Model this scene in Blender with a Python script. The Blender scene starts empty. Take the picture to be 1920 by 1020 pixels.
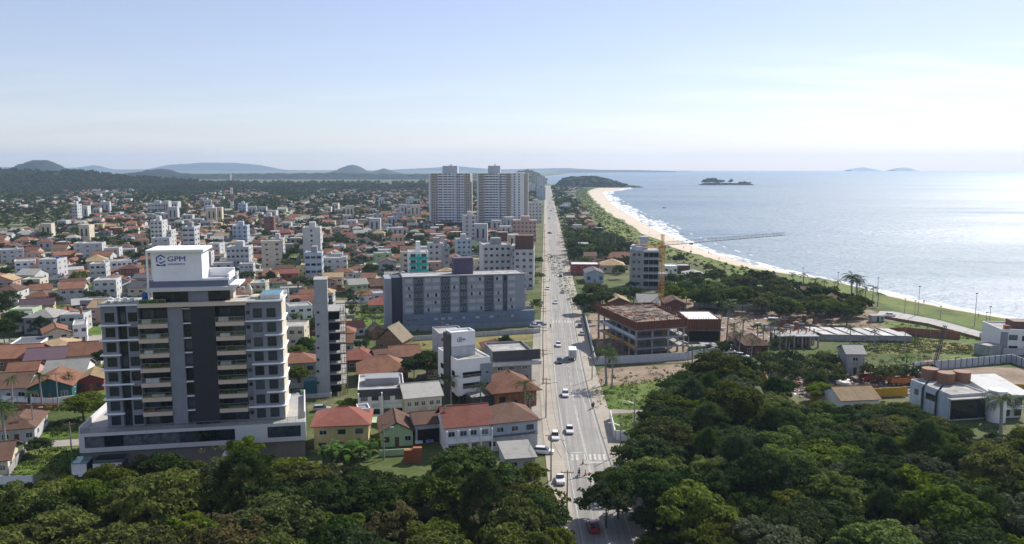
import bpy, math, random
import numpy as np
from mathutils import Vector, Matrix
rnd = random.Random(7)
nrs = np.random.RandomState(11)
SC = bpy.context.scene
COL = SC.collection
# ------------------------------------------------------------------ camera model
W, HH, F, EYE = 1920.0, 1020.0, 1493.0, 60.0
PITCH = math.atan(197.0 / F)
YAW = math.atan(63.0 / F * math.cos(PITCH))
CP, SP, CY, SY = math.cos(PITCH), math.sin(PITCH), math.cos(YAW), math.sin(YAW)

def ray(px, py):
    u, v = (px - 960.0) / F, -(py - 510.0) / F
    f = CP + v * SP
    z = -SP + v * CP
    return Vector((u * CY - f * SY, u * SY + f * CY, z))

def P(px, py, z=0.0):
    "where the photograph's pixel meets the level z"
    d = ray(px, py)
    t = (z - EYE) / d.z
    return Vector((d.x * t, d.y * t, z))

def at_depth(px, py, Y):
    d = ray(px, py)
    t = Y / d.y
    return Vector((d.x * t, Y, EYE + d.z * t))

def proj(p):
    x, y, z = p[0], p[1], p[2] - EYE
    r = x * CY + y * SY
    f = -x * SY + y * CY
    fw = f * CP - z * SP
    up = f * SP + z * CP
    if fw < 1: return (-9999, -9999)
    return (960 + F * r / fw, 510 - F * up / fw)

cam_d = bpy.data.cameras.new('camera')
cam = bpy.data.objects.new('camera', cam_d); COL.objects.link(cam)
cam.location = (0, 0, EYE)
cam.rotation_euler = (math.pi / 2 - PITCH, 0, YAW)
cam_d.sensor_width = 36.0
cam_d.lens = F / W * 36.0
cam_d.clip_end = 60000
cam_d.clip_start = 1.0
SC.camera = cam

# ------------------------------------------------------------------ mesh helpers
class MB:
    def __init__(s): s.v = []; s.f = []; s.m = []
    def face(s, pts, m=0):
        b = len(s.v); s.v.extend([tuple(p) for p in pts]); s.f.append(tuple(range(b, b + len(pts)))); s.m.append(m)
    def box(s, x0, x1, y0, y1, z0, z1, m=0, top=None):
        b = len(s.v)
        s.v.extend([(x0,y0,z0),(x1,y0,z0),(x1,y1,z0),(x0,y1,z0),(x0,y0,z1),(x1,y0,z1),(x1,y1,z1),(x0,y1,z1)])
        for k, q in enumerate(((0,3,2,1),(4,5,6,7),(0,1,5,4),(1,2,6,5),(2,3,7,6),(3,0,4,7))):
            s.f.append(tuple(b + i for i in q)); s.m.append(top if (top is not None and k == 1) else m)
    def prism(s, poly, z0, z1, m=0, top=None):
        b = len(s.v); n = len(poly)
        s.v.extend([(p[0], p[1], z0) for p in poly]); s.v.extend([(p[0], p[1], z1) for p in poly])
        for i in range(n):
            j = (i + 1) % n
            s.f.append((b+i, b+j, b+n+j, b+n+i)); s.m.append(m)
        s.f.append(tuple(b+n+i for i in range(n))); s.m.append(m if top is None else top)
        s.f.append(tuple(b+i for i in reversed(range(n)))); s.m.append(m)
    def tube(s, p0, p1, r0, r1=None, n=6, m=0, cap=True):
        r1 = r0 if r1 is None else r1
        p0, p1 = Vector(p0), Vector(p1); d = (p1 - p0)
        if d.length < 1e-6: return
        d.normalize(); a = d.orthogonal().normalized(); c = d.cross(a)
        b = len(s.v)
        for p, r in ((p0, r0), (p1, r1)):
            for i in range(n):
                t = 2 * math.pi * i / n
                q = p + a * (r * math.cos(t)) + c * (r * math.sin(t)); s.v.append(tuple(q))
        for i in range(n):
            j = (i + 1) % n
            s.f.append((b+i, b+j, b+n+j, b+n+i)); s.m.append(m)
        if cap:
            s.f.append(tuple(b+n+i for i in range(n))); s.m.append(m)
            s.f.append(tuple(b+i for i in reversed(range(n)))); s.m.append(m)
    def lathe(s, prof, n=16, c=(0,0,0), m=0):
        b = len(s.v)
        for r, z in prof:
            for i in range(n):
                t = 2 * math.pi * i / n
                s.v.append((c[0] + r * math.cos(t), c[1] + r * math.sin(t), c[2] + z))
        k = len(prof)
        for q in range(k - 1):
            for i in range(n):
                j = (i + 1) % n
                s.f.append((b+q*n+i, b+q*n+j, b+(q+1)*n+j, b+(q+1)*n+i)); s.m.append(m)
        s.f.append(tuple(b+(k-1)*n+i for i in range(n))); s.m.append(m)
    def bar(s, p0, p1, w, h, m=0):
        "rectangular bar between two points"
        p0, p1 = Vector(p0), Vector(p1); d = (p1 - p0).normalized()
        up = Vector((0,0,1)) if abs(d.z) < .95 else Vector((1,0,0))
        a = d.cross(up).normalized() * (w / 2); c = a.cross(d).normalized() * (h / 2)
        b = len(s.v)
        for p in (p0, p1):
            for q in (-a - c, a - c, a + c, -a + c): s.v.append(tuple(p + q))
        for q in ((0,1,5,4),(1,2,6,5),(2,3,7,6),(3,0,4,7),(0,3,2,1),(4,5,6,7)):
            s.f.append(tuple(b + i for i in q)); s.m.append(m)
    def mesh(s, name, mats, smooth=False):
        me = bpy.data.meshes.new(name)
        me.from_pydata(s.v, [], s.f)
        for mt in (mats if isinstance(mats, (list, tuple)) else [mats]): me.materials.append(mt)
        if any(s.m): me.polygons.foreach_set('material_index', s.m)
        if smooth: me.polygons.foreach_set('use_smooth', [True] * len(s.f))
        me.update()
        return me
    def build(s, name, mats, parent=None, smooth=False):
        return link(name, s.mesh(name, mats, smooth), parent)

def link(name, me, parent=None, loc=None, rz=0, scale=None):
    o = bpy.data.objects.new(name, me); COL.objects.link(o)
    if parent is not None: o.parent = parent
    if loc is not None: o.location = loc
    if rz: o.rotation_euler = (0, 0, rz)
    if scale is not None: o.scale = scale
    return o

USED = {}
def tag(o, label, cat, group=None):
    o['label'] = label; o['category'] = cat
    if group: o['group'] = group
    return o

def thing(name, label, cat, loc=(0,0,0), rz=0, group=None):
    o = link(name, None, None, loc, rz)
    o.empty_display_size = 1.0
    if label: tag(o, label, cat, group)
    else:
        o['category'] = cat
        if group: o['group'] = group
    return o

def kind(o, k): o['kind'] = k; return o

def np_mesh(name, verts, quads, mats, midx=None, smooth=False):
    me = bpy.data.meshes.new(name)
    nv, nf = len(verts), len(quads); k = quads.shape[1]
    me.vertices.add(nv); me.vertices.foreach_set('co', np.ascontiguousarray(verts, np.float32).ravel())
    me.loops.add(nf * k); me.polygons.add(nf)
    me.loops.foreach_set('vertex_index', np.ascontiguousarray(quads, np.int32).ravel())
    me.polygons.foreach_set('loop_start', np.arange(0, nf * k, k, dtype=np.int32))
    for mt in (mats if isinstance(mats, (list, tuple)) else [mats]): me.materials.append(mt)
    if midx is not None: me.polygons.foreach_set('material_index', np.ascontiguousarray(midx, np.int32))
    if smooth: me.polygons.foreach_set('use_smooth', np.ones(nf, bool))
    me.update(calc_edges=True); me.validate()
    return me

# ------------------------------------------------------------------ materials
MATS = {}
def _nodes(name):
    m = bpy.data.materials.new(name); m.use_nodes = True
    nt = m.node_tree; b = nt.nodes['Principled BSDF']
    return m, nt, b
def _ramp(nt, fac, stops):
    r = nt.nodes.new('ShaderNodeValToRGB'); e = r.color_ramp.elements
    while len(e) < len(stops): e.new(0.5)
    for el, (p, c) in zip(e, stops):
        el.position = p; el.color = (*c, 1) if len(c) == 3 else c
    nt.links.new(fac, r.inputs[0]); return r.outputs[0]
def _noise(nt, vec, scale, detail=4, rough=.6):
    n = nt.nodes.new('ShaderNodeTexNoise'); n.inputs['Scale'].default_value = scale
    n.inputs['Detail'].default_value = detail; n.inputs['Roughness'].default_value = rough
    nt.links.new(vec, n.inputs['Vector']); return n.outputs['Fac']
def _map(nt, src, sc=(1,1,1), rot=(0,0,0)):
    m = nt.nodes.new('ShaderNodeMapping'); m.inputs['Scale'].default_value = sc; m.inputs['Rotation'].default_value = rot
    nt.links.new(src, m.inputs['Vector']); return m.outputs[0]
def _pos(nt): return nt.nodes.new('ShaderNodeNewGeometry').outputs['Position']
def _obj(nt): return nt.nodes.new('ShaderNodeTexCoord').outputs['Object']
def _mix(nt, fac, a, b, mode='MIX'):
    n = nt.nodes.new('ShaderNodeMix'); n.data_type = 'RGBA'; n.blend_type = mode
    for s, x in ((n.inputs[0], fac), (n.inputs[6], a), (n.inputs[7], b)):
        if hasattr(x, 'is_linked') or hasattr(x, 'links'): nt.links.new(x, s)
        elif isinstance(x, (int, float)): s.default_value = x
        else: s.default_value = (*x, 1)
    return n.outputs[2]
def _math(nt, op, a, b=0.0, c=None):
    n = nt.nodes.new('ShaderNodeMath'); n.operation = op
    for s, x in zip(n.inputs, (a, b, c)):
        if x is None: continue
        if isinstance(x, (int, float)): s.default_value = x
        else: nt.links.new(x, s)
    return n.outputs[0]
def _bump(nt, b, h, strength=.3, dist=.05):
    n = nt.nodes.new('ShaderNodeBump'); n.inputs['Strength'].default_value = strength; n.inputs['Distance'].default_value = dist
    nt.links.new(h, n.inputs['Height']); nt.links.new(n.outputs[0], b.inputs['Normal'])

def paint(key, col, rough=.75, var=.16, scale=.35, metal=0.0, streak=True, spec=.3):
    "painted render or plain coat with blotches and rain streaks that belong to the wall"
    k = ('paint', key)
    if k in MATS: return MATS[k]
    m, nt, b = _nodes(key)
    v = _obj(nt)
    n1 = _noise(nt, v, scale, 5)
    n2 = _noise(nt, _map(nt, v, (2.2, 2.2, .12)), 1.0, 3) if streak else n1
    s = _math(nt, 'ADD', _math(nt, 'MULTIPLY', n1, .6), _math(nt, 'MULTIPLY', n2, .4))
    lo = tuple(c * (1 - var * 1.6) for c in col); hi = tuple(min(1, c * (1 + var)) for c in col)
    nt.links.new(_ramp(nt, s, [(.32, lo), (.68, hi)]), b.inputs['Base Color'])
    b.inputs['Roughness'].default_value = rough; b.inputs['Metallic'].default_value = metal
    b.inputs['Specular IOR Level'].default_value = spec
    MATS[k] = m; return m

def tiles(key, col, rough=.85, rib=3.2, var=.35):
    "clay or fibre roof: fine ribs, weathered patches, dark lichen"
    k = ('tiles', key)
    if k in MATS: return MATS[k]
    m, nt, b = _nodes(key)
    v = _obj(nt)
    n1 = _noise(nt, v, .28, 6, .7); n2 = _noise(nt, v, 2.1, 3); n3 = _noise(nt, _map(nt, v, (3, 3, 3)), 1.6, 2)
    s = _math(nt, 'ADD', _math(nt, 'MULTIPLY', n1, .65), _math(nt, 'MULTIPLY', n3, .35))
    lo = tuple(c * (1 - var) for c in col); hi = tuple(min(1, c * (1 + var * .8)) for c in col)
    c1 = _ramp(nt, s, [(.35, lo), (.5, col), (.68, hi)])
    g = (col[0] * .35 + .02, col[0] * .33 + .02, col[0] * .28 + .02)
    c2 = _mix(nt, _math(nt, 'MULTIPLY', _ramp(nt, n1, [(.52, (0,0,0)), (.7, (1,1,1))]), .55), c1, g)
    w = nt.nodes.new('ShaderNodeTexWave'); w.inputs['Scale'].default_value = rib; w.inputs['Distortion'].default_value = .6
    w.bands_direction = 'X'; nt.links.new(v, w.inputs['Vector'])
    w2 = nt.nodes.new('ShaderNodeTexWave'); w2.inputs['Scale'].default_value = .95; w2.inputs['Distortion'].default_value = 1.2
    w2.bands_direction = 'Y'; nt.links.new(v, w2.inputs['Vector'])
    ob = nt.nodes.new('ShaderNodeObjectInfo')
    hs = nt.nodes.new('ShaderNodeHueSaturation'); nt.links.new(c2, hs.inputs['Color'])
    nt.links.new(_math(nt, 'ADD', _math(nt, 'MULTIPLY', ob.outputs['Random'], .5), .75), hs.inputs['Value'])
    nt.links.new(hs.outputs[0], b.inputs['Base Color'])
    b.inputs['Roughness'].default_value = rough; b.inputs['Specular IOR Level'].default_value = .2
    _bump(nt, b, _math(nt, 'ADD', _math(nt, 'ADD', w.outputs['Fac'], _math(nt, 'MULTIPLY', w2.outputs['Fac'], .6)), n2), .6, .08)
    MATS[k] = m; return m

def glass(key='window_glass', col=(.018, .024, .03), rough=.06):
    k = ('glass', key)
    if k in MATS: return MATS[k]
    m, nt, b = _nodes(key)
    ob = nt.nodes.new('ShaderNodeObjectInfo')
    lo = tuple(c * .4 for c in col); hi = tuple(min(1, c * 3.0 + .01) for c in col)
    n = _noise(nt, _obj(nt), .8, 2)
    nt.links.new(_ramp(nt, _math(nt, 'ADD', _math(nt, 'MULTIPLY', ob.outputs['Random'], .6), _math(nt, 'MULTIPLY', n, .4)), [(.2, lo), (.5, col), (.72, hi), (.86, tuple(c * 1.2 + .16 for c in col))]), b.inputs['Base Color'])
    b.inputs['Roughness'].default_value = rough; b.inputs['Specular IOR Level'].default_value = .6
    MATS[k] = m; return m

def ground(key, stops, scale=.08, rough=.95, scale2=1.2, bump=.3):
    k = ('ground', key)
    if k in MATS: return MATS[k]
    m, nt, b = _nodes(key)
    v = _pos(nt)
    s = _math(nt, 'ADD', _math(nt, 'MULTIPLY', _noise(nt, v, scale, 6, .65), .65), _math(nt, 'MULTIPLY', _noise(nt, v, scale2, 5, .7), .35))
    nt.links.new(_ramp(nt, s, stops), b.inputs['Base Color'])
    b.inputs['Roughness'].default_value = rough; b.inputs['Specular IOR Level'].default_value = .15
    if bump: _bump(nt, b, _noise(nt, v, scale2 * 2, 4), bump, .2)
    MATS[k] = m; return m

def leaf(key, col, var=.55, trans=.36):
    k = ('leaf', key)
    if k in MATS: return MATS[k]
    m, nt, b = _nodes(key)
    ob = nt.nodes.new('ShaderNodeObjectInfo')
    n = _noise(nt, _obj(nt), .55, 3); n2 = _noise(nt, _obj(nt), 4.0, 2)
    s = _math(nt, 'ADD', _math(nt, 'MULTIPLY', n, .55), _math(nt, 'MULTIPLY', n2, .45))
    lo = (col[0] * (1 - var) , col[1] * (1 - var * .9), col[2] * (1 - var * .8)); hi = (min(1, col[0] * (1 + var * 1.3)), min(1, col[1] * (1 + var)), col[2] * (1 + var * .3))
    c = _ramp(nt, s, [(.32, lo), (.5, col), (.68, hi)])
    hs = nt.nodes.new('ShaderNodeHueSaturation'); nt.links.new(c, hs.inputs['Color'])
    nt.links.new(_math(nt, 'ADD', _math(nt, 'MULTIPLY', ob.outputs['Random'], .03), .49), hs.inputs['Hue'])
    r2 = _math(nt, 'FRACT', _math(nt, 'MULTIPLY', ob.outputs['Random'], 7.31))
    nt.links.new(_math(nt, 'ADD', _math(nt, 'MULTIPLY', r2, .55), .7), hs.inputs['Value'])
    r3 = _math(nt, 'FRACT', _math(nt, 'MULTIPLY', ob.outputs['Random'], 13.7))
    nt.links.new(_math(nt, 'ADD', _math(nt, 'MULTIPLY', r3, .3), .9), hs.inputs['Saturation'])
    nt.links.new(hs.outputs[0], b.inputs['Base Color'])
    b.inputs['Roughness'].default_value = .8; b.inputs['Specular IOR Level'].default_value = .06
    t = nt.nodes.new('ShaderNodeBsdfTranslucent'); nt.links.new(hs.outputs[0], t.inputs['Color'])
    mx = nt.nodes.new('ShaderNodeMixShader'); mx.inputs[0].default_value = trans
    nt.links.new(b.outputs[0], mx.inputs[1]); nt.links.new(t.outputs[0], mx.inputs[2])
    nt.links.new(mx.outputs[0], nt.nodes['Material Output'].inputs['Surface'])
    MATS[k] = m; return m

# palette (real-world albedo)
WHITE = paint('white_paint', (.78, .78, .77), .6, .07)
TWHITE = paint('weathered_white_paint', (.52, .52, .51), .7, .16)
CREAM = paint('cream_paint', (.58, .52, .40), .7)
LGREY = paint('light_grey_paint', (.46, .47, .48), .7)
GREY = paint('grey_paint', (.26, .27, .28), .7)
DGREY = paint('charcoal_paint', (.055, .058, .065), .6)
BEIGE = paint('beige_paint', (.44, .36, .27), .7)
YELLOW = paint('yellow_paint', (.62, .48, .22), .7)
GREENP = paint('pale_green_paint', (.40, .52, .30), .7)
TEAL = paint('teal_paint', (.02, .46, .38), .6)
TEALD = paint('dark_teal_paint', (.02, .10, .11), .6)
BLUE = paint('blue_paint', (.05, .12, .34), .6)
LBLUE = paint('light_blue_paint', (.40, .47, .55), .65)
PURPLE = paint('purple_paint', (.095, .08, .135), .7)
BROWNP = paint('brown_paint', (.13, .07, .05), .7)
PINK = paint('salmon_paint', (.52, .34, .28), .7)
BRICKM = paint('bare_brick', (.30, .12, .07), .9, .3, 1.2)
CONC = paint('raw_concrete', (.33, .33, .32), .9, .22, .5)
RED = paint('red_paint', (.26, .05, .045), .6)
MUSTARD = paint('mustard_paint', (.50, .30, .03), .7)
TERRA = tiles('terracotta_tiles', (.25, .118, .072), var=.42)
REDT = tiles('red_tiles', (.235, .085, .062), var=.34)
BROWNT = tiles('brown_tiles', (.15, .085, .06))
TANT = tiles('tan_tiles', (.38, .27, .15))
GREYT = tiles('fibre_cement_roof', (.36, .35, .32), rib=2.0, var=.25)
DGREYT = tiles('dark_grey_roof', (.12, .125, .135), rib=2.0)
PURT = tiles('purple_roof', (.12, .075, .095), rib=2.0, var=.15)
WHITET = tiles('white_metal_roof', (.70, .69, .66), rib=2.0, var=.1)
SLAB = paint('roof_slab', (.34, .33, .31), .9, .28, .4, streak=False)
GLASS = glass()
GLASSG = glass('greenish_glass', (.03, .07, .065))
FRAME = paint('window_frame_metal', (.03, .03, .03), .4, .05)
WFRAME = paint('white_window_frame', (.65, .65, .65), .5, .05)
STEEL = paint('galvanised_steel', (.42, .43, .44), .45, .12, metal=.6)
WOOD = paint('timber', (.26, .16, .09), .85, .3, 1.0)
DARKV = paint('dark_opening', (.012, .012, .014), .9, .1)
POLE = paint('concrete_pole', (.30, .29, .27), .9, .2)
TRUNK = paint('bark', (.10, .075, .055), .95, .3, 1.5)

# ------------------------------------------------------------------ light
SUN_AZ = math.radians(39.0)      # measured from the avenue's direction towards the sea
SUN_EL = math.radians(40.0)
sd = Vector((math.sin(SUN_AZ) * math.cos(SUN_EL), math.cos(SUN_AZ) * math.cos(SUN_EL), math.sin(SUN_EL)))
L = bpy.data.lights.new('sun', 'SUN'); L.energy = 4.9; L.angle = math.radians(.5); L.color = (1, .95, .87)
lo = bpy.data.objects.new('sun', L); COL.objects.link(lo)
lo.rotation_euler = (-sd).to_track_quat('-Z', 'Y').to_euler(); lo.location = (0, 0, 300)
wd = bpy.data.worlds.new('World'); SC.world = wd; wd.use_nodes = True
nt = wd.node_tree; bg = nt.nodes['Background']
sky = nt.nodes.new('ShaderNodeTexSky'); sky.sky_type = 'NISHITA'; sky.sun_disc = False
sky.sun_elevation = SUN_EL; sky.sun_rotation = SUN_AZ
sky.air_density = 1.0; sky.dust_density = .30; sky.ozone_density = 2.2; sky.altitude = 60
# thin veils of high cloud towards the sea
tc = nt.nodes.new('ShaderNodeTexCoord'); sep = nt.nodes.new('ShaderNodeSeparateXYZ'); nt.links.new(tc.outputs['Generated'], sep.inputs[0])
zc = _math(nt, 'MAXIMUM', sep.outputs['Z'], .02)
cx = nt.nodes.new('ShaderNodeCombineXYZ')
nt.links.new(_math(nt, 'DIVIDE', sep.outputs['X'], _math(nt, 'ADD', zc, .12)), cx.inputs[0]); nt.links.new(_math(nt, 'DIVIDE', sep.outputs['Y'], _math(nt, 'ADD', zc, .12)), cx.inputs[1])
cl = _noise(nt, _map(nt, cx.outputs[0], (.55, 1.5, 1), (0, 0, .5)), 1.1, 7, .55)
side = _ramp(nt, sep.outputs['X'], [(.0, (.12,.12,.12)), (.2, (.3,.3,.3)), (.5, (1,1,1))])
low = _ramp(nt, sep.outputs['Z'], [(.0, (1,1,1)), (.06, (.9,.9,.9)), (.17, (0,0,0))])
cf = _math(nt, 'MULTIPLY', _math(nt, 'MULTIPLY', _ramp(nt, cl, [(.47, (0,0,0)), (.62, (1,1,1))]), side), _math(nt, 'MULTIPLY', low, .75))
skt = _mix(nt, 1.0, sky.outputs[0], (1.05, .96, 1.06), 'MULTIPLY')
vl = _mix(nt, .24, skt, (6.3, 6.4, 7.0))
skc = _mix(nt, cf, vl, (10.2, 10.3, 10.4))
nt.links.new(skc, bg.inputs['Color']); bg.inputs['Strength'].default_value = .095
SC.view_settings.view_transform = 'Standard'; SC.view_settings.look = 'None'
SC.view_settings.exposure = .42; SC.view_settings.gamma = 1.0
SC.render.engine = 'CYCLES'
cy = SC.cycles
cy.use_denoising = True
try: cy.denoiser = 'OPENIMAGEDENOISE'
except Exception: pass
cy.max_bounces = 5; cy.diffuse_bounces = 2; cy.glossy_bounces = 2; cy.transmission_bounces = 2; cy.volume_bounces = 0; cy.transparent_max_bounces = 8
cy.sample_clamp_indirect = 4.0; cy.caustics_reflective = False; cy.caustics_refractive = False
# ------------------------------------------------------------------ shoreline
def interp(tab, y):
    if y <= tab[0][0]: return tab[0][1]
    for (a, b), (c, d) in zip(tab, tab[1:]):
        if y <= c: return b + (d - b) * (y - a) / (c - a)
    return tab[-1][1]
def smooth_tab(tab, n=3):
    for _ in range(n):
        out = [tab[0]]
        for (a, b), (c, d) in zip(tab, tab[1:]):
            out += [(a*.75 + c*.25, b*.75 + d*.25), (a*.25 + c*.75, b*.25 + d*.75)]
        tab = out + [tab[-1]]
    return tab
SEA_Z = -1.2
def to_tab(pts, z):
    t = sorted(((P(x, y, z).y, P(x, y, z).x) for x, y in pts))
    return t
veg_px = [(1990,613),(1895,600),(1840,591),(1765,577),(1715,566),(1665,556),(1615,543),(1560,528),(1500,517),(1440,508),(1385,500),(1335,488),(1285,471),(1252,461),(1225,446),(1195,435),(1175,417),(1145,404),(1120,382),(1106,367),(1100,358)]
wat_px = [(1990,615),(1920,602),(1840,588.5),(1765,573.5),(1690,558.5),(1640,547),(1580,534),(1510,518),(1440,503.5),(1385,489),(1335,474),(1297,461),(1260,446),(1222,428),(1185,406),(1150,385),(1135,368),(1130,359)]
VEG = [(60, 262), (200, 226)] + to_tab(veg_px, 0) + [(2330, 152)]
WAT = [(60, 272), (200, 240)] + to_tab(wat_px, SEA_Z) + [(2120, 190), (2330, 232)]
VEG = smooth_tab(VEG, 2); WAT = smooth_tab(WAT, 2)
HEAD = [(2330, 235), (2420, 262), (2500, 250), (2600, 150), (2680, 60), (2760, 22), (3000, 0), (4200, -20), (5200, 10), (7000, 200), (9000, 900), (10500, 1900), (13000, 2400)]
def veg_x(y): return interp(VEG, y) if y < 2330 else interp(HEAD, y) - 3
def wat_x(y): return interp(WAT, y) if y < 2330 else interp(HEAD, y)

GROUND = ground('town_ground', [(.30, (.035, .055, .014)), (.47, (.075, .10, .028)), (.55, (.12, .12, .06)), (.64, (.20, .18, .14)), (.76, (.09, .10, .045))], .045, .95, .5)
GRASS = ground('grass_lawn', [(.28, (.05, .075, .018)), (.42, (.055, .10, .016)), (.52, (.10, .15, .028)), (.62, (.16, .185, .05)), (.72, (.23, .20, .12))], .09, .9, 1.3)
DRYG = ground('dry_grass', [(.3, (.075, .10, .025)), (.45, (.15, .145, .05)), (.58, (.22, .185, .08)), (.7, (.28, .22, .13))], .08, .95, 1.0)
DUNE = ground('dune_scrub', [(.34, (.05, .075, .02)), (.45, (.11, .14, .035)), (.6, (.17, .19, .055)), (.74, (.24, .21, .11))], .05, .95, .5, .5)
SOIL = ground('bare_soil', [(.3, (.12, .085, .06)), (.5, (.24, .18, .13)), (.68, (.36, .29, .22))], .12, .95, .9, .6)
SAND = ground('beach_sand', [(.3, (.43, .36, .28)), (.5, (.56, .48, .38)), (.7, (.65, .57, .47))], .03, .95, .3)
ASPH = ground('asphalt_road', [(.28, (.23, .22, .205)), (.5, (.295, .28, .26)), (.72, (.34, .325, .30))], .05, .9, .7, .1)
_m = ASPH; _nt = _m.node_tree; _b = _nt.nodes['Principled BSDF']
_src = _b.inputs['Base Color'].links[0].from_socket
_st = _noise(_nt, _map(_nt, _pos(_nt), (1.5, .018, 1)), 1.0, 4, .6); _pt = _noise(_nt, _map(_nt, _pos(_nt), (.22, .07, 1)), 1.0, 3, .5)
_c = _mix(_nt, 1.0, _src, _ramp(_nt, _st, [(.3, (.70, .70, .71)), (.5, (.95, .95, .95)), (.7, (1.08, 1.07, 1.05))]), 'MULTIPLY')
_c = _mix(_nt, _math(_nt, 'MULTIPLY', _ramp(_nt, _pt, [(.60, (0,0,0)), (.62, (1,1,1))]), .35), _c, (.17, .165, .16))
_nt.links.new(_c, _b.inputs['Base Color'])
SHOULD = ground('sandy_pavement', [(.3, (.25, .22, .18)), (.5, (.36, .32, .265)), (.7, (.43, .385, .32))], .10, .95, .8)
PAVER = ground('paved_street', [(.3, (.20, .185, .16)), (.5, (.29, .265, .23)), (.7, (.36, .33, .29))], .08, .95, .7)
CONCF = ground('concrete_floor', [(.3, (.30, .29, .27)), (.5, (.40, .385, .36)), (.7, (.47, .455, .43))], .1, .95, .6)
MARK = paint('road_marking_paint', (.50, .48, .43), .8, .2, 1.2, streak=False)

# one sheet of land out to the horizon
ys = [-300, 0, 60] + list(np.arange(80, 1000, 12.0)) + list(np.arange(1000, 2330, 30.0)) + list(np.arange(2330, 2800, 20.0)) + list(np.arange(2800, 13001, 200.0))
mb = MB()
for a, b in zip(ys, ys[1:]):
    mb.face([(-13500, a, 0), (veg_x(a), a, 0), (veg_x(b), b, 0), (-13500, b, 0)])
kind(mb.build('ground', GROUND), 'structure')
mb = MB()
for a, b in zip(ys, ys[1:]):
    if b > 2600: break
    prof = lambda y: [(veg_x(y), y, 0), (veg_x(y) * .62 + wat_x(y) * .38, y, -.35), (wat_x(y), y, SEA_Z), (wat_x(y) + 14, y, SEA_Z - 1.5)]
    p, q = prof(a), prof(b)
    for i in range(3): mb.face([p[i], p[i+1], q[i+1], q[i]])
sand = kind(mb.build('beach_sand', SAND, smooth=True), 'structure')

# sea
m, nt, b = _nodes('sea_water')
v = _pos(nt)
b.inputs['IOR'].default_value = 1.36; b.inputs['Specular IOR Level'].default_value = .5
big = _noise(nt, _map(nt, v, (.0016, .006, 1), (0, 0, .35)), 1.0, 6, .6)
sw = _noise(nt, _map(nt, v, (.02, .055, 1), (0, 0, .5)), 1.0, 4, .6)
ch = _noise(nt, _map(nt, v, (.18, .32, 1), (0, 0, .6)), 1.0, 4, .65)
nt.links.new(_ramp(nt, big, [(.35, (.10, .16, .225)), (.6, (.15, .21, .265))]), b.inputs['Base Color'])
nt.links.new(_math(nt, 'MULTIPLY_ADD', big, .66, .20), b.inputs['Roughness'])
h = _math(nt, 'ADD', _math(nt, 'MULTIPLY', sw, 2.6), _math(nt, 'MULTIPLY', ch, 1.1))
_bump(nt, b, h, 1.0, 1.3)
SEAM = m
mb = MB()
for a, b2 in zip(ys, ys[1:]):
    f = lambda y: (min(wat_x(y) - 1.0, 3000), 3600 if y < 900 else 13500)
    xs0 = [wat_x(a), 600, 3000, 13500] if wat_x(a) < 590 else [wat_x(a), wat_x(a) + 200, 3000, 13500]
    xs1 = [wat_x(b2), 600, 3000, 13500] if wat_x(b2) < 590 else [wat_x(b2), wat_x(b2) + 200, 3000, 13500]
    for i in range(3): mb.face([(xs0[i], a, SEA_Z), (xs0[i+1], a, SEA_Z), (xs1[i+1], b2, SEA_Z), (xs1[i], b2, SEA_Z)])
kind(mb.build('sea_water', SEAM), 'structure')

# breaking surf: a thin sheet of foam with a ragged edge along the water's edge and broken lines further out
FOAM = ground('sea_foam', [(.3, (.62, .66, .68)), (.5, (.80, .82, .83)), (.7, (.88, .89, .89))], .05, .9, .4)
mb = MB(); r = random.Random(5)
def foam_band(y0, y1, off, wid, step, gap=0.0):
    y = y0; w_prev = None
    ph = r.random() * 9
    while y < y1:
        st = step * (1 + y / 1500.0)
        if r.random() < gap: y += st * r.uniform(2, 6); w_prev = None; continue
        k = 1 + .55 * math.sin(y * .021 + ph) + .35 * math.sin(y * .083 + ph * 2)
        o = off + 2.2 * math.sin(y * .013 + ph) + .8 * math.sin(y * .11 + ph * 3); wd_ = max(.2, wid * (k + .28 * math.sin(y * .31 + ph) + .2 * math.sin(y * .77 + 2 * ph)))
        cur = (wat_x(y) + o, wat_x(y) + o + wd_, y)
        if w_prev: mb.face([(w_prev[0], w_prev[2], SEA_Z + .012), (w_prev[1], w_prev[2], SEA_Z + .012), (cur[1], cur[2], SEA_Z + .012), (cur[0], cur[2], SEA_Z + .012)])
        w_prev = cur; y += st
foam_band(150, 700, -1.6, 4.6, 1.6)
foam_band(690, 2330, -1.8, 6.0, 1.6)
kind(mb.build('surf_foam', FOAM), 'stuff')
m, nt, b = _nodes('broken_foam')
b.inputs['Base Color'].default_value = (.84, .86, .87, 1); b.inputs['Roughness'].default_value = .9
_nz = _noise(nt, _map(nt, _pos(nt), (.22, .055, 1)), 1.0, 6, .65)
tr = nt.nodes.new('ShaderNodeBsdfTransparent'); mx = nt.nodes.new('ShaderNodeMixShader')
nt.links.new(_ramp(nt, _nz, [(.42, (.05,.05,.05)), (.56, (.95,.95,.95))]), mx.inputs[0]); nt.links.new(tr.outputs[0], mx.inputs[1]); nt.links.new(b.outputs[0], mx.inputs[2]); nt.links.new(mx.outputs[0], nt.nodes['Material Output'].inputs['Surface'])
BROKEN = m
mb = MB(); y = 180.0; pv_ = None
while y < 2330:
    wo_ = (5 if y < 500 else 5 + (y - 500) * .03 if y < 900 else 17) * (1 + .3 * math.sin(y * .017) + .15 * math.sin(y * .051))
    cur = (wat_x(y) + 1.5, wat_x(y) + 2.5 + wo_, y)
    if pv_: mb.face([(pv_[0], pv_[2], SEA_Z + .02), (pv_[1], pv_[2], SEA_Z + .02), (cur[1], cur[2], SEA_Z + .02), (cur[0], cur[2], SEA_Z + .02)])
    pv_ = cur; y += 4 + y * .003
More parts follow.
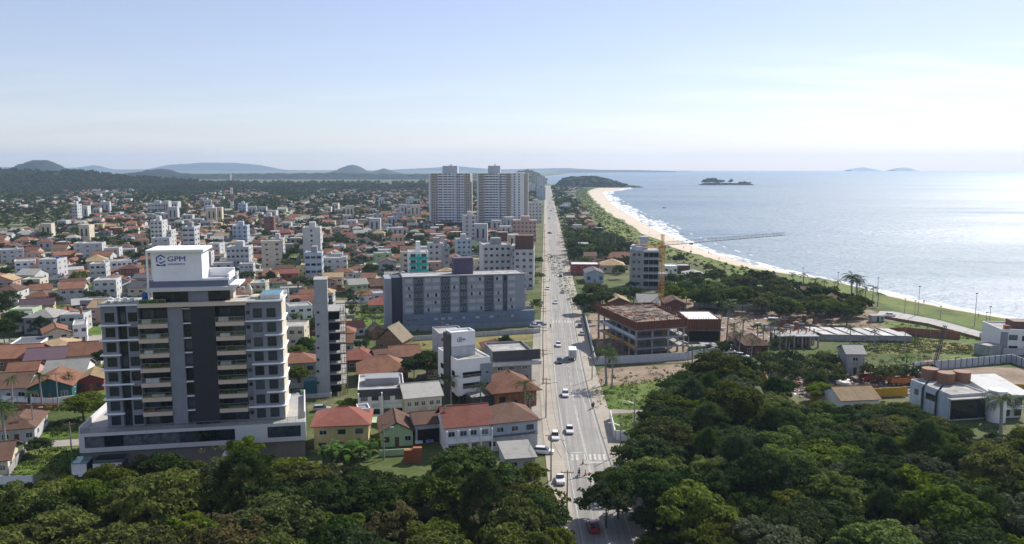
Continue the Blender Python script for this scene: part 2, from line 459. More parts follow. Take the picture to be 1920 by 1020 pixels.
kind(mb.build('broken_foam', BROKEN), 'stuff')
mb = MB()
foam_band(560, 1500, 24, 1.6, 2.5, .22)
kind(mb.build('wave_crest_foam', FOAM), 'stuff')

# dune strip between beach and houses
def strip(name, f0, f1, y0, y1, step, z, mt, knd='structure', wob=0.0):
    mb = MB(); y = y0; prev = None; r = random.Random(hash(name) % 1000)
    while y <= y1:
        cur = (f0(y) + r.uniform(-wob, wob), f1(y) + r.uniform(-wob, wob), y)
        if prev: mb.face([(prev[0], prev[2], z), (prev[1], prev[2], z), (cur[1], cur[2], z), (cur[0], cur[2], z)])
        prev = cur; y += step
    return kind(mb.build(name, mt), knd)
rnd_s = random.Random(3)
mb = MB(); prev = None; y = 180.0
while y < 2330:
    wdt = 22 + 8 * math.sin(y * .01) if y > 330 else 20
    a = veg_x(y) - wdt + rnd_s.uniform(-2, 2); b_ = veg_x(y) + 1.2 + 2.0 * math.sin(y * .05) + rnd_s.uniform(-1.4, 1.4)
    if prev: mb.face([(prev[0], prev[2], .03), (prev[1], prev[2], .03), (b_, y, .03), (a, y, .03)])
    prev = (a, b_, y); y += 5 + y * .004
kind(mb.build('dune_grass', DUNE), 'stuff')

# ------------------------------------------------------------------ the avenue
CEN = [(40, 13.4), (110, 11.0), (133, 9.9), (160, 8.9), (185, 8.0), (225, 7.0), (300, 7.0), (800, 7.0), (3000, 7.0)]
CEN = smooth_tab(CEN, 2)
def cen(y): return interp(CEN, y)
def ribbon(name, o0, o1, y0, y1, z, mt, knd='structure'):
    mb = MB(); y = y0; prev = None
    while True:
        yy = min(y, y1); cur = (cen(yy) + o0, cen(yy) + o1, yy)
        if prev: mb.face([(prev[0], prev[2], z), (prev[1], prev[2], z), (cur[1], cur[2], z), (cur[0], cur[2], z)])
        prev = cur
        if y >= y1: break
        y += 6 if y < 400 else 30
    return kind(mb.build(name, mt), knd)
ribbon('verge_paving', -11, -8.62, 165, 310, .03, PAVER)
ribbon('sidewalk', -8.6, -4.62, 60, 2600, .12, SHOULD)
ribbon('sidewalk', 4.62, 8.2, 60, 2600, .12, SHOULD)
ribbon('avenue_road', -4.6, 4.6, 40, 2600, .02, ASPH)
# kerbs
for s in (-1, 1):
    mb = MB(); y = 60
    while y < 1200:
        st = 6 if y < 400 else 25
        a, b_ = cen(y), cen(y + st)
        x0, x1 = (a + s * 4.6, b_ + s * 4.6)
        mb.face([(x0, y, .02), (x1, y + st, .02), (x1, y + st, .155), (x0, y, .155)])
        mb.face([(x0, y, .155), (x1, y + st, .155), (x1 + s * .16, y + st, .155), (x0 + s * .16, y, .155)])
        y += st
    kind(mb.build('kerb', CONC), 'structure')
mb = MB()
y = 60
while y < 900:
    for o, w_ in ((-4.05, .14), (4.05, .14), (2.55, .12)):
        if o == 2.55 and (y < 190): continue
        a, b_ = cen(y), cen(y + 6)
        mb.face([(a + o - w_/2, y, .028), (a + o + w_/2, y, .028), (b_ + o + w_/2, y + 6, .028), (b_ + o - w_/2, y + 6, .028)])
    y += 6
y = 60
while y < 900:
    a = cen(y)
    for o in (-.12, .12) if y < 190 else (0,):
        mb.face([(a + o - .06, y, .028), (a + o + .06, y, .028), (cen(y + 3.6) + o + .06, y + 3.6, .028), (cen(y + 3.6) + o - .06, y + 3.6, .028)])
    y += 3.6 if y < 190 else 7
def zebra(px0, px1, py0, py1, n, w_):
    p0, p1 = P(px0, py0, .028), P(px1, py0, .028); L_ = abs(P(px0, py1, 0).y - p0.y)
    for i in range(n):
        x = p0.x + (p1.x - p0.x) * (i + .5) / n
        mb.face([(x - w_/2, p0.y - L_, .028), (x + w_/2, p0.y - L_, .028), (x + w_/2, p0.y, .028), (x - w_/2, p0.y, .028)])
zebra(1093, 1136, 851, 862, 5, .5); zebra(1068, 1086, 852, 863, 2, .5)
q0, q1 = P(1095, 866, 0), P(1136, 866, 0); mb.face([(q0.x, q0.y - .5, .028), (q1.x, q1.y - .5, .028), (q1.x, q1.y, .028), (q0.x, q0.y, .028)])
q0, q1 = P(1072, 848, 0), P(1090, 848, 0); mb.face([(q0.x, q0.y - .4, .028), (q1.x, q1.y - .4, .028), (q1.x, q1.y, .028), (q0.x, q0.y, .028)])
zebra(1066, 1092, 734, 742, 5, .5); zebra(1035, 1078, 601, 605, 8, .5); zebra(1035, 1062, 515, 518, 6, .6)
kind(mb.build('road_marking', MARK), 'structure')
# side street opening on the right and other streets
def patch(name, pts, mt, z=.008, knd='structure', ground_pts=False):
    mb = MB(); mb.face([((p[0], p[1], z) if ground_pts else tuple(P(p[0], p[1], z))) for p in pts])
    return kind(mb.build(name, mt), knd)
patch('side_street', [(1118,852),(1122,866),(1150,866),(1200,845),(1170,835),(1148,832)], ASPH, .016)
patch('side_street', [(1112,764),(1116,779),(1160,775),(1240,772),(1240,766),(1160,766)], PAVER, .012)
# town streets on the left: ribbons running along the grid
GA = math.radians(13.0); GX = Vector((math.cos(GA), math.sin(GA))); GY = Vector((-math.sin(GA), math.cos(GA)))
GO = Vector((-20.0, 205.0))
def G(u, v): q = GO + GX * u + GY * v; return (q.x, q.y)
def UV(x, y): d = Vector((x, y)) - GO; return (d.dot(GX), d.dot(GY))
STREETS_V = []
for k in range(-1, 34):
    v0 = 95 + 62 * k
    if v0 < 40: continue
    STREETS_V.append(v0)
    u1 = 12 + v0 * math.tan(GA) - 2
    patch('town_street', [G(-1100, v0 - 3.2), G(u1, v0 - 3.2), G(u1, v0 + 3.2), G(-1100, v0 + 3.2)], PAVER if k % 3 else ASPH, .012, ground_pts=True)
STREETS_U = []
for k in range(1, 10):
    u0 = -120 * k
    STREETS_U.append(u0)
    patch('town_street', [G(u0 - 3.2, 60), G(u0 + 3.2, 60), G(u0 + 3.2, 2200), G(u0 - 3.2, 2200)], PAVER, .016, ground_pts=True)
patch('side_street', [(70,828),(148,823),(148,835),(92,838),(60,838)], PAVER, .02)
# lots and yards seen in the photograph
for nm, mt, pts in (
    ('grass_lot', GRASS, [(22,893),(50,853),(88,838),(146,838),(146,885),(60,897)]),
    ('grass_lot', GRASS, [(85,795),(150,782),(146,818),(78,826)]),
    ('grass_lot', GRASS, [(150,735),(195,728),(196,752),(155,757)]),
    ('grass_lot', GRASS, [(148,605),(190,598),(190,628),(140,628)]),
    ('grass_lot', DRYG, [(745,640),(1010,622),(1010,638),(920,652),(760,655)]),
    ('grass_lot', GRASS, [(540,600),(600,590),(600,700),(545,705)]),
    ('grass_lot', GRASS, [(640,590),(720,585),(720,610),(655,618)]),
    ('grass_lot', GRASS, [(655,465),(705,462),(712,474),(660,476)]),
    ('grass_lot', GRASS, [(168,526),(230,524),(226,536),(160,538)]),
    ('bare_lot', SOIL, [(1112,700),(1130,690),(1290,682),(1300,700),(1260,712),(1130,724)]),
    ('grass_lot', GRASS, [(1112,726),(1260,706),(1290,716),(1230,770),(1120,766)]),
    ('grass_lot', GRASS, [(1146,780),(1190,776),(1190,806),(1156,808)]),
    ('grass_lot', DRYG, [(1600,640),(1700,628),(1830,650),(1820,664),(1600,662)]),
    ('grass_lot', GRASS, [(1760,668),(1870,664),(1900,676),(1790,682)]),
    ('building_site_soil', SOIL, [(1440,740),(1470,690),(1560,690),(1760,686),(1920,690),(1960,720),(1920,738),(1560,745)]),
    ('building_site_soil', SOIL, [(1290,640),(1350,580),(1420,572),(1620,575),(1700,612),(1640,630),(1430,640)]),
    ('building_site_soil', SOIL, [(1100,605),(1112,575),(1300,560),(1340,600),(1320,678),(1130,684)]),
    ('beach_road', CONCF, [(1650,583),(1675,584),(1760,600),(1862,628),(1862,640),(1740,610),(1640,594)]),
    ('dune_lawn', GRASS, [(1640,562),(1700,567),(1800,585),(1920,604),(1920,622),(1862,626),(1760,598),(1670,580)]),
    ('grass_lot', GRASS, [(1640,598),(1740,613),(1850,640),(1830,646),(1700,626),(1640,606)]),
    ('grass_lot', GRASS, [(1120,462),(1170,455),(1180,475),(1130,485)]),
    ('grass_lot', GRASS, [(1250,515),(1420,505),(1600,548),(1605,574),(1430,568),(1250,556)]),
    ('grass_lot', GRASS, [(1330,560),(1440,552),(1430,566),(1340,572)]),
):
    patch(nm, pts, mt, .024 + .004 * rnd.random())

# ------------------------------------------------------------------ hills, islands, far coast
HILLM = ground('wooded_hill', [(.32, (.009, .018, .008)), (.5, (.018, .032, .012)), (.7, (.036, .05, .018))], .012, .95, .09, 0)
HILLF = ground('far_hill', [(.3, (.009, .018, .012)), (.7, (.02, .032, .016))], .004, .95, .02, 0)
def hill(name, px_prof, Y, depth, base_py=None, mt=None, rough=2.0, seed=1):
    "a ridge standing at distance Y; profile of its skyline as picture points"
    r = np.random.RandomState(seed)
    pts = [at_depth(x, y, Y) for x, y in px_prof]
    xs = np.linspace(pts[0].x, pts[-1].x, max(40, int((pts[-1].x - pts[0].x) / 14)))
    if len(xs) > 420: xs = np.linspace(pts[0].x, pts[-1].x, 420)
    hz = np.interp(xs, [p.x for p in pts], [p.z for p in pts])
    nb = 26; n = len(xs)
    V = np.zeros((nb, n, 3)); t = np.linspace(-1, 1, nb)
    for i, tt in enumerate(t):
        prof = math.cos(tt * math.pi / 2) ** 1.1 if abs(tt) < 1 else 0
        bumps = r.normal(0, 1, n); bumps = np.convolve(bumps, [.25, .5, .25], 'same')
        V[i, :, 0] = xs + r.normal(0, 3, n); V[i, :, 1] = Y + tt * depth + r.normal(0, 4, n)
        V[i, :, 2] = np.maximum(hz, 0) * prof + (bumps * rough if 0 < i < nb - 1 else -3)
    k = np.arange(nb * n).reshape(nb, n)
    q = np.stack([k[:-1, :-1], k[:-1, 1:], k[1:, 1:], k[1:, :-1]], -1).reshape(-1, 4)
    return kind(link(name, np_mesh(name, V.reshape(-1, 3), q, mt or HILLM, smooth=False)), 'structure')
hill('hill', [(-260,336),(-160,328),(-60,324),(0,322),(15,321),(35,321),(60,324),(90,328),(110,329),(130,325),(150,324),(175,328),(220,333),(290,337),(360,342),(430,348),(500,354),(540,358)], 2300, 420, rough=2.5, seed=2)
hill('hill', [(-200,318),(-60,318),(20,316),(40,309),(60,301.5),(75,300.5),(90,301),(105,308),(122,317),(160,321)], 4300, 160, mt=HILLF, rough=3, seed=3)
hill('hill', [(150,330),(230,327),(270,322),(297,315.5),(320,319),(338,326),(420,327),(520,326),(640,325),(720,327),(900,326),(1010,330)], 4000, 150, mt=HILLF, rough=4, seed=4)
hill('hill', [(600,328),(630,320),(652,310),(663,308.5),(676,313.5),(690,322),(700,322),(720,315.5),(738,322),(760,327)], 6500, 200, mt=HILLF, rough=3, seed=5)
hill('far_mountain', [(-300,312),(-100,309),(0,313),(100,316),(150,314),(178,310),(200,318),(280,318),(320,309),(380,305),(440,305),(490,310),(530,319),(700,320),(860,312),(930,318),(1060,315),(1115,318),(1170,322)], 12200, 500, mt=HILLF, rough=3, seed=6)
hill('hill', [(955,330),(972,321),(990,319),(1003,322),(1015,328),(1025,336)], 3000, 200, rough=3, seed=7)
hill('headland', [(1042,347),(1050,340),(1056,335),(1072,332.5),(1110,331),(1135,335),(1155,341),(1172,347),(1186,349.6),(1200,350)], 2480, 90, rough=2.0, seed=8)
hill('far_coast', [(1020,324),(1060,319.5),(1120,318.5),(1200,319),(1262,320.5)], 9500, 300, mt=HILLF, rough=1.5, seed=9)
ISLM = ground('haze_paled_island', [(.3, (.26, .29, .28)), (.7, (.40, .40, .37))], .01, .95, .05, 0)  # island colour lightened to put the fade of distant haze into it
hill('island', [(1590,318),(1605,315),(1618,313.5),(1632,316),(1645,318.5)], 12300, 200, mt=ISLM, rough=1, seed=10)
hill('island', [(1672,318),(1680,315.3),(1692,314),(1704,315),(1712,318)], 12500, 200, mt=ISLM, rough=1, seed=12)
ROCK = ground('island_rock', [(.3, (.06, .05, .04)), (.7, (.16, .13, .10))], .05, .95, .3, 0)
hill('rocky_island', [(1314,345.5),(1322,343),(1345,342.6),(1372,343.4),(1396,343),(1410,345)], 2780, 28, mt=ROCK, rough=.5, seed=13)

# ------------------------------------------------------------------ the sea air
mb = MB(); mb.box(-14000, 14000, -400, 13300, -5, 260)
m = bpy.data.materials.new('haze_air'); m.use_nodes = True; nt = m.node_tree
nt.nodes.remove(nt.nodes['Principled BSDF'])
pv = nt.nodes.new('ShaderNodeVolumePrincipled'); pv.inputs['Density'].default_value = .8e-4
pv.inputs['Color'].default_value = (.56, .75, 1.0, 1); pv.inputs['Anisotropy'].default_value = .25
nt.links.new(pv.outputs[0], nt.nodes['Material Output'].inputs['Volume'])
try: m.cycles.homogeneous_volume = True
except Exception: pass
kind(mb.build('haze', m), 'stuff')
# ------------------------------------------------------------------ frames of reference of the large buildings
class Fr:
    def __init__(s, O, ang):
        s.O = Vector((O[0], O[1], 0)); s.a = ang; s.ex = Vector((math.cos(ang), math.sin(ang), 0)); s.ey = Vector((-math.sin(ang), math.cos(ang), 0))
    def hit(s, px, py, yl=0.0):
        "where a picture point meets the vertical plane parallel to the front at depth yl -> local x, z"
        d = ray(px, py); p0 = s.O + s.ey * yl
        t = (p0 - Vector((0,0,EYE))).dot(s.ey) / d.dot(s.ey)
        q = Vector((0,0,EYE)) + d * t
        return ((q - s.O).dot(s.ex), q.z)
    def w(s, x, y, z=0): return s.O + s.ex * x + s.ey * y + Vector((0,0,z))

WINMESH = {}
def win(parent, x, y, z, w, h, rz=0.0, frame=None, gm=None, style=1, name='window', fw=.07):
    "a window as a part: glass pane, frame bars and mullions, facing -y before turning"
    frame = frame or FRAME; gm = gm or GLASS
    k = (round(w, 2), round(h, 2), frame.name, gm.name, style, fw)
    if k not in WINMESH:
        mb = MB(); a = w / 2
        mb.box(-a + fw, a - fw, -.03, .05, fw, h - fw, 0)
        mb.box(-a, a, -.07, .05, 0, fw, 1); mb.box(-a, a, -.07, .05, h - fw, h, 1)
        mb.box(-a, -a + fw, -.07, .05, fw, h - fw, 1); mb.box(a - fw, a, -.07, .05, fw, h - fw, 1)
        for i in range(1, style + 1):
            xx = -a + w * i / (style + 1); mb.box(xx - fw * .4, xx + fw * .4, -.06, -.031, fw, h - fw, 1)
        WINMESH[k] = mb.mesh(name, [gm, frame])
    return link(name, WINMESH[k], parent, (x, y, z), rz)

def railing(parent, x0, x1, y, z, h=1.05, m=None, depth=None, name='balcony_rail'):
    mb = MB(); mb.box(x0, x1, y - .02, y + .02, z, z + h - .05, 0); mb.box(x0, x1, y - .035, y + .035, z + h - .05, z + h, 1)
    n = max(1, int((x1 - x0) / 1.6))
    for i in range(n + 1):
        xx = x0 + (x1 - x0 - .05) * i / n; mb.box(xx, xx + .05, y + .021, y + .06, z, z + h - .05, 1)
    return mb.build(name, [m or RAILG, STEEL], parent)

m, nt, b = _nodes('railing_glass')
b.inputs['Base Color'].default_value = (.55, .65, .66, 1); b.inputs['Roughness'].default_value = .05
tr = nt.nodes.new('ShaderNodeBsdfTransparent'); tr.inputs['Color'].default_value = (.93, .95, .95, 1)
gl = nt.nodes.new('ShaderNodeBsdfGlossy'); gl.inputs['Roughness'].default_value = .04; gl.inputs['Color'].default_value = (.8, .85, .88, 1)
mx = nt.nodes.new('ShaderNodeMixShader'); mx.inputs[0].default_value = .07
nt.links.new(tr.outputs[0], mx.inputs[1]); nt.links.new(gl.outputs[0], mx.inputs[2]); nt.links.new(mx.outputs[0], nt.nodes['Material Output'].inputs['Surface'])
RAILG = m
LOGO = paint('sign_blue', (.035, .05, .30), .5, .03, streak=False)
LOGO2 = paint('sign_grey_blue', (.35, .40, .55), .5, .03, streak=False)
TWALL = paint('tower_grey_render', (.235, .245, .275), .7, .08)
TDARK = paint('tower_charcoal_cladding', (.032, .034, .040), .55, .1)
TAUPE = paint('taupe_render', (.23, .20, .175), .75, .1)
SANDB = paint('sand_balcony_front', (.62, .50, .385), .7, .05)
WPAINT = paint('bright_white_render', (.88, .88, .88), .55, .04, streak=False)
TCREAM = paint('tower_cream_side', (.62, .55, .43), .7, .05)
POOLW = glass('pool_water', (.02, .28, .30), .05)
LEAFP = leaf('planter_leaves', (.05, .11, .02))
FURN = paint('pale_furniture', (.55, .53, .50), .8, .2)

def text_mesh(body, size, x, z, y, mat, parent, width=None, bold=.02, name='lettering'):
    cu = bpy.data.curves.new(name, 'FONT'); cu.body = body; cu.size = size; cu.extrude = .04; cu.offset = bold
    to = bpy.data.objects.new(name, cu); COL.objects.link(to)
    bpy.context.view_layer.update()
    dg = bpy.context.evaluated_depsgraph_get()
    me = bpy.data.meshes.new_from_object(to.evaluated_get(dg))
    bpy.data.objects.remove(to)
    xs = [v.co.x for v in me.vertices]; zs = [v.co.y for v in me.vertices]
    sx = (width / (max(xs) - min(xs))) if width else 1
    sz = size / (max(zs) - min(zs))
    x0, z0 = min(xs), min(zs)
    for v in me.vertices:
        v.co = Vector(((v.co.x - x0) * sx, -v.co.z, (v.co.y - z0) * sz))
    me.materials.clear(); me.materials.append(mat)
    return link(name, me, parent, (x, y, z))

# ================================================================== the dark tower with the white crown
O = P(147, 814, 8.0)
g = Fr(O, math.radians(12.5))
wp = g.hit(573, 793, 0)[0]
T = thing('apartment_tower', 'dark grey apartment tower with beige balconies and white rooftop sign on a white podium', 'apartment building', g.O, g.a)
YF = 2.6                         # front of the tower above the podium
PD = 20.0
def X(px, py, yl=YF): return g.hit(px, py, yl)[0]
x0 = X(203, 800); x1 = X(536, 790)
ZT = g.hit(188, 574, YF)[1]
nfl = 8; fl = (ZT - .9 - 8.0) / nfl
# podium
mb = MB()
SK = PD * math.tan(math.radians(4.5)); mb.prism([(.3, .8), (wp - .3, .8), (wp - .3 - SK, PD), (.3, PD)], 0, 4.1, 0)
mb.build('podium_ground_storey', TAUPE, T)
mb = MB()
xa, xb = X(440, 800, 0), X(501, 800, 0)
zr0, zr1 = 4.95, 7.35
mb.prism([(0, 0), (wp, 0), (wp - SK, PD), (0, PD)], 4.1, zr0, 0)
mb.prism([(0, 0), (wp, 0), (wp - SK, PD), (0, PD)], zr1, 8.0, 0, top=1)
mb.box(0, 1.0, 0, .5, zr0, zr1); mb.box(xa, xb, 0, .5, zr0, zr1); mb.box(wp - 1.0, wp, 0, .5, zr0, zr1)
mb.box(0, .5, .5, PD, zr0, zr1); mb.prism([(wp - .5, .5), (wp - .04, .5), (wp - SK, PD), (wp - .5 - SK, PD)], zr0, zr1); mb.box(.5, wp - .5 - SK, PD - .5, PD, zr0, zr1)
pod = mb.build('podium_storey', [paint('podium_white_render', (.62, .60, .59), .65, .06), CONCF], T)
for a, b_ in ((1.0, xa), (xb, wp - 1.0)):
    n = max(2, int((b_ - a) / 3.2)); w_ = (b_ - a) / n
    for i in range(n): win(T, a + w_ * (i + .5), .35, zr0, w_, zr1 - zr0, fw=.05, style=0, name='ribbon_window')
mb = MB(); mb.box(0, .25, .3, PD, 8, 9.3); mb.build('parapet_wall', pod.data.materials[0], T)
mb = MB(); mb.prism([(wp - .5, 3), (wp - .25, 3), (wp - SK - .02, PD), (wp - .27 - SK, PD)], 8, 9.3); mb.build('parapet_wall', pod.data.materials[0], T)
railing(T, .3, x0 + 12, .25, 8.0, 1.15, name='terrace_rail'); railing(T, x0 + 12.1, wp - .3, .25, 8.0, 1.15, name='terrace_rail')
for a, b_, dd in ((-.6, 2.1, 3.2), (3.4, 8.6, 3.6)):
    mb = MB(); mb.box(a, b_, -dd, .7, .5, 3.1, 0); mb.box(a - .1, b_ + .1, -dd - .1, .75, 3.1, 3.25, 1); mb.build('entrance_box', [WHITE, GLASSG], T)
    mb = MB(); mb.box(b_ + .01, b_ + .06, -dd + .3, .4, .7, 2.9); mb.build('glass_door', GLASS, T)
for q in ((-1.2, 14, -5.2, -3.9), (22, 30, -5, -3.6)):
    mb = MB(); mb.box(*q, 0, .5); mb.build('forecourt_wall', WHITE, T)
mb = MB(); mb.box(27, 33, -3.2, .7, 2.4, 2.65); mb.build('entrance_canopy', WHITE, T)
mb = MB(); mb.box(26.6, 30.4, .7, .79, .1, 2.6); mb.build('garage_door', DGREY, T)
# tower body: blocks between recesses
def xx(px): return X(px, 680, YF)
sx = (x1 - x0) / (536 - 203.0)
def lx(px): return x0 + (px - 188) * (x1 - x0) / (533 - 188.0)
bl, bl2 = lx(188), lx(257); b2 = lx(313); b3 = lx(341); b4 = lx(357); b5 = lx(404); b6 = lx(460); b7 = lx(471); b8 = lx(533)
DP = 8.0
mb = MB()
mb.box(bl, lx(218), YF, YF + DP, 8.0, ZT, 0); mb.box(lx(218), lx(235), YF + .9, YF + DP, 8.0, ZT, 1); mb.box(lx(235), bl2, YF, YF + DP, 8.0, ZT, 0)
mb.box(bl2, b2, YF + 1.6, YF + DP, 8.0, ZT, 1)
mb.box(b2, b3, YF - .25, YF + DP, 8.0, ZT, 0)
mb.box(b3, b4, YF + .7, YF + DP, 8.0, ZT, 1)
mb.box(b4, b5, YF - .5, YF + DP, 8.0, ZT, 2)
mb.box(b5, b6, YF + 1.6, YF + DP, 8.0, ZT, 1)
mb.box(b6, b7, YF + .5, YF + DP, 8.0, ZT, 0)
mb.box(b7, b8 - .12, YF, YF + DP, 8.0, ZT, 0)
mb.box(b8 - .12, b8, YF + .15, YF + DP, 8.0, ZT, 3)
mb.build('tower_body', [TWALL, TDARK, TDARK, TCREAM], T)
rr = random.Random(4)
for k in range(nfl):
    z = 8.0 + fl * k
    for cx in (204, 247): win(T, lx(cx), YF - .01, z + .62, 1.75, 1.85, style=2)
    win(T, lx(226.5), YF + .88, z + .3, 1.0, 2.2, style=0)
    for cx in (485, 512): win(T, lx(cx), YF - .01, z + .62, 1.75, 1.9, style=2)
    win(T, lx(465.5), YF + .49, z + 1.3, .7, .7, style=0)
    win(T, (b3 + b4) / 2, YF + .68, z + .25, b4 - b3 - .1, fl - .6, style=0)
    mb = MB(); mb.box(b3 + .02, b4 - .02, YF - .2, YF + .66, z + fl - .16, z + fl); mb.build('white_sill', WPAINT, T)
    # white ledges under the corner windows
    if k > 0:
        e = bl2 if k % 2 == 0 else (lx(222) if k % 4 == 1 else lx(243))
        mb = MB(); mb.box(bl - .45, e, YF - .5, YF - .01, z - .13, z + .12); mb.box(bl - .45, bl - .01, YF - .01, YF + 6, z - .13, z + .12); mb.build('white_ledge', WPAINT, T)
        s_ = lx(461) if k % 2 == 1 else lx(498) if k % 4 == 2 else b7
        mb = MB(); mb.box(s_, b8 + .4, YF - .5, YF - .01, z - .13, z + .12); mb.box(b8 + .01, b8 + .4, YF - .01, YF + DP, z - .13, z + .12); mb.build('white_ledge', WPAINT, T)
    for (a, b_) in ((bl2, b2), (b5, b6)):
        if k == 0: continue
        sl = MB(); sl.box(a + .02, b_ - .02, YF - .75, YF + 1.58, z - .75, z + .08); so = sl.build('balcony', SANDB, T)
        railing(so, a + .04, b_ - .04, YF - .68, z + .08, 1.05)
        # things left on the balconies
        q = MB(); fx = a + rr.uniform(.4, 2.2); fwid = rr.uniform(1.2, 2.6); q.box(fx, fx + fwid, YF - .3, YF + .5, z + .08, z + .08 + rr.uniform(.4, .9))
        q.build('terrace_furniture', rr.choice([FURN, WOOD, LEAFP, WHITE, FURN, FURN, WHITE]), so)
    for (a, b_) in ((bl2, b2), (b5, b6)):
        w_ = (b_ - a)
        win(T, a + w_ * .28, YF + 1.58, z + .1, w_ * .40, fl - .5, style=1, name='glass_door')
        win(T, a + w_ * .74, YF + 1.58, z + .1, w_ * .44, fl - .5, style=1, name='glass_door')
# roof deck
mb = MB(); mb.box(bl - .5, bl2 + .3, YF - .55, YF + DP, ZT, ZT + .28); mb.box(bl2 + .3, b7 - .5, YF - .2, YF + DP, ZT, ZT + .2); mb.box(b7 - .5, b8 + .3, YF - .55, YF + DP, ZT, ZT + .28); mb.build('roof_deck', CONCF, T)
for q in ((bl - .52, bl2 + .3, YF - .62, YF - .552), (b7 - .5, b8 + .36, YF - .62, YF - .552), (b8 + .3, b8 + .36, YF - .55, YF + DP)):
    mb = MB(); mb.box(*q, ZT, ZT + .3); mb.build('white_ledge', WPAINT, T)
mb = MB(); mb.box(bl2 + .2, b7 - .6, YF - 1.0, YF - .22, ZT - .45, ZT + .35); mb.build('roof_slab_edge', SANDB, T)
railing(T, bl - .3, bl2 + .2, YF - .4, ZT + .3, 1.0, name='terrace_rail'); railing(T, b7 - .3, b8 + .2, YF - .4, ZT + .3, 1.0, name='terrace_rail')
railing(T, bl2 + .4, lx(312), YF - .8, ZT + .36, .8, name='terrace_rail')
mb = MB(); mb.box(bl2 + .5, lx(312), YF - .6, YF - .2, ZT + .36, ZT + .9); mb.build('planter_hedge', LEAFP, T)
# children's play corner and loungers on the left terrace, pool on the right
for cx, cyo, cm, s_ in ((266, 2.0, BLUE, 1.3), (270, 3.2, RED, .9), (261, 3.0, MUSTARD, .8)):
    mb = MB(); mb.tube((lx(cx), YF + cyo, ZT + .28), (lx(cx), YF + cyo, ZT + 1.5), .45 * s_, .3 * s_, 8); mb.tube((lx(cx), YF + cyo, ZT + 1.5), (lx(cx), YF + cyo, ZT + 2.4), .7 * s_, .02, 8); mb.build('play_house', cm, T)
for i in range(4):
    mb = MB(); xq = lx(196 + i * 13); mb.box(xq, xq + .7, YF + 1.5, YF + 3.4, ZT + .5, ZT + .7); mb.box(xq, xq + .7, YF + 3.1, YF + 3.5, ZT + .7, ZT + 1.1)
    for lxx in (0, .6):
        for ly in (1.6, 3.2): mb.box(xq + lxx, xq + lxx + .1, YF + ly, YF + ly + .1, ZT + .28, ZT + .5)
    mb.build('sun_lounger', WHITE, T)
mb = MB(); mb.box(lx(490), b8 - .3, YF + 1.2, YF + 7, ZT + .28, ZT + 1.3, 0, top=1); mb.build('roof_pool', [WHITE, POOLW], T)
railing(T, lx(487), b8 + .1, YF + 7.4, ZT + .3, 2.6, name='wind_screen')
mb = MB(); mb.box(b7, lx(486), YF + 2, YF + 6, ZT + .28, ZT + .7); mb.build('timber_deck', CREAM, T)
for cxp in (463, 459):
    mb = MB(); mb.lathe([(.02, 0), (.5, .5), (.6, 1.4), (.25, 2.2), (0.02, 2.6)], 8, (lx(cxp), YF + 3 + (cxp % 5), ZT + .3)); mb.build('closed_parasol', CREAM, T)
# penthouse, blue band, sign box and canopy
pz0 = ZT + .2; YS = YF + 1.0
pa, pb = g.hit(287, 560, YS)[0], g.hit(436, 560, YS)[0]
pz1 = g.hit(285, 547, YS)[1] + .1
mb = MB(); mb.box(pa, pb - 3.2, YS, YF + DP - 1, pz0, pz1, 0); mb.build('penthouse', TWALL, T)
mb = MB(); mb.box(pb - 3.2, pb - .3, YS + 3, YF + DP - 1, pz0, pz1, 0); mb.build('penthouse_side', TCREAM, T)
w_ = g.hit(352, 560, YS)[0] - pa
for i in range(5): win(T, pa + .1 + w_ / 5 * (i + .5), YS - .02, pz0 + .1, w_ / 5, pz1 - pz0 - .3, style=1, name='glass_wall', fw=.05)
wb0, wb1 = g.hit(391, 560, YS)[0], g.hit(432, 560, YS)[0]
for i in range(3): win(T, wb0 + (wb1 - wb0) / 3 * (i + .5), YS - .02, pz0 + .1, (wb1 - wb0) / 3, pz1 - pz0 - .3, style=1, name='glass_wall', fw=.05)
mb = MB(); mb.box(pa - .9, pb + .5, YS - 1.2, YF + DP - .5, pz1, pz1 + .75); mb.build('penthouse_fascia', pod.data.materials[0], T)
bz1 = g.hit(300, 527.5, YS)[1]
BAND = paint('slate_blue_band', (.15, .17, .23), .6, .05, streak=False)
mb = MB(); mb.box(pa - .5, pb - .6, YS - .4, YF + DP - 1.5, pz1 + .75, bz1); mb.build('attic_band', BAND, T)
sa, sb = g.hit(286, 500, YS)[0], g.hit(379, 500, YS)[0]
sz1 = g.hit(330, 472, YS)[1]
mb = MB(); mb.box(sa, sb, YS - .1, YS + 7, bz1, sz1); mb.build('sign_tower', WPAINT, T)
mb = MB()
ra = sb; rb = g.hit(430, 520, YS)[0]
mb.box(ra, rb, YS - .3, YS + .2, bz1, bz1 + .45); mb.box(ra, rb, YS + 6.5, YS + 7, bz1, bz1 + 1.7); mb.box(rb - .4, rb, YS + .2, YS + 6.5, bz1, bz1 + 1.2); mb.build('attic_parapet', WPAINT, T)
mb = MB(); mb.box(rb + .1, rb + 2.0, YS - 1.0, YS + 7, pz1 + .76, pz1 + 1.1); mb.build('side_slab', WPAINT, T)
ca, cb = g.hit(272, 470, YS - 1.2)[0], g.hit(381, 470, YS - 1.2)[0]
mb = MB(); mb.box(ca, cb, YS - 1.2, YS + 8, sz1 + .02, sz1 + .5); mb.build('crown_canopy', WPAINT, T)
for cy_ in (YS - .2, YS + 3.4):
    mb = MB(); mb.box(sa - 1.15, sa - .8, cy_, cy_ + .35, ZT + .2, sz1 + .02); mb.build('crown_column', WPAINT, T)
mb = MB(); mb.box(sa - .78, sa - .02, YS + 3.5, YS + 3.8, (ZT + sz1) / 2, (ZT + sz1) / 2 + .3); mb.build('crown_beam', WPAINT, T)
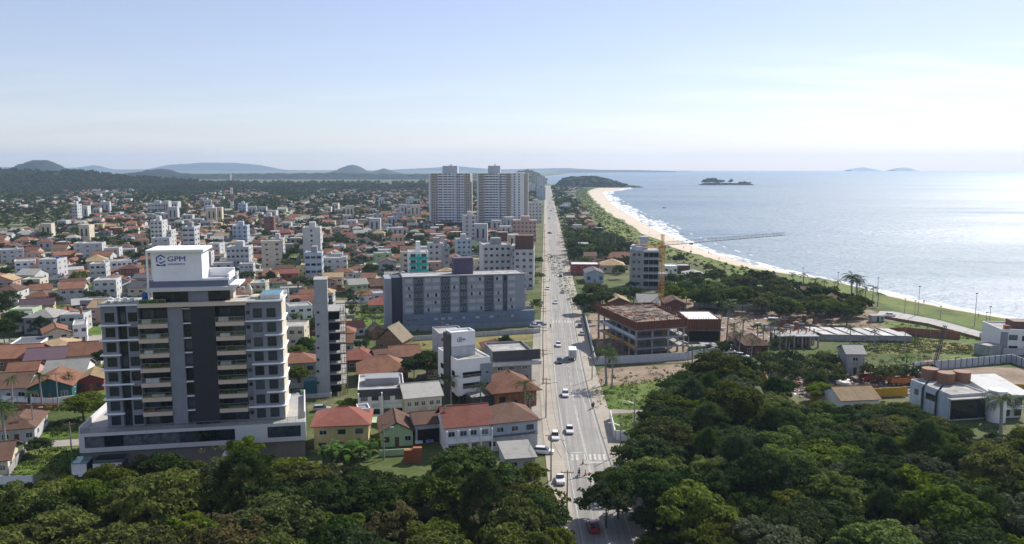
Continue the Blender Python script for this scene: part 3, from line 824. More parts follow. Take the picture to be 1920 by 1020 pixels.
# sign: emblem, lettering
SF = YS - .1
ex0, ez0 = g.hit(293.2, 498.8, SF); ex1, ez1 = g.hit(309.5, 477.3, SF)
ew, eh = ex1 - ex0, ez1 - ez0
def EM(u, v): return (ex0 + ew * u, ez0 + eh * v)
mb = MB()
def stroke(pts, t):
    for (a, b_) in zip(pts, pts[1:]):
        (xa_, za_), (xb_, zb_) = EM(*a), EM(*b_)
        d = Vector((xb_ - xa_, zb_ - za_)).normalized(); n_ = Vector((-d.y, d.x)) * (t / 2); e_ = d * (t * .35)
        q = [(xa_ - e_.x + n_.x, za_ - e_.y + n_.y), (xb_ + e_.x + n_.x, zb_ + e_.y + n_.y), (xb_ + e_.x - n_.x, zb_ + e_.y - n_.y), (xa_ - e_.x - n_.x, za_ - e_.y - n_.y)]
        mb.face([(p[0], SF - .05 - .004 * len(mb.f), p[1]) for p in q])
stroke([(.92, .74), (.5, .95), (.06, .74), (.06, .42), (.14, .37)], ew * .13)
stroke([(.92, .44), (.92, .42), (.52, .24), (.36, .32)], ew * .13)
cxe, cze = EM(.48, .62); mb.face([(cxe + ew * .12 * math.cos(t), SF - .05, cze + ew * .12 * math.sin(t)) for t in [i * math.pi / 8 for i in range(16)]])
p_ = [EM(.02, .20), EM(.5, .06), EM(.98, .20), EM(.98, .0), EM(.02, .0)]
mb.face([(p_[0][0], SF - .05, p_[0][1]), (p_[4][0], SF - .05, p_[4][1]), (p_[1][0], SF - .05, p_[1][1])])
mb.face([(p_[4][0], SF - .05, p_[4][1]), (p_[3][0], SF - .05, p_[3][1]), (p_[1][0], SF - .05, p_[1][1])])
mb.face([(p_[3][0], SF - .05, p_[3][1]), (p_[2][0], SF - .05, p_[2][1]), (p_[1][0], SF - .05, p_[1][1])])
mb.build('sign_emblem', LOGO, T)
tx0, tz0 = g.hit(314.3, 490.2, SF); tx1, tz1 = g.hit(347, 480.2, SF)
text_mesh('GPM', tz1 - tz0, tx0, tz0, SF - .06, LOGO, T, width=tx1 - tx0, bold=.0, name='sign_lettering')
tx0, tz0 = g.hit(315.5, 496.9, SF); tx1, tz1 = g.hit(346.6, 493.2, SF)
text_mesh('EMPREENDIMENTOS', tz1 - tz0, tx0, tz0, SF - .06, LOGO2, T, width=tx1 - tx0, bold=.0, name='sign_small_lettering')
FOOT = [(g.w(wp/2, 8).x, g.w(wp/2, 8).y, 27)]

# ================================================================== generic slab block placed by its front roof corners
def block(name, label, cat, pl, pr, h, depth, wallm, group=None, floors=None, cols=None, base=0.0, ww=1.4, wh=1.2, gm=None, frame=None,
          parapet=.5, side_cols=0, style=1, rng=None, skip=0.0, roofm=None, wall_name='wall', z0=0.0, ang=None):
    A, B = P(pl[0], pl[1], h), P(pr[0], pr[1], h)
    d = B - A; a = math.atan2(d.y, d.x) if ang is None else ang; w = d.length if ang is None else Fr(A, a).hit(pr[0], pr[1], 0)[0]
    t = thing(name, label, cat, (A.x, A.y, 0), a, group)
    t['w'] = w; t['d'] = depth; t['h'] = h
    mb = MB(); mb.box(0, w, 0, depth, z0, h - .15, 0)
    for q in ((0, w, 0, .2), (0, w, depth - .2, depth), (0, .2, .2, depth - .2), (w - .2, w, .2, depth - .2)): mb.box(q[0], q[1], q[2], q[3], h - .15, h + parapet, 0)
    mb.build(wall_name, wallm, t)
    mb = MB(); mb.box(.2, w - .2, .2, depth - .2, h - .15, h + .02); mb.build('flat_roof', roofm or SLAB, t)
    if floors:
        fh = (h - base) / floors; r = rng or random.Random(int(w * 100))
        for k in range(floors):
            for c in range(cols or 0):
                if r.random() < skip: continue
                win(t, w * (c + .5) / cols, -.005, base + fh * k + fh * .32, ww, wh, gm=gm, frame=frame, style=style)
            for c in range(side_cols):
                win(t, w + .005, depth * (c + .5) / side_cols, base + fh * k + fh * .32, ww, wh, math.pi / 2, gm=gm, frame=frame, style=style)
    FOOT.append((A.x + math.cos(a) * w / 2 - math.sin(a) * depth / 2, A.y + math.sin(a) * w / 2 + math.cos(a) * depth / 2, max(w, depth) * .62))
    return t, w, Fr(A, a)

# ================================================================== the long grey hotel
HG = paint('hotel_grey_render', (.255, .28, .325), .7, .07)
HD = paint('hotel_slate_render', (.060, .078, .105), .7, .07)
HB = paint('hotel_blue_grey_base', (.15, .195, .26), .7, .07)
SHUT = paint('roller_shutter', (.40, .42, .45), .6, .05)
t, w, f = block('long_apartment_block', 'long grey five-storey block with slate blue vertical strips and a purple rooftop box', 'apartment building', (755, 521), (984, 514), 19.6, 13, HG, parapet=.35)
zb = 5.9; fh = (19.6 - zb) / 5
mb = MB(); mb.box(-.3, w + 3.5, -1.6, -.01, 0, zb, 0); mb.build('base_storey', HB, t)
mb = MB(); mb.box(-.3, w + 3.5, -3.0, -1.61, 0, 1.7, 0); mb.build('front_wall', paint('grey_blue_wall', (.22, .25, .29)), t)
def hx(px): return f.hit(px, 560)[0]
for a, b_ in ((776, 794), (827, 844), (862, 876), (908.5, 925.5), (943, 951)):
    mb = MB(); mb.box(hx(a), hx(b_), -.08, -.01, zb, 19.5); mb.build('slate_strip', HD, t)
    for k in range(5):
        if b_ - a > 10:
            for i in range(3): win(t, hx(a + (b_ - a) * (i + .5) / 3), -.09, zb + fh * k + .7, .75, 1.3, frame=SHUT, style=0)
        else: win(t, hx((a + b_) / 2), -.09, zb + fh * k + .7, .8, 1.5, style=0)
rr = random.Random(9)
for a, b_ in ((760, 774), (797, 809), (811, 825), (846, 860), (879, 892), (894, 907), (928, 941), (953, 966)):
    for k in range(5):
        xm = hx((a + b_) / 2); w_ = hx(b_) - hx(a)
        win(t, xm, -.005, zb + fh * k + .75, w_, 1.35, gm=SHUT, frame=SHUT, style=2, name='shuttered_window')
        if rr.random() < .22: win(t, xm + rr.uniform(-.5, .5), -.08, zb + fh * k + .8, .7, 1.2, style=0, frame=FRAME)
rr = random.Random(10)
for px in range(764, 985, 13):
    if rr.random() < .8: win(t, hx(px), -1.605, 3.6, rr.choice([1.0, 1.5]), .9, gm=rr.choice([SHUT, GLASS, SHUT]), frame=SHUT)
    if px < 880 and rr.random() < .6: win(t, hx(px), -1.605, 1.9, .9, .7, frame=SHUT)
lw = f.hit(722, 560, 1.5)[0]
mb = MB(); mb.box(lw, lw + 2.4, 1.2, 12, 0, 19.3, 0); mb.box(lw + 2.4, -.01, 3.5, 12, 0, 19.3, 1); mb.build('stair_wing', [HG, HD], t)
ba, bb = f.hit(851, 500, 4)[0], f.hit(887, 500, 4)[0]; bz = f.hit(860, 485, 4)[1]
mb = MB(); mb.box(ba, bb, 4, 9.5, 19.62, bz, 0); mb.box(ba - .1, bb + .1, 3.9, 9.6, bz, bz + .2, 1); mb.build('purple_rooftop_box', [PURPLE, PURPLE], t)
mb = MB(); mb.box(-.35, w + .3, -.4, .1, 19.96, 20.12); mb.build('white_coping', WHITE, t)

# ================================================================== white office with the rooftop sign box
t, w, f = block('office_building', 'white four-storey office with blue lettering on its tall rooftop box', 'office building', (857.5, 678), (919, 671.5), 11.6, 15, WHITE, parapet=.45, z0=2.6)
mb = MB()
for px_ in (.4, w * .35, w * .65, w - .8):
    for py_ in (.5, 7, 14): mb.box(px_, px_ + .4, py_, py_ + .4, 0, 2.6)
mb.box(1.2, w - 1, 8, 14.5, 0, 2.6); mb.build('ground_floor_columns', DGREY, t)
mb = MB(); mb.box(-.01 + w * .69, w + .25, -.12, -.01, .3, 10.4); mb.box(w + .01, w + .25, -.01, 6, .3, 10.4); mb.build('grey_panel', paint('blue_grey_panel', (.24, .28, .32)), t)
for k in range(3):
    z = f.hit(900, [692.5, 713, 733.5][k], 0)[1]
    mb = MB(); mb.box(w * .16, w * .72, -.14, -.02, z - 1.7, z - .35); mb.build('balcony_opening', DARKV, t)
    railing(t, w * .16, w * .73, -.22, z - 1.75, .75)
    for yy in (3.0, 7.5, 11.5): win(t, -.005, yy, z - 1.7, 2.2, 1.3, -math.pi / 2, style=1)
    win(t, w * .90, -.13, z - 1.1, .6, .5, style=0)
sxa, sxb = f.hit(846, 640, 5)[0], f.hit(891, 640, 5)[0]; szz = f.hit(868, 625, 5)[1]
mb = MB(); mb.box(sxa, sxb, 5, 9.2, 11.63, szz, 0); mb.box(sxa - .7, sxa - .01, 4.9, 9.2, 1.0, szz + .02, 1)
for q in ((sxa, sxb, 5, 5.25), (sxa, sxb, 8.95, 9.2), (sxa, sxa + .25, 5.25, 8.95), (sxb - .25, sxb, 5.25, 8.95)): mb.box(*q, szz, szz + .5, 0)
mb.build('sign_box', [WHITE, DGREY], t)
mb = MB(); mb.box(sxa + .02, sxb - .02, 4.95, 4.99, 11.7, f.hit(868, 648, 5)[1]); mb.build('grey_sign_base', LGREY, t)
a0, z0_ = f.hit(857.5, 642.5, 5); a1, z1_ = f.hit(872.5, 631.5, 5)
cx_, cz_, rx_, rz_ = a0 + (a1 - a0) * .36, (z0_ + z1_) / 2, (a1 - a0) * .40, (z1_ - z0_) * .5
mb = MB()
for i in range(14):
    t0 = math.radians(60 + i * 18); t1 = math.radians(60 + (i + 1) * 18 + 2)
    mb.face([(cx_ + rx_ * s_ * math.cos(q), 4.93, cz_ + rz_ * s_ * math.sin(q)) for s_, q in ((1, t0), (1, t1), (.82, t1), (.82, t0))])
mb.build('sign_emblem', LOGO, t)
text_mesh('jm', (z1_ - z0_) * .62, a0 + (a1 - a0) * .2, z0_ + (z1_ - z0_) * .2, 4.92, LOGO, t, width=(a1 - a0) * .78, bold=.01, name='sign_lettering')
b0_, c0_ = f.hit(868, 639.2, 5); b1_, c1_ = f.hit(878.5, 638.2, 5)
mb = MB(); mb.box(b0_, b1_, 4.92, 4.96, c0_, c1_); mb.build('sign_underline', LOGO, t)
mb = MB()
ga, gb = f.hit(885, 745, -5)[0], f.hit(928, 748, -5)[0]
mb.box(ga, gb, -5, -.5, 0, 3.4, 0, top=1); mb.build('entrance_annex', [DGREY, GREYT], t)

# ================================================================== slim concrete shaft building
A = P(588, 528, 30.6); f = Fr(A, math.radians(14))
wsh = f.hit(613, 528)[0]
t = thing('concrete_stair_tower', 'slim raw concrete stair tower of an unfinished building with open floors at its side', 'building', f.O, f.a)
SHC = paint('shaft_concrete', (.33, .35, .37), .85, .1)
mb = MB(); mb.box(0, wsh, 0, 6, 0, 30.8, 0); mb.box(-.15, wsh + .15, -.1, 6.1, f.hit(600, 569)[1], f.hit(600, 569)[1] + .25, 1); mb.box(-.1, wsh + .1, -.08, 6.08, 30.8, 31.1, 1); mb.build('concrete_shaft', [SHC, CONC], t)
for py in (588, 610.5, 632.5, 654.5, 676.5, 698.5, 720, 742):
    win(t, f.hit(596.5, py)[0], -.005, f.hit(596.5, py)[1], .6, .6, style=0)
xf, zt_ = f.hit(646, 580, 1)
n = 8; zt_ = f.hit(618, 583, 1)[1]
for k in range(n):
    z = zt_ - k * (zt_ / n)
    mb = MB(); mb.box(wsh + .02, xf, 1.0, 11, z - .28, z); mb.build('floor_slab', CONC, t)
mb = MB(); mb.box(wsh + .02, xf - 1.4, 4, 10.6, 0, zt_ - .3); mb.build('dark_core', DARKV, t)
mb = MB()
zz = 0
while zz < zt_ + 1.5:
    mb.box(xf - 1.1, xf + .25, .6, .68, zz, zz + .08); mb.box(xf + .17, xf + .25, .68, 8, zz, zz + .08); zz += 1.0
for xx_ in (xf - 1.1, xf - .4, xf + .2): mb.box(xx_, xx_ + .07, .52, .6, 0, zt_ + 1.5)
for yy in (3, 6, 8): mb.box(xf + .25, xf + .32, yy, yy + .07, 0, zt_ + 1.5)
mb.build('scaffold', WOOD, t)
mb = MB(); mb.box(-3.4, wsh + .3, -1.2, 3, 0, 1.0, 0); mb.box(-3.4, -.02, -.6, 3, 1.0, 4.5, 1); mb.build('low_annex', [LGREY, TEALD], t)
FOOT.append((f.w(4, 5).x, f.w(4, 5).y, 9))

# ================================================================== twin towers
TW = paint('twin_white_render', (.74, .75, .77), .7, .05); TB = paint('twin_tan_render', (.40, .37, .31), .7, .06); TG = paint('twin_grey_render', (.48, .50, .53), .7, .05)
def twin(pxl, pxr, side_px, label):
    zt_ = 59.5; Y = 800.0
    A = at_depth(pxl, 326, Y); A.z = 0; f = Fr(A, 0.0)
    w = f.hit(pxr, 330)[0]; dpt = 22.0
    t = thing('residential_tower', label, 'apartment building', f.O, 0, 'twin residential towers')
    h = f.hit((pxl + pxr) / 2, 325)[1]
    q = [0, .045, .225, .60, .66, .84, 1.0]
    mb = MB()
    mb.box(0, w * q[1], 0, dpt, 0, h, 0); mb.box(w * q[1], w * q[2], -.6, dpt, 0, h, 1); mb.box(w * q[2], w * q[4], .8, dpt, 0, h - 1, 2); mb.box(w * q[4], w * q[5], 0, dpt, 0, h, 2); mb.box(w * q[5], w, -.6, dpt, 0, h, 1)
    if side_px: mb.box(w + .01, w + 13, 3, dpt, 0, h + .6, 0); mb.box(w + 13.01, w + 17, 4.5, dpt, 0, h, 1)
    mb.build('tower_body', [TW, TB, TG], t)
    mb = MB(); mb.box(w * .32, w * .68, 5, 15, h + .01, h + 7.5); mb.box(w * .50, w * .54, 7, 9, h + 7.5, h + 9); mb.build('lift_house', TG, t)
    mb = MB(); mb.box(-1, w + 14, -8, dpt + 4, 0, 4.5); mb.build('parking_podium', DGREY, t)
    fl = (h - 5) / 19
    for k in range(19):
        z = 5 + fl * k
        mb = MB(); mb.box(w * q[2] + .02, w * q[4] - .02, -.7, .78, z - .15, z + 1.05); mb.build('balcony', TW, t)
        if k < 18 or True:
            for u, ww in ((.28, 4.0), (.40, 3.6), (.50, 2.6), (.58, 1.6)): win(t, w * u, .79, z + 1.05, ww, 1.4, style=1, frame=TG)
        for u in (.09, .13, .18, .90, .95): win(t, w * u, -.605, z + .95, 1.0, 1.1, style=0)
        for u in (.69, .74, .80): win(t, w * u, -.005, z + .95, 1.3, 1.3, style=0)
        mb = MB(); mb.box(w * q[5] - 4, w * q[5] - .05, -.7, -.01, z - .15, z + 1.0); mb.build('balcony', TW, t)
        if side_px:
            for u in (3.5, 8.0): win(t, w + u, 2.995, z + .95, 1.7, 1.3, style=0)
    FOOT.append((f.w(w/2, 8).x, Y + 8, 34))
    return t
twin(803.5, 882, False, 'tan and white residential tower of the pair, farther from the avenue')
twin(894, 958, True, 'tan and white residential tower of the pair, nearer the avenue with a windowed side wing')
# ------------------------------------------------------------------ houses
def roof_mesh(kind_, w, d, h, pitch, ov, rm, wm, parent, ridge_cap=True):
    "gable (ridge along the front), gabley (ridge towards the front), hip, shed; returns the roof object"
    mb = MB(); t = .16
    def slab(pts):
        b = [(p[0], p[1], p[2] + t) for p in pts]
        n = len(pts); mb.face(b)
        for i in range(n):
            j = (i + 1) % n; mb.face([pts[i], pts[j], b[j], b[i]])
        mb.face(list(reversed(pts)))
    x0, x1, y0, y1 = -ov, w + ov, -ov, d + ov
    if kind_ == 'gable':
        r = (d / 2 + ov) * pitch; e = h - ov * pitch * 0; ym = d / 2
        slab([(x0, y0, e), (x1, y0, e), (x1, ym, e + r), (x0, ym, e + r)]); slab([(x0, ym, e + r), (x1, ym, e + r), (x1, y1, e), (x0, y1, e)])
        if ridge_cap: mb.tube((x0, ym, e + r + t), (x1, ym, e + r + t), .14, n=6)
        walls = [[(0, 0, h - .02), (0, d, h - .02), (0, ym, e + r * (d / (d + 2 * ov)))], [(w, 0, h - .02), (w, d, h - .02), (w, ym, e + r * (d / (d + 2 * ov)))]]
    elif kind_ == 'gabley':
        r = (w / 2 + ov) * pitch; e = h; xm = w / 2
        slab([(x0, y1, e), (x0, y0, e), (xm, y0, e + r), (xm, y1, e + r)]); slab([(xm, y1, e + r), (xm, y0, e + r), (x1, y0, e), (x1, y1, e)])
        if ridge_cap: mb.tube((xm, y0, e + r + t), (xm, y1, e + r + t), .14, n=6)
        walls = [[(0, 0, h - .02), (w, 0, h - .02), (xm, 0, e + r * (w / (w + 2 * ov)))], [(0, d, h - .02), (w, d, h - .02), (xm, d, e + r * (w / (w + 2 * ov)))]]
    elif kind_ == 'hip':
        if w >= d:
            r = (d / 2 + ov) * pitch; a = d / 2 + ov; L0, L1 = (x0 + a * .9, d / 2, h + r), (x1 - a * .9, d / 2, h + r)
            slab([(x0, y0, h), (x1, y0, h), L1, L0]); slab([(x1, y1, h), (x0, y1, h), L0, L1]); slab([(x0, y1, h), (x0, y0, h), L0]); slab([(x1, y0, h), (x1, y1, h), L1])
        else:
            r = (w / 2 + ov) * pitch; a = w / 2 + ov; L0, L1 = (w / 2, y0 + a * .9, h + r), (w / 2, y1 - a * .9, h + r)
            slab([(x0, y1, h), (x0, y0, h), L0, L1]); slab([(x1, y0, h), (x1, y1, h), L1, L0]); slab([(x0, y0, h), (x1, y0, h), L0]); slab([(x1, y1, h), (x0, y1, h), L1])
        mb.tube((L0[0], L0[1], L0[2] + t), (L1[0], L1[1], L1[2] + t), .13, n=6)
        walls = []
    else:
        r = d * pitch
        slab([(x0, y0, h), (x1, y0, h), (x1, y1, h + r), (x0, y1, h + r)])
        walls = [[(0, 0, h - .02), (0, d, h - .02), (0, d, h + r)], [(w, 0, h - .02), (w, d, h - .02), (w, d, h + r)], [(0, d, h), (w, d, h), (w, d, h + r), (0, d, h + r)]]
    for f in walls: mb.face(f, 1)
    return mb.build('roof', [rm, wm], parent)

def in_foot(x, y, rad):
    return any((x - a) ** 2 + (y - b) ** 2 < (rad + c) ** 2 for a, b, c in FOOT)
WINC = [None]
def house(label, loc, a, w, d, h, roof, rm, wm, pitch=.42, ov=.5, storeys=1, wins=3, side=2, tank=False, chim=False, door=True, cat='house', name='house', group=None, frame=None, parapet=.5, annex=None, pre=None, foot=True, rwin=None):
    rr = rwin or random.Random(int((loc[0] * 31 + loc[1] * 17)))
    t = thing(name, label, cat, (loc[0], loc[1], 0), a, group)
    mb = MB(); mb.box(0, w, 0, d, 0, h, 0)
    if roof == 'flat':
        for q in ((0, w, 0, .18), (0, w, d - .18, d), (0, .18, .18, d - .18), (w - .18, w, .18, d - .18)): mb.box(*q, h + .003, h + parapet, 0)
    mb.build('wall', wm, t)
    if roof == 'flat':
        rb = MB(); rb.box(.18, w - .18, .18, d - .18, h - .1, h + .06); ro = rb.build('flat_roof', rm, t)
    else: ro = roof_mesh(roof, w, d, h, pitch, ov, rm, wm, t)
    fh = h / storeys
    for k in range(storeys):
        for i in range(wins):
            if door and k == 0 and i == wins // 2:
                db = MB(); x = w * (i + .5) / wins; db.box(x - .45, x + .45, -.06, -.004, .02, 2.1); db.build('door', rr.choice([WOOD, DGREY, WOOD, BROWNP]), t); continue
            win(t, w * (i + .5) / wins + rr.uniform(-.2, .2), -.004, fh * k + fh * .33, min(1.6, w / wins * .6), fh * .38, frame=frame or rr.choice([WFRAME, FRAME, WFRAME]))
        for i in range(side):
            win(t, w + .004, d * (i + .5) / side, fh * k + fh * .33, 1.3, fh * .38, math.pi / 2, frame=frame or WFRAME)
    if tank:
        mb = MB(); mb.lathe([(.75, 0), (.85, .9), (.8, 1.0), (.3, 1.2), (.02, 1.22)], 12, (w * .7, d * .6, h + (.1 if roof == 'flat' else pitch * min(w, d) * .45))); mb.build('water_tank', rr.choice([LBLUE, BLUE, LBLUE]), t)
    if chim:
        mb = MB(); mb.box(w * .75, w * .75 + .7, d * .3, d * .3 + .7, h - .2, h + pitch * d * .5 + .9, 0); mb.box(w * .75 - .1, w * .75 + .8, d * .3 - .1, d * .3 + .8, h + pitch * d * .5 + .9, h + pitch * d * .5 + 1.05, 1); mb.build('chimney', [BRICKM, CONC], ro)
    if foot: FOOT.append((loc[0] + math.cos(a) * w / 2 - math.sin(a) * d / 2, loc[1] + math.sin(a) * w / 2 + math.cos(a) * d / 2, max(w, d) * .55 + .6))
    return t
def hpx(label, pl, pr, h, d, roof, rm, wm, **k):
    "house placed by its two front eave corners as seen in the photograph"
    A, B = P(pl[0], pl[1], h), P(pr[0], pr[1], h); dv = B - A
    ang = k.pop('ang', None); a = math.atan2(dv.y, dv.x) if ang is None else math.radians(ang)
    w = dv.length if ang is None else Fr(A, a).hit(pr[0], pr[1], 0)[0]
    return house(label, (A.x, A.y), a, w, d, h, roof, rm, wm, **k)

# ---- the row along the near street
t = hpx('yellow two-storey house with a red hipped roof beside the white podium', (588, 800), (690, 796), 5.6, 10, 'hip', REDT, YELLOW, storeys=2, wins=3, pitch=.45, ov=.7)
f = MB(); f.box(9.5, 13, 2, 6, 5.2, 5.35); f.build('terrace_slab', GREENP, t)
hpx('white tall chimney-like annex behind the yellow house', (672, 771), (694, 769), 6.5, 4, 'flat', SLAB, WHITE, storeys=2, wins=1, side=1, name='annex', cat='outbuilding')
hpx('pale green gable-fronted house with a dark brown roof', (714, 812), (774, 808), 3.2, 10, 'gabley', BROWNT, GREENP, pitch=.55, wins=3)
t = hpx('brown roofed carport house open at the front with two parked cars', (779, 797), (822, 793), 4.4, 8, 'gable', BROWNT, LGREY, wins=0, side=0, door=False, pitch=.35)
mb = MB(); mb.box(.4, t.children[0].dimensions.x * .9 if False else 6.0, -.05, -.01, .1, 3.3); mb.build('carport_opening', DARKV, t)
t = hpx('white two-storey house with a red tiled roof and a row of veranda arches', (836, 803), (920, 796), 5.9, 10, 'gable', REDT, WHITE, storeys=2, wins=4, side=0, pitch=.55, ov=.6)
w_ = (P(920, 796, 5.9) - P(836, 803, 5.9)).length
mb = MB()
for i in range(5): mb.box(w_ * i / 4 - .15, w_ * i / 4 + .15, -1.5, -1.2, 0, 5.6)
mb.box(-.2, w_ + .2, -1.5, -.01, 2.9, 3.1); mb.build('veranda', WHITE, t)
mb = MB(); mb.box(.1, w_ - .1, -1.2, -1.14, 3.1, 3.9); mb.build('veranda_parapet', WHITE, t)
hpx('white two-storey corner house with a mossy brown hipped roof by the avenue', (922, 795), (1008, 787), 6.0, 10, 'hip', BROWNT, LBLUE, storeys=2, wins=3, pitch=.5, ov=.6)
hpx('low dark grey flat-roofed shed in front of the corner house', (893, 822), (1006, 812), 3.2, 8, 'shed', DGREYT, LGREY, wins=2, side=0, pitch=.05, ov=.3)
hpx('grey two-storey street house with green shutters below the dark shed', (950, 861), (1004, 857), 4.6, 8, 'shed', GREYT, LGREY, storeys=2, wins=2, side=1, pitch=.06, ov=.4, frame=GREENP)
# townhouses
t = hpx('pair of white townhouses with black attic band and glass balconies', (671, 735), (758, 731), 6.8, 14, 'flat', SLAB, WHITE, storeys=2, wins=4, side=0, frame=FRAME, parapet=.6, door=False)
w_ = (P(758, 731, 6.8) - P(671, 735, 6.8)).length
mb = MB(); mb.box(-.05, w_ + .05, -.35, -.01, 5.6, 7.3); mb.build('black_attic_band', DGREY, t)
mb = MB(); mb.box(w_ * .15, w_ * .9, 5, 10, 6.87, 8.6); mb.build('roof_storey', GREY, t)
for q in (0, w_ / 2, w_ - .3):
    mb = MB(); mb.box(q, q + .3, -1.4, -.36, 0, 6.7); mb.build('party_wall', WHITE, t)
railing(t, .3, w_ / 2 - .05, -1.3, 3.1, 1.0); railing(t, w_ / 2 + .35, w_ - .35, -1.3, 3.1, 1.0)
t = hpx('beige two-storey terrace of narrow houses with grey fibre-cement roof', (760, 748), (828, 742), 5.8, 10, 'gable', GREYT, CREAM, storeys=2, wins=5, side=0, pitch=.4)
for i in range(4):
    mb = MB(); mb.box(3 * i + .4, 3 * i + 2.2, -1.0, -.01, 2.7, 2.85); so = mb.build('balcony', CREAM, t); railing(so, 3 * i + .45, 3 * i + 2.15, -.95, 2.85, .9)
t = hpx('dark-fronted three-storey block with a flat roof beside the avenue', (924, 664), (997, 660), 8.6, 12, 'flat', SLAB, GREY, storeys=3, wins=3, side=2, parapet=.7)
mb = MB(); mb.box(-.1, 13.6, -.4, -.01, 6.6, 9.4); mb.build('black_attic_band', DGREY, t)
mb = MB(); mb.box(-.1, 13.6, -1.4, -.41, 5.3, 6.3); mb.build('balcony', LGREY, t)
t = hpx('brick house with a broad orange hipped roof and white ridge lines beside the avenue', (928, 737), (1006, 730), 4.2, 12, 'hip', TERRA, BRICKM, storeys=1, wins=3, side=2, pitch=.55, ov=1.2)
hpx('thatch-roofed open pavilion beside the long grey block', (704, 640), (752, 636), 2.6, 9, 'gabley', tiles('thatch', (.24, .20, .14), rib=6, var=.3), WOOD, pitch=.95, ang=-12, ov=.6, wins=2, side=0, cat='pavilion', name='thatched_pavilion')
hpx('small thatched kiosk behind the thatched pavilion', (697, 622), (722, 620), 2.6, 6, 'gabley', tiles('thatch', (.24, .20, .14)), WOOD, pitch=.8, ov=.4, wins=1, side=0, cat='pavilion', name='thatched_kiosk')
# between slim tower and the row
hpx('house with reddish hipped roof directly right of the slim concrete tower', (650, 676), (704, 673), 3, 10, 'hip', REDT, BROWNP, pitch=.5)
hpx('long house with brown-orange gable roof behind the round green trees', (706, 674), (752, 670), 3, 9, 'gable', BROWNT, BRICKM, pitch=.4)
hpx('blue-walled house under an orange roof beside the round trees', (735, 671), (790, 667), 3, 10, 'gable', TERRA, BLUE, pitch=.45)
hpx('wide orange-roofed house behind the white townhouses', (674, 702), (765, 697), 3, 12, 'hip', TERRA, BROWNP, pitch=.55, ov=.8)
hpx('small orange-roofed house beside a blue tent behind the slim tower', (647, 617), (684, 614), 2.8, 8, 'gable', TERRA, WHITE, pitch=.4)
hpx('grey workshop with a small red roof between the two towers', (537, 680), (574, 677), 3.2, 9, 'gable', REDT, CONC, pitch=.35, wins=1, side=1)
hpx('white house with flat roof terrace left of the slim tower top', (543, 577), (586, 574), 5.6, 9, 'flat', SLAB, WHITE, storeys=2, wins=3)
hpx('dark blue flat-roofed shop at the foot of the grey podium side', (538, 757), (574, 753), 3.5, 9, 'flat', SLAB, TEALD, wins=1, side=0)
hpx('orange-roofed house under trees left of the slim tower top', (566, 553), (590, 551), 3.0, 8, 'gable', TERRA, CREAM, pitch=.4)
hpx('brown-roofed low house between tower and slim tower', (533, 633), (556, 631), 3.0, 8, 'hip', BROWNT, GREY, pitch=.5)
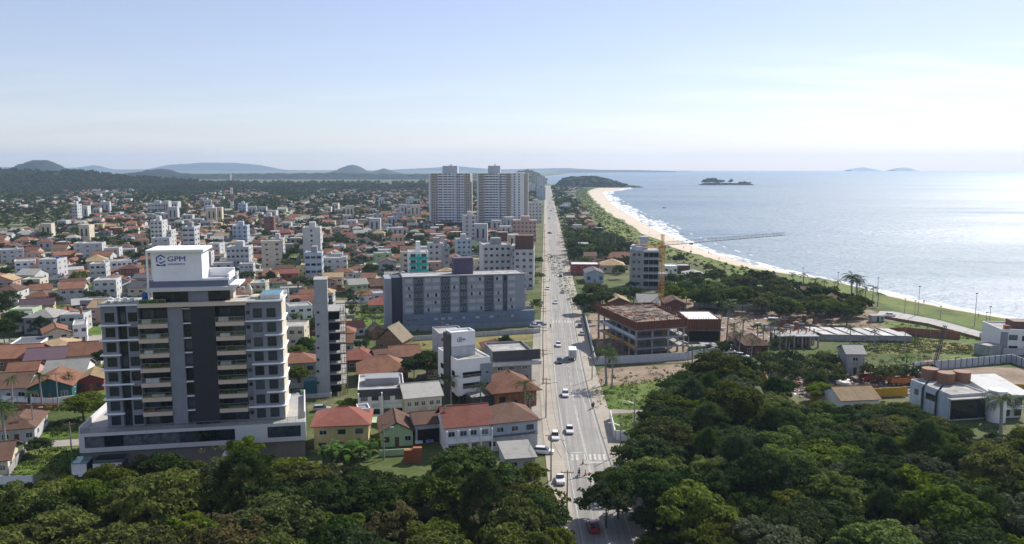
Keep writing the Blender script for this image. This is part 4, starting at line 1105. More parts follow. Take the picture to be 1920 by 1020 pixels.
# ---- lower left quarter
LL = [
 ('brick house with a long terracotta roof at the photo edge', (-12, 674), (66, 671), 3, 13, 'gable', TERRA, BRICKM, {}),
 ('house under a plain purple roof in the orange-roof row', (46, 677), (120, 672), 3, 11, 'gable', PURT, BROWNP, {}),
 ('house with stepped double orange roof beside the dark tower', (122, 669), (188, 665), 3.2, 13, 'gable', TERRA, CREAM, {}),
 ('house with bright orange gable roof left of the grey roofed one', (10, 706), (66, 702), 3, 11, 'gable', TERRA, PINK, {}),
 ('house with pale grey sheet roof and white gable walls', (80, 706), (158, 701), 3.2, 13, 'gable', GREYT, WHITE, {}),
 ('long weathered brown roof house at the photo edge above the palms', (-20, 731), (50, 727), 3.2, 12, 'gable', BROWNT, LGREY, {}),
 ('teal-gabled house under wide orange roofs among palms', (50, 730), (134, 724), 3.6, 13, 'gabley', TERRA, TEALD, {'pitch': .42}),
 ('small brick-red house with beige roof beside the dark tower', (146, 715), (194, 711), 3, 9, 'gabley', TANT, RED, {}),
 ('beige sheet-roofed house above the purple roof', (74, 655), (142, 650), 3, 11, 'hip', TANT, BROWNP, {'pitch': .35}),
 ('modern house with dark flat roof and white parapets', (18, 648), (76, 645), 3.2, 11, 'flat', DGREYT, WHITE, {}),
 ('cream two-level house with steep orange roof', (82, 627), (132, 622), 4.6, 10, 'gabley', TERRA, CREAM, {'storeys': 2, 'wins': 2}),
 ('white two-storey cube house with a sunlit side', (136, 612), (162, 610), 6, 10, 'flat', SLAB, WHITE, {'storeys': 2, 'wins': 2}),
 ('long house with grey-purple roof and yellow walls', (36, 576), (100, 572), 3, 10, 'gable', PURT, YELLOW, {}),
 ('house with grey fibre-cement roof and teal walls', (136, 573), (190, 569), 3.2, 9, 'gable', GREYT, TEALD, {}),
 ('white house with rust-orange roof near the photo edge', (58, 545), (98, 542), 4, 9, 'gable', TERRA, WHITE, {'storeys': 1}),
 ('white two-storey house with brown roof and lit gable', (116, 535), (162, 531), 5.4, 9, 'gable', BROWNT, WHITE, {'storeys': 2}),
 ('first of two low tan roofed houses by the lawn', (180, 531), (204, 530), 2.8, 8, 'gable', TANT, BROWNP, {'wins': 2}),
 ('second of two low tan roofed houses by the lawn, nearer the sign tower', (205, 530), (229, 529), 2.8, 8, 'gable', TANT, BROWNP, {'wins': 2}),
 ('white house with palm in front near the photo edge', (22, 596), (62, 593), 5.4, 9, 'flat', SLAB, WHITE, {'storeys': 2}),
 ('dark brown hipped roof house at lower edge beside big palm', (-4, 808), (64, 802), 3.2, 12, 'hip', BROWNT, LGREY, {'pitch': .45}),
 ('porch house with brown roof cut by the photo edge', (-40, 868), (14, 862), 3, 9, 'gable', BROWNT, CREAM, {'ov': .9}),
 ('three-storey white block near the photo edge with small windows', (27, 492), (66, 490), 8.5, 12, 'flat', SLAB, WHITE, {'storeys': 3, 'wins': 3}),
 ('white building with a grey cylinder water tank on its roof', (0, 470), (44, 468), 8, 12, 'flat', SLAB, LGREY, {'storeys': 3, 'tank': True}),
 ('unfinished brick house with orange roof behind the white block', (101, 480), (140, 478), 5, 10, 'gable', TERRA, BRICKM, {'storeys': 2}),
 ('large grey house with tan pyramid roof left of the sign tower', (162, 491), (203, 489), 6, 14, 'hip', TANT, CONC, {'storeys': 2, 'pitch': .5}),
 ('row of white townhouses left of the sign tower', (199, 492), (247, 489), 6.5, 10, 'flat', SLAB, WHITE, {'storeys': 2, 'wins': 5}),
 ('white warehouse with pale roof', (104, 508), (156, 505), 4, 12, 'gable', GREYT, WHITE, {'pitch': .15}),
 ('pink house with white gable rim behind the slim tower', (586, 530), (630, 527), 5.5, 11, 'gabley', TERRA, PINK, {'storeys': 2, 'pitch': .35}),
 ('green two-storey house with flat roof', (655, 535), (690, 533), 5, 10, 'gable', GREYT, GREENP, {'storeys': 2}),
 ('white house with pink-orange roof and a palm left of the long grey block', (672, 555), (716, 552), 3.2, 8, 'gable', TERRA, WHITE, {}),
 ('white house with tan roof in front of the long grey block edge', (653, 533), (690, 531), 4.5, 9, 'shed', TANT, WHITE, {'storeys': 1, 'pitch': .15}),
 ('grey concrete-block house left of the long grey block', (700, 552), (724, 551), 5.5, 9, 'flat', SLAB, LGREY, {'storeys': 2, 'wins': 2}),
]
for lab, pl, pr, h, d, rf, rm, wm, kw in LL: hpx(lab, pl, pr, h, d, rf, rm, wm, **kw)

# ---- right of the avenue
RR = [
 ('red and white flat shop building beside the avenue', (1071, 497), (1124, 496), 5.5, 14, 'flat', WHITET, RED, {'storeys': 2, 'wins': 4, 'ang': 0}),
 ('cream house with a pale pyramid roof', (1128, 498), (1172, 498), 4.2, 15, 'hip', TANT, CREAM, {'ang': 0}),
 ('blue-grey gabled warehouse with silver doors', (1099, 513), (1132, 512), 5, 16, 'gabley', DGREYT, LBLUE, {'ang': 2, 'pitch': .35}),
 ('long house with two-tone brown roof behind the unfinished block', (1136, 484), (1181, 483), 4, 14, 'gable', TERRA, BROWNP, {'ang': 0}),
 ('small gazebo-like house with a dark red hipped roof by the avenue', (1098, 561), (1127, 560), 4, 9, 'hip', REDT, BRICKM, {'ang': 0}),
 ('house with tan gable roof behind the construction site', (1142, 567), (1180, 566), 3.6, 11, 'gabley', TANT, BROWNP, {'ang': 4}),
 ('white house with grey gabled roof left of the crane mast', (1197, 568), (1234, 566), 4, 11, 'gable', GREYT, WHITE, {'ang': 0, 'pitch': .5}),
 ('brown brick house with tan gable right of the crane mast', (1247, 570), (1286, 569), 4.4, 11, 'gabley', BROWNT, BROWNP, {'ang': 0}),
 ('blue and white two-storey house below the unfinished block', (1211, 515), (1252, 514), 6.8, 12, 'flat', SLAB, LBLUE, {'storeys': 2, 'ang': -4}),
 ('white low house behind the crane mast', (1246, 500), (1270, 499), 4, 10, 'flat', WHITET, WHITE, {'ang': -5}),
 ('brown-fronted house with flat white roof near the dunes', (1270, 499), (1294, 498), 4, 9, 'flat', WHITET, BROWNP, {'ang': -5}),
 ('house with pale grey hipped roof among dune trees', (1281, 515), (1318, 514), 3.4, 11, 'hip', GREYT, WHITE, {'ang': -6, 'pitch': .35}),
 ('house with blue-grey roof hidden in the trees by the beach', (1428, 520), (1464, 519), 3, 9, 'hip', PURT, LGREY, {'ang': -8, 'pitch': .4}),
 ('brown chalet with steep dark roof beside the beach palms', (1549, 570), (1592, 571), 4.5, 10, 'gabley', BROWNT, BROWNP, {'ang': -6, 'pitch': .6}),
 ('long shaded house roof under the beach trees', (1505, 548), (1545, 547), 3.4, 9, 'gable', BROWNT, WOOD, {'ang': -6}),
 ('house with brown hipped roof beside the palms of the site', (1400, 648), (1440, 646), 3.2, 10, 'hip', BROWNT, BROWNP, {'ang': 3, 'pitch': .6, 'ov': .8}),
 ('low brown-roofed house with broad eaves beside the palms', (1378, 637), (1402, 636), 3, 8, 'gabley', BROWNT, CREAM, {'ang': 3, 'pitch': .5}),
 ('small tiled house sunk in the trees beside a yellow wall', (1578, 752), (1648, 750), 3.4, 9, 'gable', TANT, WHITE, {'ang': 10, 'pitch': .45}),
 ('ruined grey two-storey house with broken roof on the building site', (1588, 664), (1622, 662), 6, 8, 'gable', GREYT, CONC, {'ang': -3, 'storeys': 2, 'wins': 1, 'side': 0}),
 ('light blue three-storey building beside the avenue near the beach bend', (1050, 386), (1068, 386), 9, 16, 'flat', SLAB, LBLUE, {'storeys': 3, 'ang': 0}),
 ('grey concrete storage shed by the boundary wall', (1827, 646), (1856, 652), 3, 6, 'flat', SLAB, CONC, {'wins': 0, 'side': 0, 'door': False}),
]
for lab, pl, pr, h, d, rf, rm, wm, kw in RR: hpx(lab, pl, pr, h, d, rf, rm, wm, **kw)

# house with round water tanks
A = P(1783, 742, 6.2); B = P(1850, 733, 6.2)
t, w, f = block('tank_house', 'white and dark glass house with three round brown water tanks on its roof', 'house', (1783, 742), (1850, 733), 6.2, 14.2, TWHITE, parapet=.3, ang=math.radians(13))
mb = MB(); mb.box(.2, w - .2, -.2, -.01, .4, 5.4); mb.build('glass_front', GLASS, t)
mb = MB(); mb.box(-1.0, w + .6, -1.6, -.01, 5.5, 5.75); mb.build('canopy', CONCF, t)
for (px_, py_) in ((1743, 708), (1773, 716), (1803, 714)):
    q = P(px_, py_, 6.5); lx_, ly_ = (q - f.O).dot(f.ex), (q - f.O).dot(f.ey)
    mb = MB(); mb.lathe([(2.0, 0), (2.0, 2.7), (1.9, 2.75)], 20, (lx_, ly_, 6.25)); mb.build('round_tank', paint('tank_brown', (.24, .13, .08)), t)
mb = MB(); mb.box(-.14, -.01, .3, 13.9, 0, 6.0); mb.build('side_cladding', LBLUE, t)
for q in (4.2, 9.0):
    mb = MB(); mb.tube((-.5, q, 0), (-.5, q, 5.6), .24, n=8); mb.tube((-.5, q, 5.6), (1.2, q, 7.6), .24, n=8); mb.build('drain_pipe', DGREY, t)
win(t, -.15, 6.6, 3.2, 3.2, 1.6, -math.pi / 2, style=2)
win(t, -.15, 11.6, 3.2, 1.4, 1.4, -math.pi / 2)
t, w, f = block('white_villa', 'white villa with a sloping pale roof and a round stair turret', 'house', (1868, 744), (1918, 740), 5.4, 11, TWHITE, parapet=.1, ang=math.radians(10))
ro = roof_mesh('shed', w + 2, 12, 5.5, .16, .3, WHITET, WHITE, t)
mb = MB(); mb.lathe([(2.0, 0), (2.0, 7.6), (1.8, 7.7)], 20, (-1.0, -1.6, 0)); mb.build('stair_turret', WHITE, t)
mb = MB(); mb.box(1.2, w, -1.5, -.01, 2.6, 3.0); so = mb.build('balcony', WHITE, t); railing(so, 1.3, w, -1.4, 3.0, .9)
for q in (3.0, 6.0): win(t, q, -.005, 3.1, 1.8, 1.9)
for q in (3.0, 6.0): win(t, q, -.005, .5, 1.8, 1.7)
# modern house by the beach road, cut by the edge of the photograph
t, w, f = block('beach_villa', 'modern white two-storey villa with a brown roof box by the beach road', 'house', (1877, 620), (1990, 640), 7.4, 14, WHITE, ang=math.radians(-6))
mb = MB(); mb.box(5.5, w, 4, 10, 7.6, 9.8); mb.build('brown_roof_box', BROWNP, t)
mb = MB(); mb.box(1.5, 3.0, .6, 2.2, 7.4, 9.0); mb.build('brick_chimney', BRICKM, t)
mb = MB(); mb.box(-.05, 2.2, -.06, -.01, .5, 7.0); mb.build('grey_panel', GREY, t)
for q, z, ww in ((3.8, 4.4, 2.6), (7.2, 4.2, 1.4), (4.0, .8, 2.6), (8.5, .8, 2.4)): win(t, q, -.005, z, ww, 1.7)
mb = MB(); mb.box(8.0, w, -.8, -.01, 3.4, 4.4); mb.build('balcony', LGREY, t)

# ---- mid-distance blocks of flats (each seen in the photograph)
MID = [
 ('white_apartment_block', 'white stepped apartment block with an orange tank on its roof left of the town centre', (281, 415), (303, 414), 21, 16, TWHITE, 7, 3, {}),
 ('white_apartment_block', 'lower white wing standing beside the stepped white apartment block', (300, 433), (321, 432), 13, 14, TWHITE, 4, 3, {}),
 ('glass_apartment_tower', 'white and dark glass apartment tower directly behind the rooftop sign', (341, 427), (364, 426), 20, 15, LGREY, 6, 2, {'ww': 3}),
 ('apartment_block', 'grey four-storey apartment block with a stair tower right of the rooftop sign', (424, 465), (466, 463), 13.5, 16, LGREY, 4, 5, {}),
 ('apartment_block', 'white blank-sided apartment slab with small windows and a grey roof box', (567, 428), (600, 427), 22, 15, TWHITE, 7, 1, {}),
 ('apartment_block', 'blue and white balconied block below the blank white slab', (571, 476), (603, 475), 15, 14, LBLUE, 4, 3, {'ww': 2.2}),
 ('apartment_block', 'small slender white tower in front of the twin towers', (870, 405), (893, 404), 22, 14, TWHITE, 7, 2, {}),
 ('apartment_block', 'white slab with a tall blank wall beside the avenue behind the long grey block', (906, 461), (958, 460), 20, 16, TWHITE, 6, 5, {}),
 ('apartment_block', 'white windowed block nearest the avenue behind the long grey block', (959, 463), (998, 462), 20, 16, LGREY, 6, 4, {}),
 ('apartment_block', 'beige four-storey block beside the avenue with small square windows', (961, 414), (1006, 414), 17, 18, PINK, 5, 6, {}),
 ('apartment_block', 'pale grey-green block at the avenue farther off than the beige one', (991, 380), (1016, 380), 22, 20, LGREY, 6, 4, {}),
 ('apartment_block', 'grey narrow slab with white side and blue balconies left of the purple rooftop box', (831, 463), (843, 462), 17, 12, GREY, 5, 1, {}),
 ('apartment_block', 'dark-topped grey block in front of the first twin tower', (803, 458), (835, 457), 14, 14, LGREY, 4, 3, {}),
 ('apartment_block', 'white block with a dark roof box below the slender white tower', (856, 450), (884, 449), 13, 13, LBLUE, 4, 3, {}),
 ('apartment_block', 'red-brown mid-rise block in the middle of town', (494, 407), (513, 406), 16, 14, paint('red_brown_render', (.22, .10, .08)), 5, 2, {}),
 ('apartment_block', 'grey mid-rise with teal panels near the red-brown block', (506, 449), (530, 448), 12, 13, LGREY, 4, 3, {}),
 ('apartment_block', 'slender grey apartment tower far off at the foot of the hills', (134, 384), (144, 384), 20, 14, LGREY, 6, 2, {}),
 ('apartment_block', 'wide white block with dark wings far off in the town', (276, 382), (308, 381), 14, 16, TWHITE, 3, 5, {'ww': 3}),
 ('apartment_block', 'far white three-storey block left of the twin towers', (761, 374), (783, 374), 12, 16, TWHITE, 3, 4, {}),
 ('apartment_block', 'blue-grey block behind the grey four-storey apartment block', (435, 424), (463, 423), 13, 14, LBLUE, 4, 3, {}),
 ('apartment_block', 'grey-violet block with flat roof in mid town left of the twin towers', (700, 402), (716, 402), 14, 14, LGREY, 4, 2, {}),
 ('apartment_block', 'pale mid-rise with dark roof box left of the twin towers', (737, 399), (755, 399), 13, 14, LGREY, 4, 2, {}),
 ('apartment_block', 'grey tower at the far end of the avenue', (1006, 352), (1023, 352), 22, 24, LBLUE, 6, 3, {}),
 ('apartment_block', 'tallest pale tower at the far end of the avenue', (1007, 331), (1022, 331), 38, 24, LGREY, 9, 3, {}),
 ('apartment_block', 'far pale block behind the avenue towers near the wooded hill', (985, 345), (1003, 345), 22, 24, TWHITE, 6, 3, {}),
 ('apartment_block', 'white block in the middle of town with blue roof sign box', (446, 383), (461, 383), 14, 14, LBLUE, 4, 2, {}),
 ('apartment_block', 'white low-rise flats right of the blank white slab', (606, 484), (650, 482), 7.5, 12, TWHITE, 2, 6, {}),
 ('apartment_block', 'white curved-roof pavilion house above the low-rise flats', (620, 477), (642, 476), 8.5, 10, TWHITE, 2, 2, {}),
]
for nm, lab, pl, pr, h, d, wm, fl_, co, kw in MID:
    t, w, f = block(nm, lab, 'apartment building', pl, pr, h, d, wm, floors=fl_, cols=co, side_cols=2, ang=math.radians(0 if pl[0] > 955 else 12), **kw)
    if h > 10:
        mb = MB(); mb.box(w * .35, w * .7, d * .3, d * .7, h + .03, h + 3.4); mb.build('roof_box', rnd.choice([wm, GREY, wm, LGREY]), t)
# teal block
t, w, f = block('teal_apartment_block', 'white apartment block with bright teal balconies behind the long grey block', 'apartment building', (766, 475), (803, 473), 17, 14, WHITE, ang=math.radians(12))
for k in range(5):
    z = 1.5 + 3.1 * k
    for a, b_ in ((.04, .42), (.58, .98)):
        mb = MB(); mb.box(w * a, w * b_, -1.3, -.01, z, z + 1.25); mb.build('teal_balcony', TEAL, t)
        win(t, w * (a + b_) / 2, -.005, z + 1.3, w * .25, 1.4)
mb = MB(); mb.box(w * .44, w * .56, -.9, -.01, .5, 16.6); mb.build('teal_column', TEAL, t)
mb = MB(); mb.box(w * .4, w * .62, 4, 8, 17.04, 22.5); mb.build('lift_house', WHITE, t)
# brown rooftop boxes belong to their own blocks
t, w, f = block('apartment_block', 'white block topped by a big dark brown box beside the avenue', 'apartment building', (964, 470), (1001, 470), 19, 22, LGREY, floors=6, cols=3, ang=0)
mb = MB(); mb.box(.3, w - .3, 6, 13, 19.03, 26); mb.build('brown_roof_box', BROWNP, t)
t, w, f = block('apartment_block', 'dark brown box-like tower behind the white slab', 'apartment building', (932, 437), (951, 437), 22, 12, BROWNP, ang=0)
# unfinished concrete building beside the dunes
t, w, f = block('unfinished_building', 'unfinished grey concrete apartment frame with open floors beside the dunes', 'building', (1183, 470), (1236, 468), 19, 16, CONC, ang=math.radians(-4), parapet=.2)
for k in range(5):
    z = 1.0 + 3.6 * k
    mb = MB(); mb.box(w * .45, w + .9, -.9, -.01, z + 2.9, z + 3.3); mb.build('floor_slab', LGREY, t)
    for u in (.55, .73, .90): 
        mb = MB(); mb.box(w * u - 1.1, w * u + 1.1, -.05, -.01, z + .5, z + 2.8); mb.build('window_opening', DARKV, t)
    for u in (.12, .3): win(t, w * u, -.005, z + 1, 1.3, 1.3)
mb = MB(); mb.box(w * .05, w * .35, 2, 8, 19.03, 21.5); mb.box(w * .35, w * .62, 6, 11, 19.03, 25.5); mb.build('lift_house', LGREY, t)

# ---- the rest of the town, lot by lot
NEAR = []
FARH = []
TREESPOT = []; SMALLT = []
hr = random.Random(21)
ROOFS = [('terracotta', TERRA), ('terracotta', TERRA), ('red', REDT), ('brown', BROWNT), ('tan', TANT), ('grey', GREYT), ('dark grey', DGREYT), ('terracotta', TERRA), ('brown', BROWNT), ('terracotta', TERRA), ('brown', BROWNT), ('red', REDT)]
WALLS = [('white', TWHITE), ('white', TWHITE), ('cream', CREAM), ('light grey', LGREY), ('beige', BEIGE), ('yellow', YELLOW), ('salmon', PINK), ('white', TWHITE), ('pale green', GREENP), ('brick', BRICKM), ('grey', GREY)]
NOBUILD = [[(745,632),(1012,618),(1012,640),(930,660),(755,660)], [(140,900),(140,800),(580,780),(600,900)], [(20,900),(50,840),(150,836),(150,900)], [(75,830),(90,790),(150,778),(150,830)]]
NOB = [[(P(x, y).x, P(x, y).y) for x, y in pl] for pl in NOBUILD]
WOODS = [(30, 410, 60), (180, 458, 32), (470, 478, 14), (120, 440, 30), (560, 370, 30), (470, 385, 35), (300, 372, 40), (560, 350, 60), (20, 360, 60), (330, 350, 60), (720, 345, 50), (640, 385, 22), (90, 395, 30)]
def inside(pt, poly):
    x, y = pt; c = False; n = len(poly)
    for i in range(n):
        x1, y1 = poly[i]; x2, y2 = poly[i - 1]
        if (y1 > y) != (y2 > y) and x < (x2 - x1) * (y - y1) / (y2 - y1) + x1: c = not c
    return c
v = 20.0
while v < 2500:
    step_v = 17.5 if v < 1200 else 24
    u = 40 + v * .25
    while u > -1500:
        st = 13.5 if v < 900 else 17
        uu, vv = u + hr.uniform(-2, 2), v + hr.uniform(-2.5, 2.5)
        x, y = G(uu, vv); u -= st
        if x > -15.5 or y < 165 or y > 2450: continue
        q = proj((x, y, 3))
        if q[0] < -60 or q[0] > 1100: continue
        if any(abs((vv - s) ) < 5.5 for s in STREETS_V) or any(abs(uu - s) < 6 for s in STREETS_U): continue
        if y < 400 and any(inside((x, y), pl) for pl in NOB): continue
        wood = any(((q[0] - a) / 1.6) ** 2 + ((q[1] - b) * 3.2) ** 2 < c * c for a, b, c in WOODS)
        far_wood = max(0.0, (y - 1300) / 1700.0)
        if in_foot(x + math.cos(GA) * 4.5, y + 5, 4.2): 
            if hr.random() < .5 and not in_foot(x, y, 2.5): TREESPOT.append((x, y))
            continue
        if wood or hr.random() < far_wood * .75:
            for _ in range(2 if y < 1500 else 3): TREESPOT.append((x + hr.uniform(-7, 7), y + hr.uniform(-8, 8)))
            continue
        if hr.random() < .10: 
            TREESPOT.append((x + hr.uniform(-5, 5), y + hr.uniform(-5, 5))); continue
        if hr.random() < .75: TREESPOT.append((x + hr.uniform(6, 8), y + hr.uniform(-9, 9)))
        if hr.random() < .5: TREESPOT.append((x + hr.uniform(-8, 8), y + hr.uniform(-11, -9)))
        if y < 900:
            for _ in range(2):
                if hr.random() < .6: SMALLT.append((x + hr.uniform(-3, 10), y - hr.uniform(2, 6)))
        NEAR.append((x, y)) 
    v += step_v
# seaward side, between the avenue and the dunes
yy_ = 330.0
while yy_ < 2250:
    xmax = veg_x(yy_) - 40
    xx_ = 24.0
    while xx_ < xmax:
        x, y = xx_ + hr.uniform(-2, 2), yy_ + hr.uniform(-4, 4)
        if not in_foot(x + 4, y + 4, 7) and y > 470:
            if hr.random() < (.36 if y < 900 else .7): NEAR.append((x, y))
            for _ in range(3 if y < 600 else 2): TREESPOT.append((x + hr.uniform(-9, 9), y + hr.uniform(-9, 9)))
        elif not in_foot(x, y, 3): TREESPOT.append((x, y))
        xx_ += 17
    yy_ += 17 + yy_ * .006
NEAR.sort(key=lambda p: p[1])
n_hand = sum(1 for o in COL.objects if o.get('category') == 'house')
N_IND = 296 - n_hand
LAB = []
for i, (x, y) in enumerate(NEAR):
    right = x > 0
    a = (hr.gauss(0, .06) if right else GA + hr.gauss(0, .10))
    if hr.random() < .3: a += math.pi / 2 * 0
    rn, rm = hr.choice(ROOFS); wn, wm = hr.choice(WALLS)
    tall = hr.random()
    st = 2 if tall < .36 else (3 if tall < .42 else 1)
    if 400 < y < 1100 and not right and hr.random() < .04: st = hr.choice([4, 5, 6])
    w = hr.uniform(7, 11.5); d = hr.uniform(7.5, 12); h = 2.9 * st + .2
    rf = hr.choice(['gable', 'gable', 'hip', 'hip', 'gabley', 'flat']) if st < 3 else 'flat'
    if st == 2 and hr.random() < .3: rf = 'flat'
    if rf == 'flat': rn, rm = ('flat pale', SLAB); 
    if st >= 3: wn, wm = hr.choice([('white', TWHITE), ('light grey', LGREY), ('light grey', LGREY), ('cream', CREAM), ('white', TWHITE)])
    if i < N_IND:
        far = y > 420
        t = house(None, (x, y), a, w, d, h, rf, rm, wm, storeys=st, wins=(2 if far else 3), side=(1 if far else 2), tank=(hr.random() < .2), door=not far, chim=(not far and hr.random() < .15), rwin=hr, group='houses of the town')
        if hr.random() < .6:
            am = MB(); sx_ = hr.choice([-1, 1]); aw = hr.uniform(2.2, 4.5); ax0 = -aw - .02 if sx_ < 0 else w + .02; ad = hr.uniform(3, d * .8); am.box(ax0, ax0 + aw, .5, .5 + ad, 0, 2.4, 0); am.face([(ax0 - .3, .1, 2.42), (ax0 + aw + .3, .1, 2.42), (ax0 + aw + .3, .9 + ad, 2.9), (ax0 - .3, .9 + ad, 2.9)], 1); am.build('annex', [hr.choice([wm, CONC, LGREY]), hr.choice([GREYT, BROWNT, rm, SLAB])], t)
        if hr.random() < .5:
            ym = MB(); ym.box(-2.6, w + 2.6, -4.2, -4.05, 0, 1.5); ym.build('yard_wall', hr.choice([CONC, TWHITE, LGREY, BRICKM, CREAM]), t)
        LAB.append((t, f"{'low' if st == 1 else 'two-storey' if st == 2 else 'tall'} {wn} house with {'a flat roof' if rf == 'flat' else 'a ' + rn + {'gable': ' gabled', 'hip': ' hipped', 'gabley': ' front-gabled'}[rf] + ' roof'}", (x, y)))
    else: FARH.append((x, y, a, w, d, h, rf, rm, wm))
# distant houses: past the nearest three hundred the town reads as one mass
mats = []; mb = MB()
def mi(m):
    if m not in mats: mats.append(m)
    return mats.index(m)
for (x, y, a, w, d, h, rf, rm, wm) in FARH:
    if y > 1500: w *= 1.25; d *= 1.2
    c, s = math.cos(a), math.sin(a)
    T_ = lambda px_, py_, z: (x + c * px_ - s * py_, y + s * px_ + c * py_, z)
    W_, R_ = mi(wm), mi(rm)
    bx = [T_(0, 0, 0), T_(w, 0, 0), T_(w, d, 0), T_(0, d, 0), T_(0, 0, h), T_(w, 0, h), T_(w, d, h), T_(0, d, h)]
    for q in ((0, 1, 5, 4), (1, 2, 6, 5), (3, 0, 4, 7)): mb.face([bx[i] for i in q], W_)
    if rf == 'flat': mb.face([bx[4], bx[5], bx[6], bx[7]], R_)
    else:
        o = .5; r = .45 * min(w, d) / 2 + .2
        e = [T_(-o, -o, h), T_(w + o, -o, h), T_(w + o, d + o, h), T_(-o, d + o, h)]
        if rf == 'gable': r0, r1 = T_(-o, d / 2, h + r), T_(w + o, d / 2, h + r); mb.face([bx[5], bx[6], T_(w, d / 2, h + r)], W_)
        elif rf == 'hip': r0, r1 = T_(w * .3, d / 2, h + r), T_(w * .7, d / 2, h + r)
        else:
            r0, r1 = T_(w / 2, -o, h + r), T_(w / 2, d + o, h + r); mb.face([bx[4], bx[5], T_(w / 2, 0, h + r)], W_)
            mb.face([e[3], e[0], r0, r1], R_); mb.face([e[1], e[2], r1, r0], R_)
        if rf != 'gabley': mb.face([e[0], e[1], r1, r0], R_); mb.face([e[2], e[3], r0, r1], R_)
        if rf == 'hip': mb.face([e[1], e[2], r1], R_); mb.face([e[3], e[0], r0], R_)
    if y < 1700:
        aw = 3 + (x * 7.7 % 2); am_ = mi([CONC, LGREY, TWHITE, wm][int(x * 3) % 4]); ar_ = mi([GREYT, BROWNT, SLAB, rm][int(y * 3) % 4]); ax0 = w + .1 if int(x * 11) % 2 else -aw - .1
        q8 = [T_(ax0, 1, 0), T_(ax0 + aw, 1, 0), T_(ax0 + aw, d * .7, 0), T_(ax0, d * .7, 0), T_(ax0, 1, 2.5), T_(ax0 + aw, 1, 2.5), T_(ax0 + aw, d * .7, 2.9), T_(ax0, d * .7, 2.9)]
        for q in ((0, 1, 5, 4), (1, 2, 6, 5)): mb.face([q8[i] for i in q], am_)
        mb.face([q8[i] for i in (4, 5, 6, 7)], ar_)
    if y < 1500:
        for u in (.28, .7):
            mb.face([T_(w * u - .7, -.06, h * .4), T_(w * u + .7, -.06, h * .4), T_(w * u + .7, -.06, h * .8), T_(w * u - .7, -.06, h * .8)], mi(FRAME))
kind(mb.build('distant_houses', mats), 'stuff')
print('HOUSES', n_hand, len(NEAR), len(FARH), 'TREESPOT', len(TREESPOT))
# ------------------------------------------------------------------ vegetation
LEAF = {
 'dark': leaf('dark_leaves', (0.047, 0.074, 0.020)),
 'olive': leaf('olive_leaves', (0.104, 0.122, 0.030)),
 'bright': leaf('bright_leaves', (0.118, 0.158, 0.031)),
 'grey': leaf('grey_green_leaves', (0.087, 0.102, 0.050), .4),
 'rust': leaf('rusty_leaves', (0.105, 0.090, 0.036), .5),
 'pine': leaf('pine_needles', (0.062, 0.092, 0.029), .5, .2),
 'palm': leaf('palm_fronds', (.055, .080, .022), .4, .25),
 'banana': leaf('banana_leaves', (.09, .15, .03), .35, .4),
}
def leaf_cards(C, N, size, r, jitter=.55, aspect=.6):
    "quads centred on C facing roughly N"
    n = len(C)
    J = N + r.normal(0, jitter, (n, 3)); J /= np.linalg.norm(J, axis=1)[:, None] + 1e-9
    A = np.cross(J, r.normal(0, 1, (n, 3))); A /= np.linalg.norm(A, axis=1)[:, None] + 1e-9
    B = np.cross(J, A)
    s = size * r.uniform(.6, 1.35, (n, 1))
    a, b = A * s, B * s * aspect
    # a pointed leaf: rhombus
    return np.stack([C - a, C - b + a * .1, C + a, C + b + a * .1], 1).reshape(-1, 3)
def crown_pts(r, R, Hc, nclump, per, flat=.0, shell=.75, cl=.34):
    "clumps of leaves spread through a domed crown of radius R and height Hc"
    u = r.uniform(0, 2 * np.pi, nclump); t = np.arccos(1 - r.uniform(0, 1.45, nclump))
    rad = shell + (1 - shell) * r.uniform(-1, 1, nclump)
    wob = 1 + .22 * np.sin(3 * u + r.uniform(0, 6)) + .13 * np.sin(5 * u + r.uniform(0, 6))
    cc = np.stack([R * rad * np.sin(t) * np.cos(u) * wob, R * rad * np.sin(t) * np.sin(u) * wob, Hc * .55 * rad * np.cos(t)], 1)
    cr = R * cl * r.uniform(.55, 1.25, nclump)
    C = []; N = []
    for k in range(nclump):
        m = max(6, int(per * (cr[k] / (R * cl)) ** 2))
        d = r.normal(0, 1, (m, 3)); d[:, 2] = np.abs(d[:, 2]) * 1.0 - .35 * r.uniform(0, 1, m); d /= np.linalg.norm(d, axis=1)[:, None]
        q = cc[k] + d * cr[k] * r.uniform(.72, 1.05, (m, 1)) * np.array([1, 1, .72 - flat * .3])
        C.append(q); N.append(d)
    return np.concatenate(C), np.concatenate(N), cc
def crown_mesh(name, seed, R, Hc, nclump, per, size, mt, zc, **k):
    r = np.random.RandomState(seed)
    C, N, cc = crown_pts(r, R, Hc, nclump, per, **k)
    C = C + np.array([0, 0, zc]); V = leaf_cards(C, N, size, r)
    return np_mesh(name, V, np.arange(len(V)).reshape(-1, 4), mt), cc + np.array([0, 0, zc])
def trunk_mesh(seed, h, r0, limbs, mt):
    rr = random.Random(seed); mb = MB()
    p = Vector((0, 0, -.3)); n = 5; pts = [p]
    for i in range(n): p = p + Vector((rr.uniform(-.25, .25), rr.uniform(-.25, .25), (h + .3) / n)); pts.append(p)
    for i in range(n): mb.tube(pts[i], pts[i+1], r0 * (1 - i / n * .6), r0 * (1 - (i + 1) / n * .6), 7, cap=False)
    for c in limbs:
        k = rr.randint(2, n); a = pts[k]; mid = (a * .45 + Vector(c) * .55) + Vector((0, 0, -.3))
        mb.tube(a, mid, r0 * .4, r0 * .25, 5, cap=False); mb.tube(mid, c, r0 * .25, r0 * .06, 5, cap=False)
    return mb.mesh('trunk', mt)
PROTO = {}
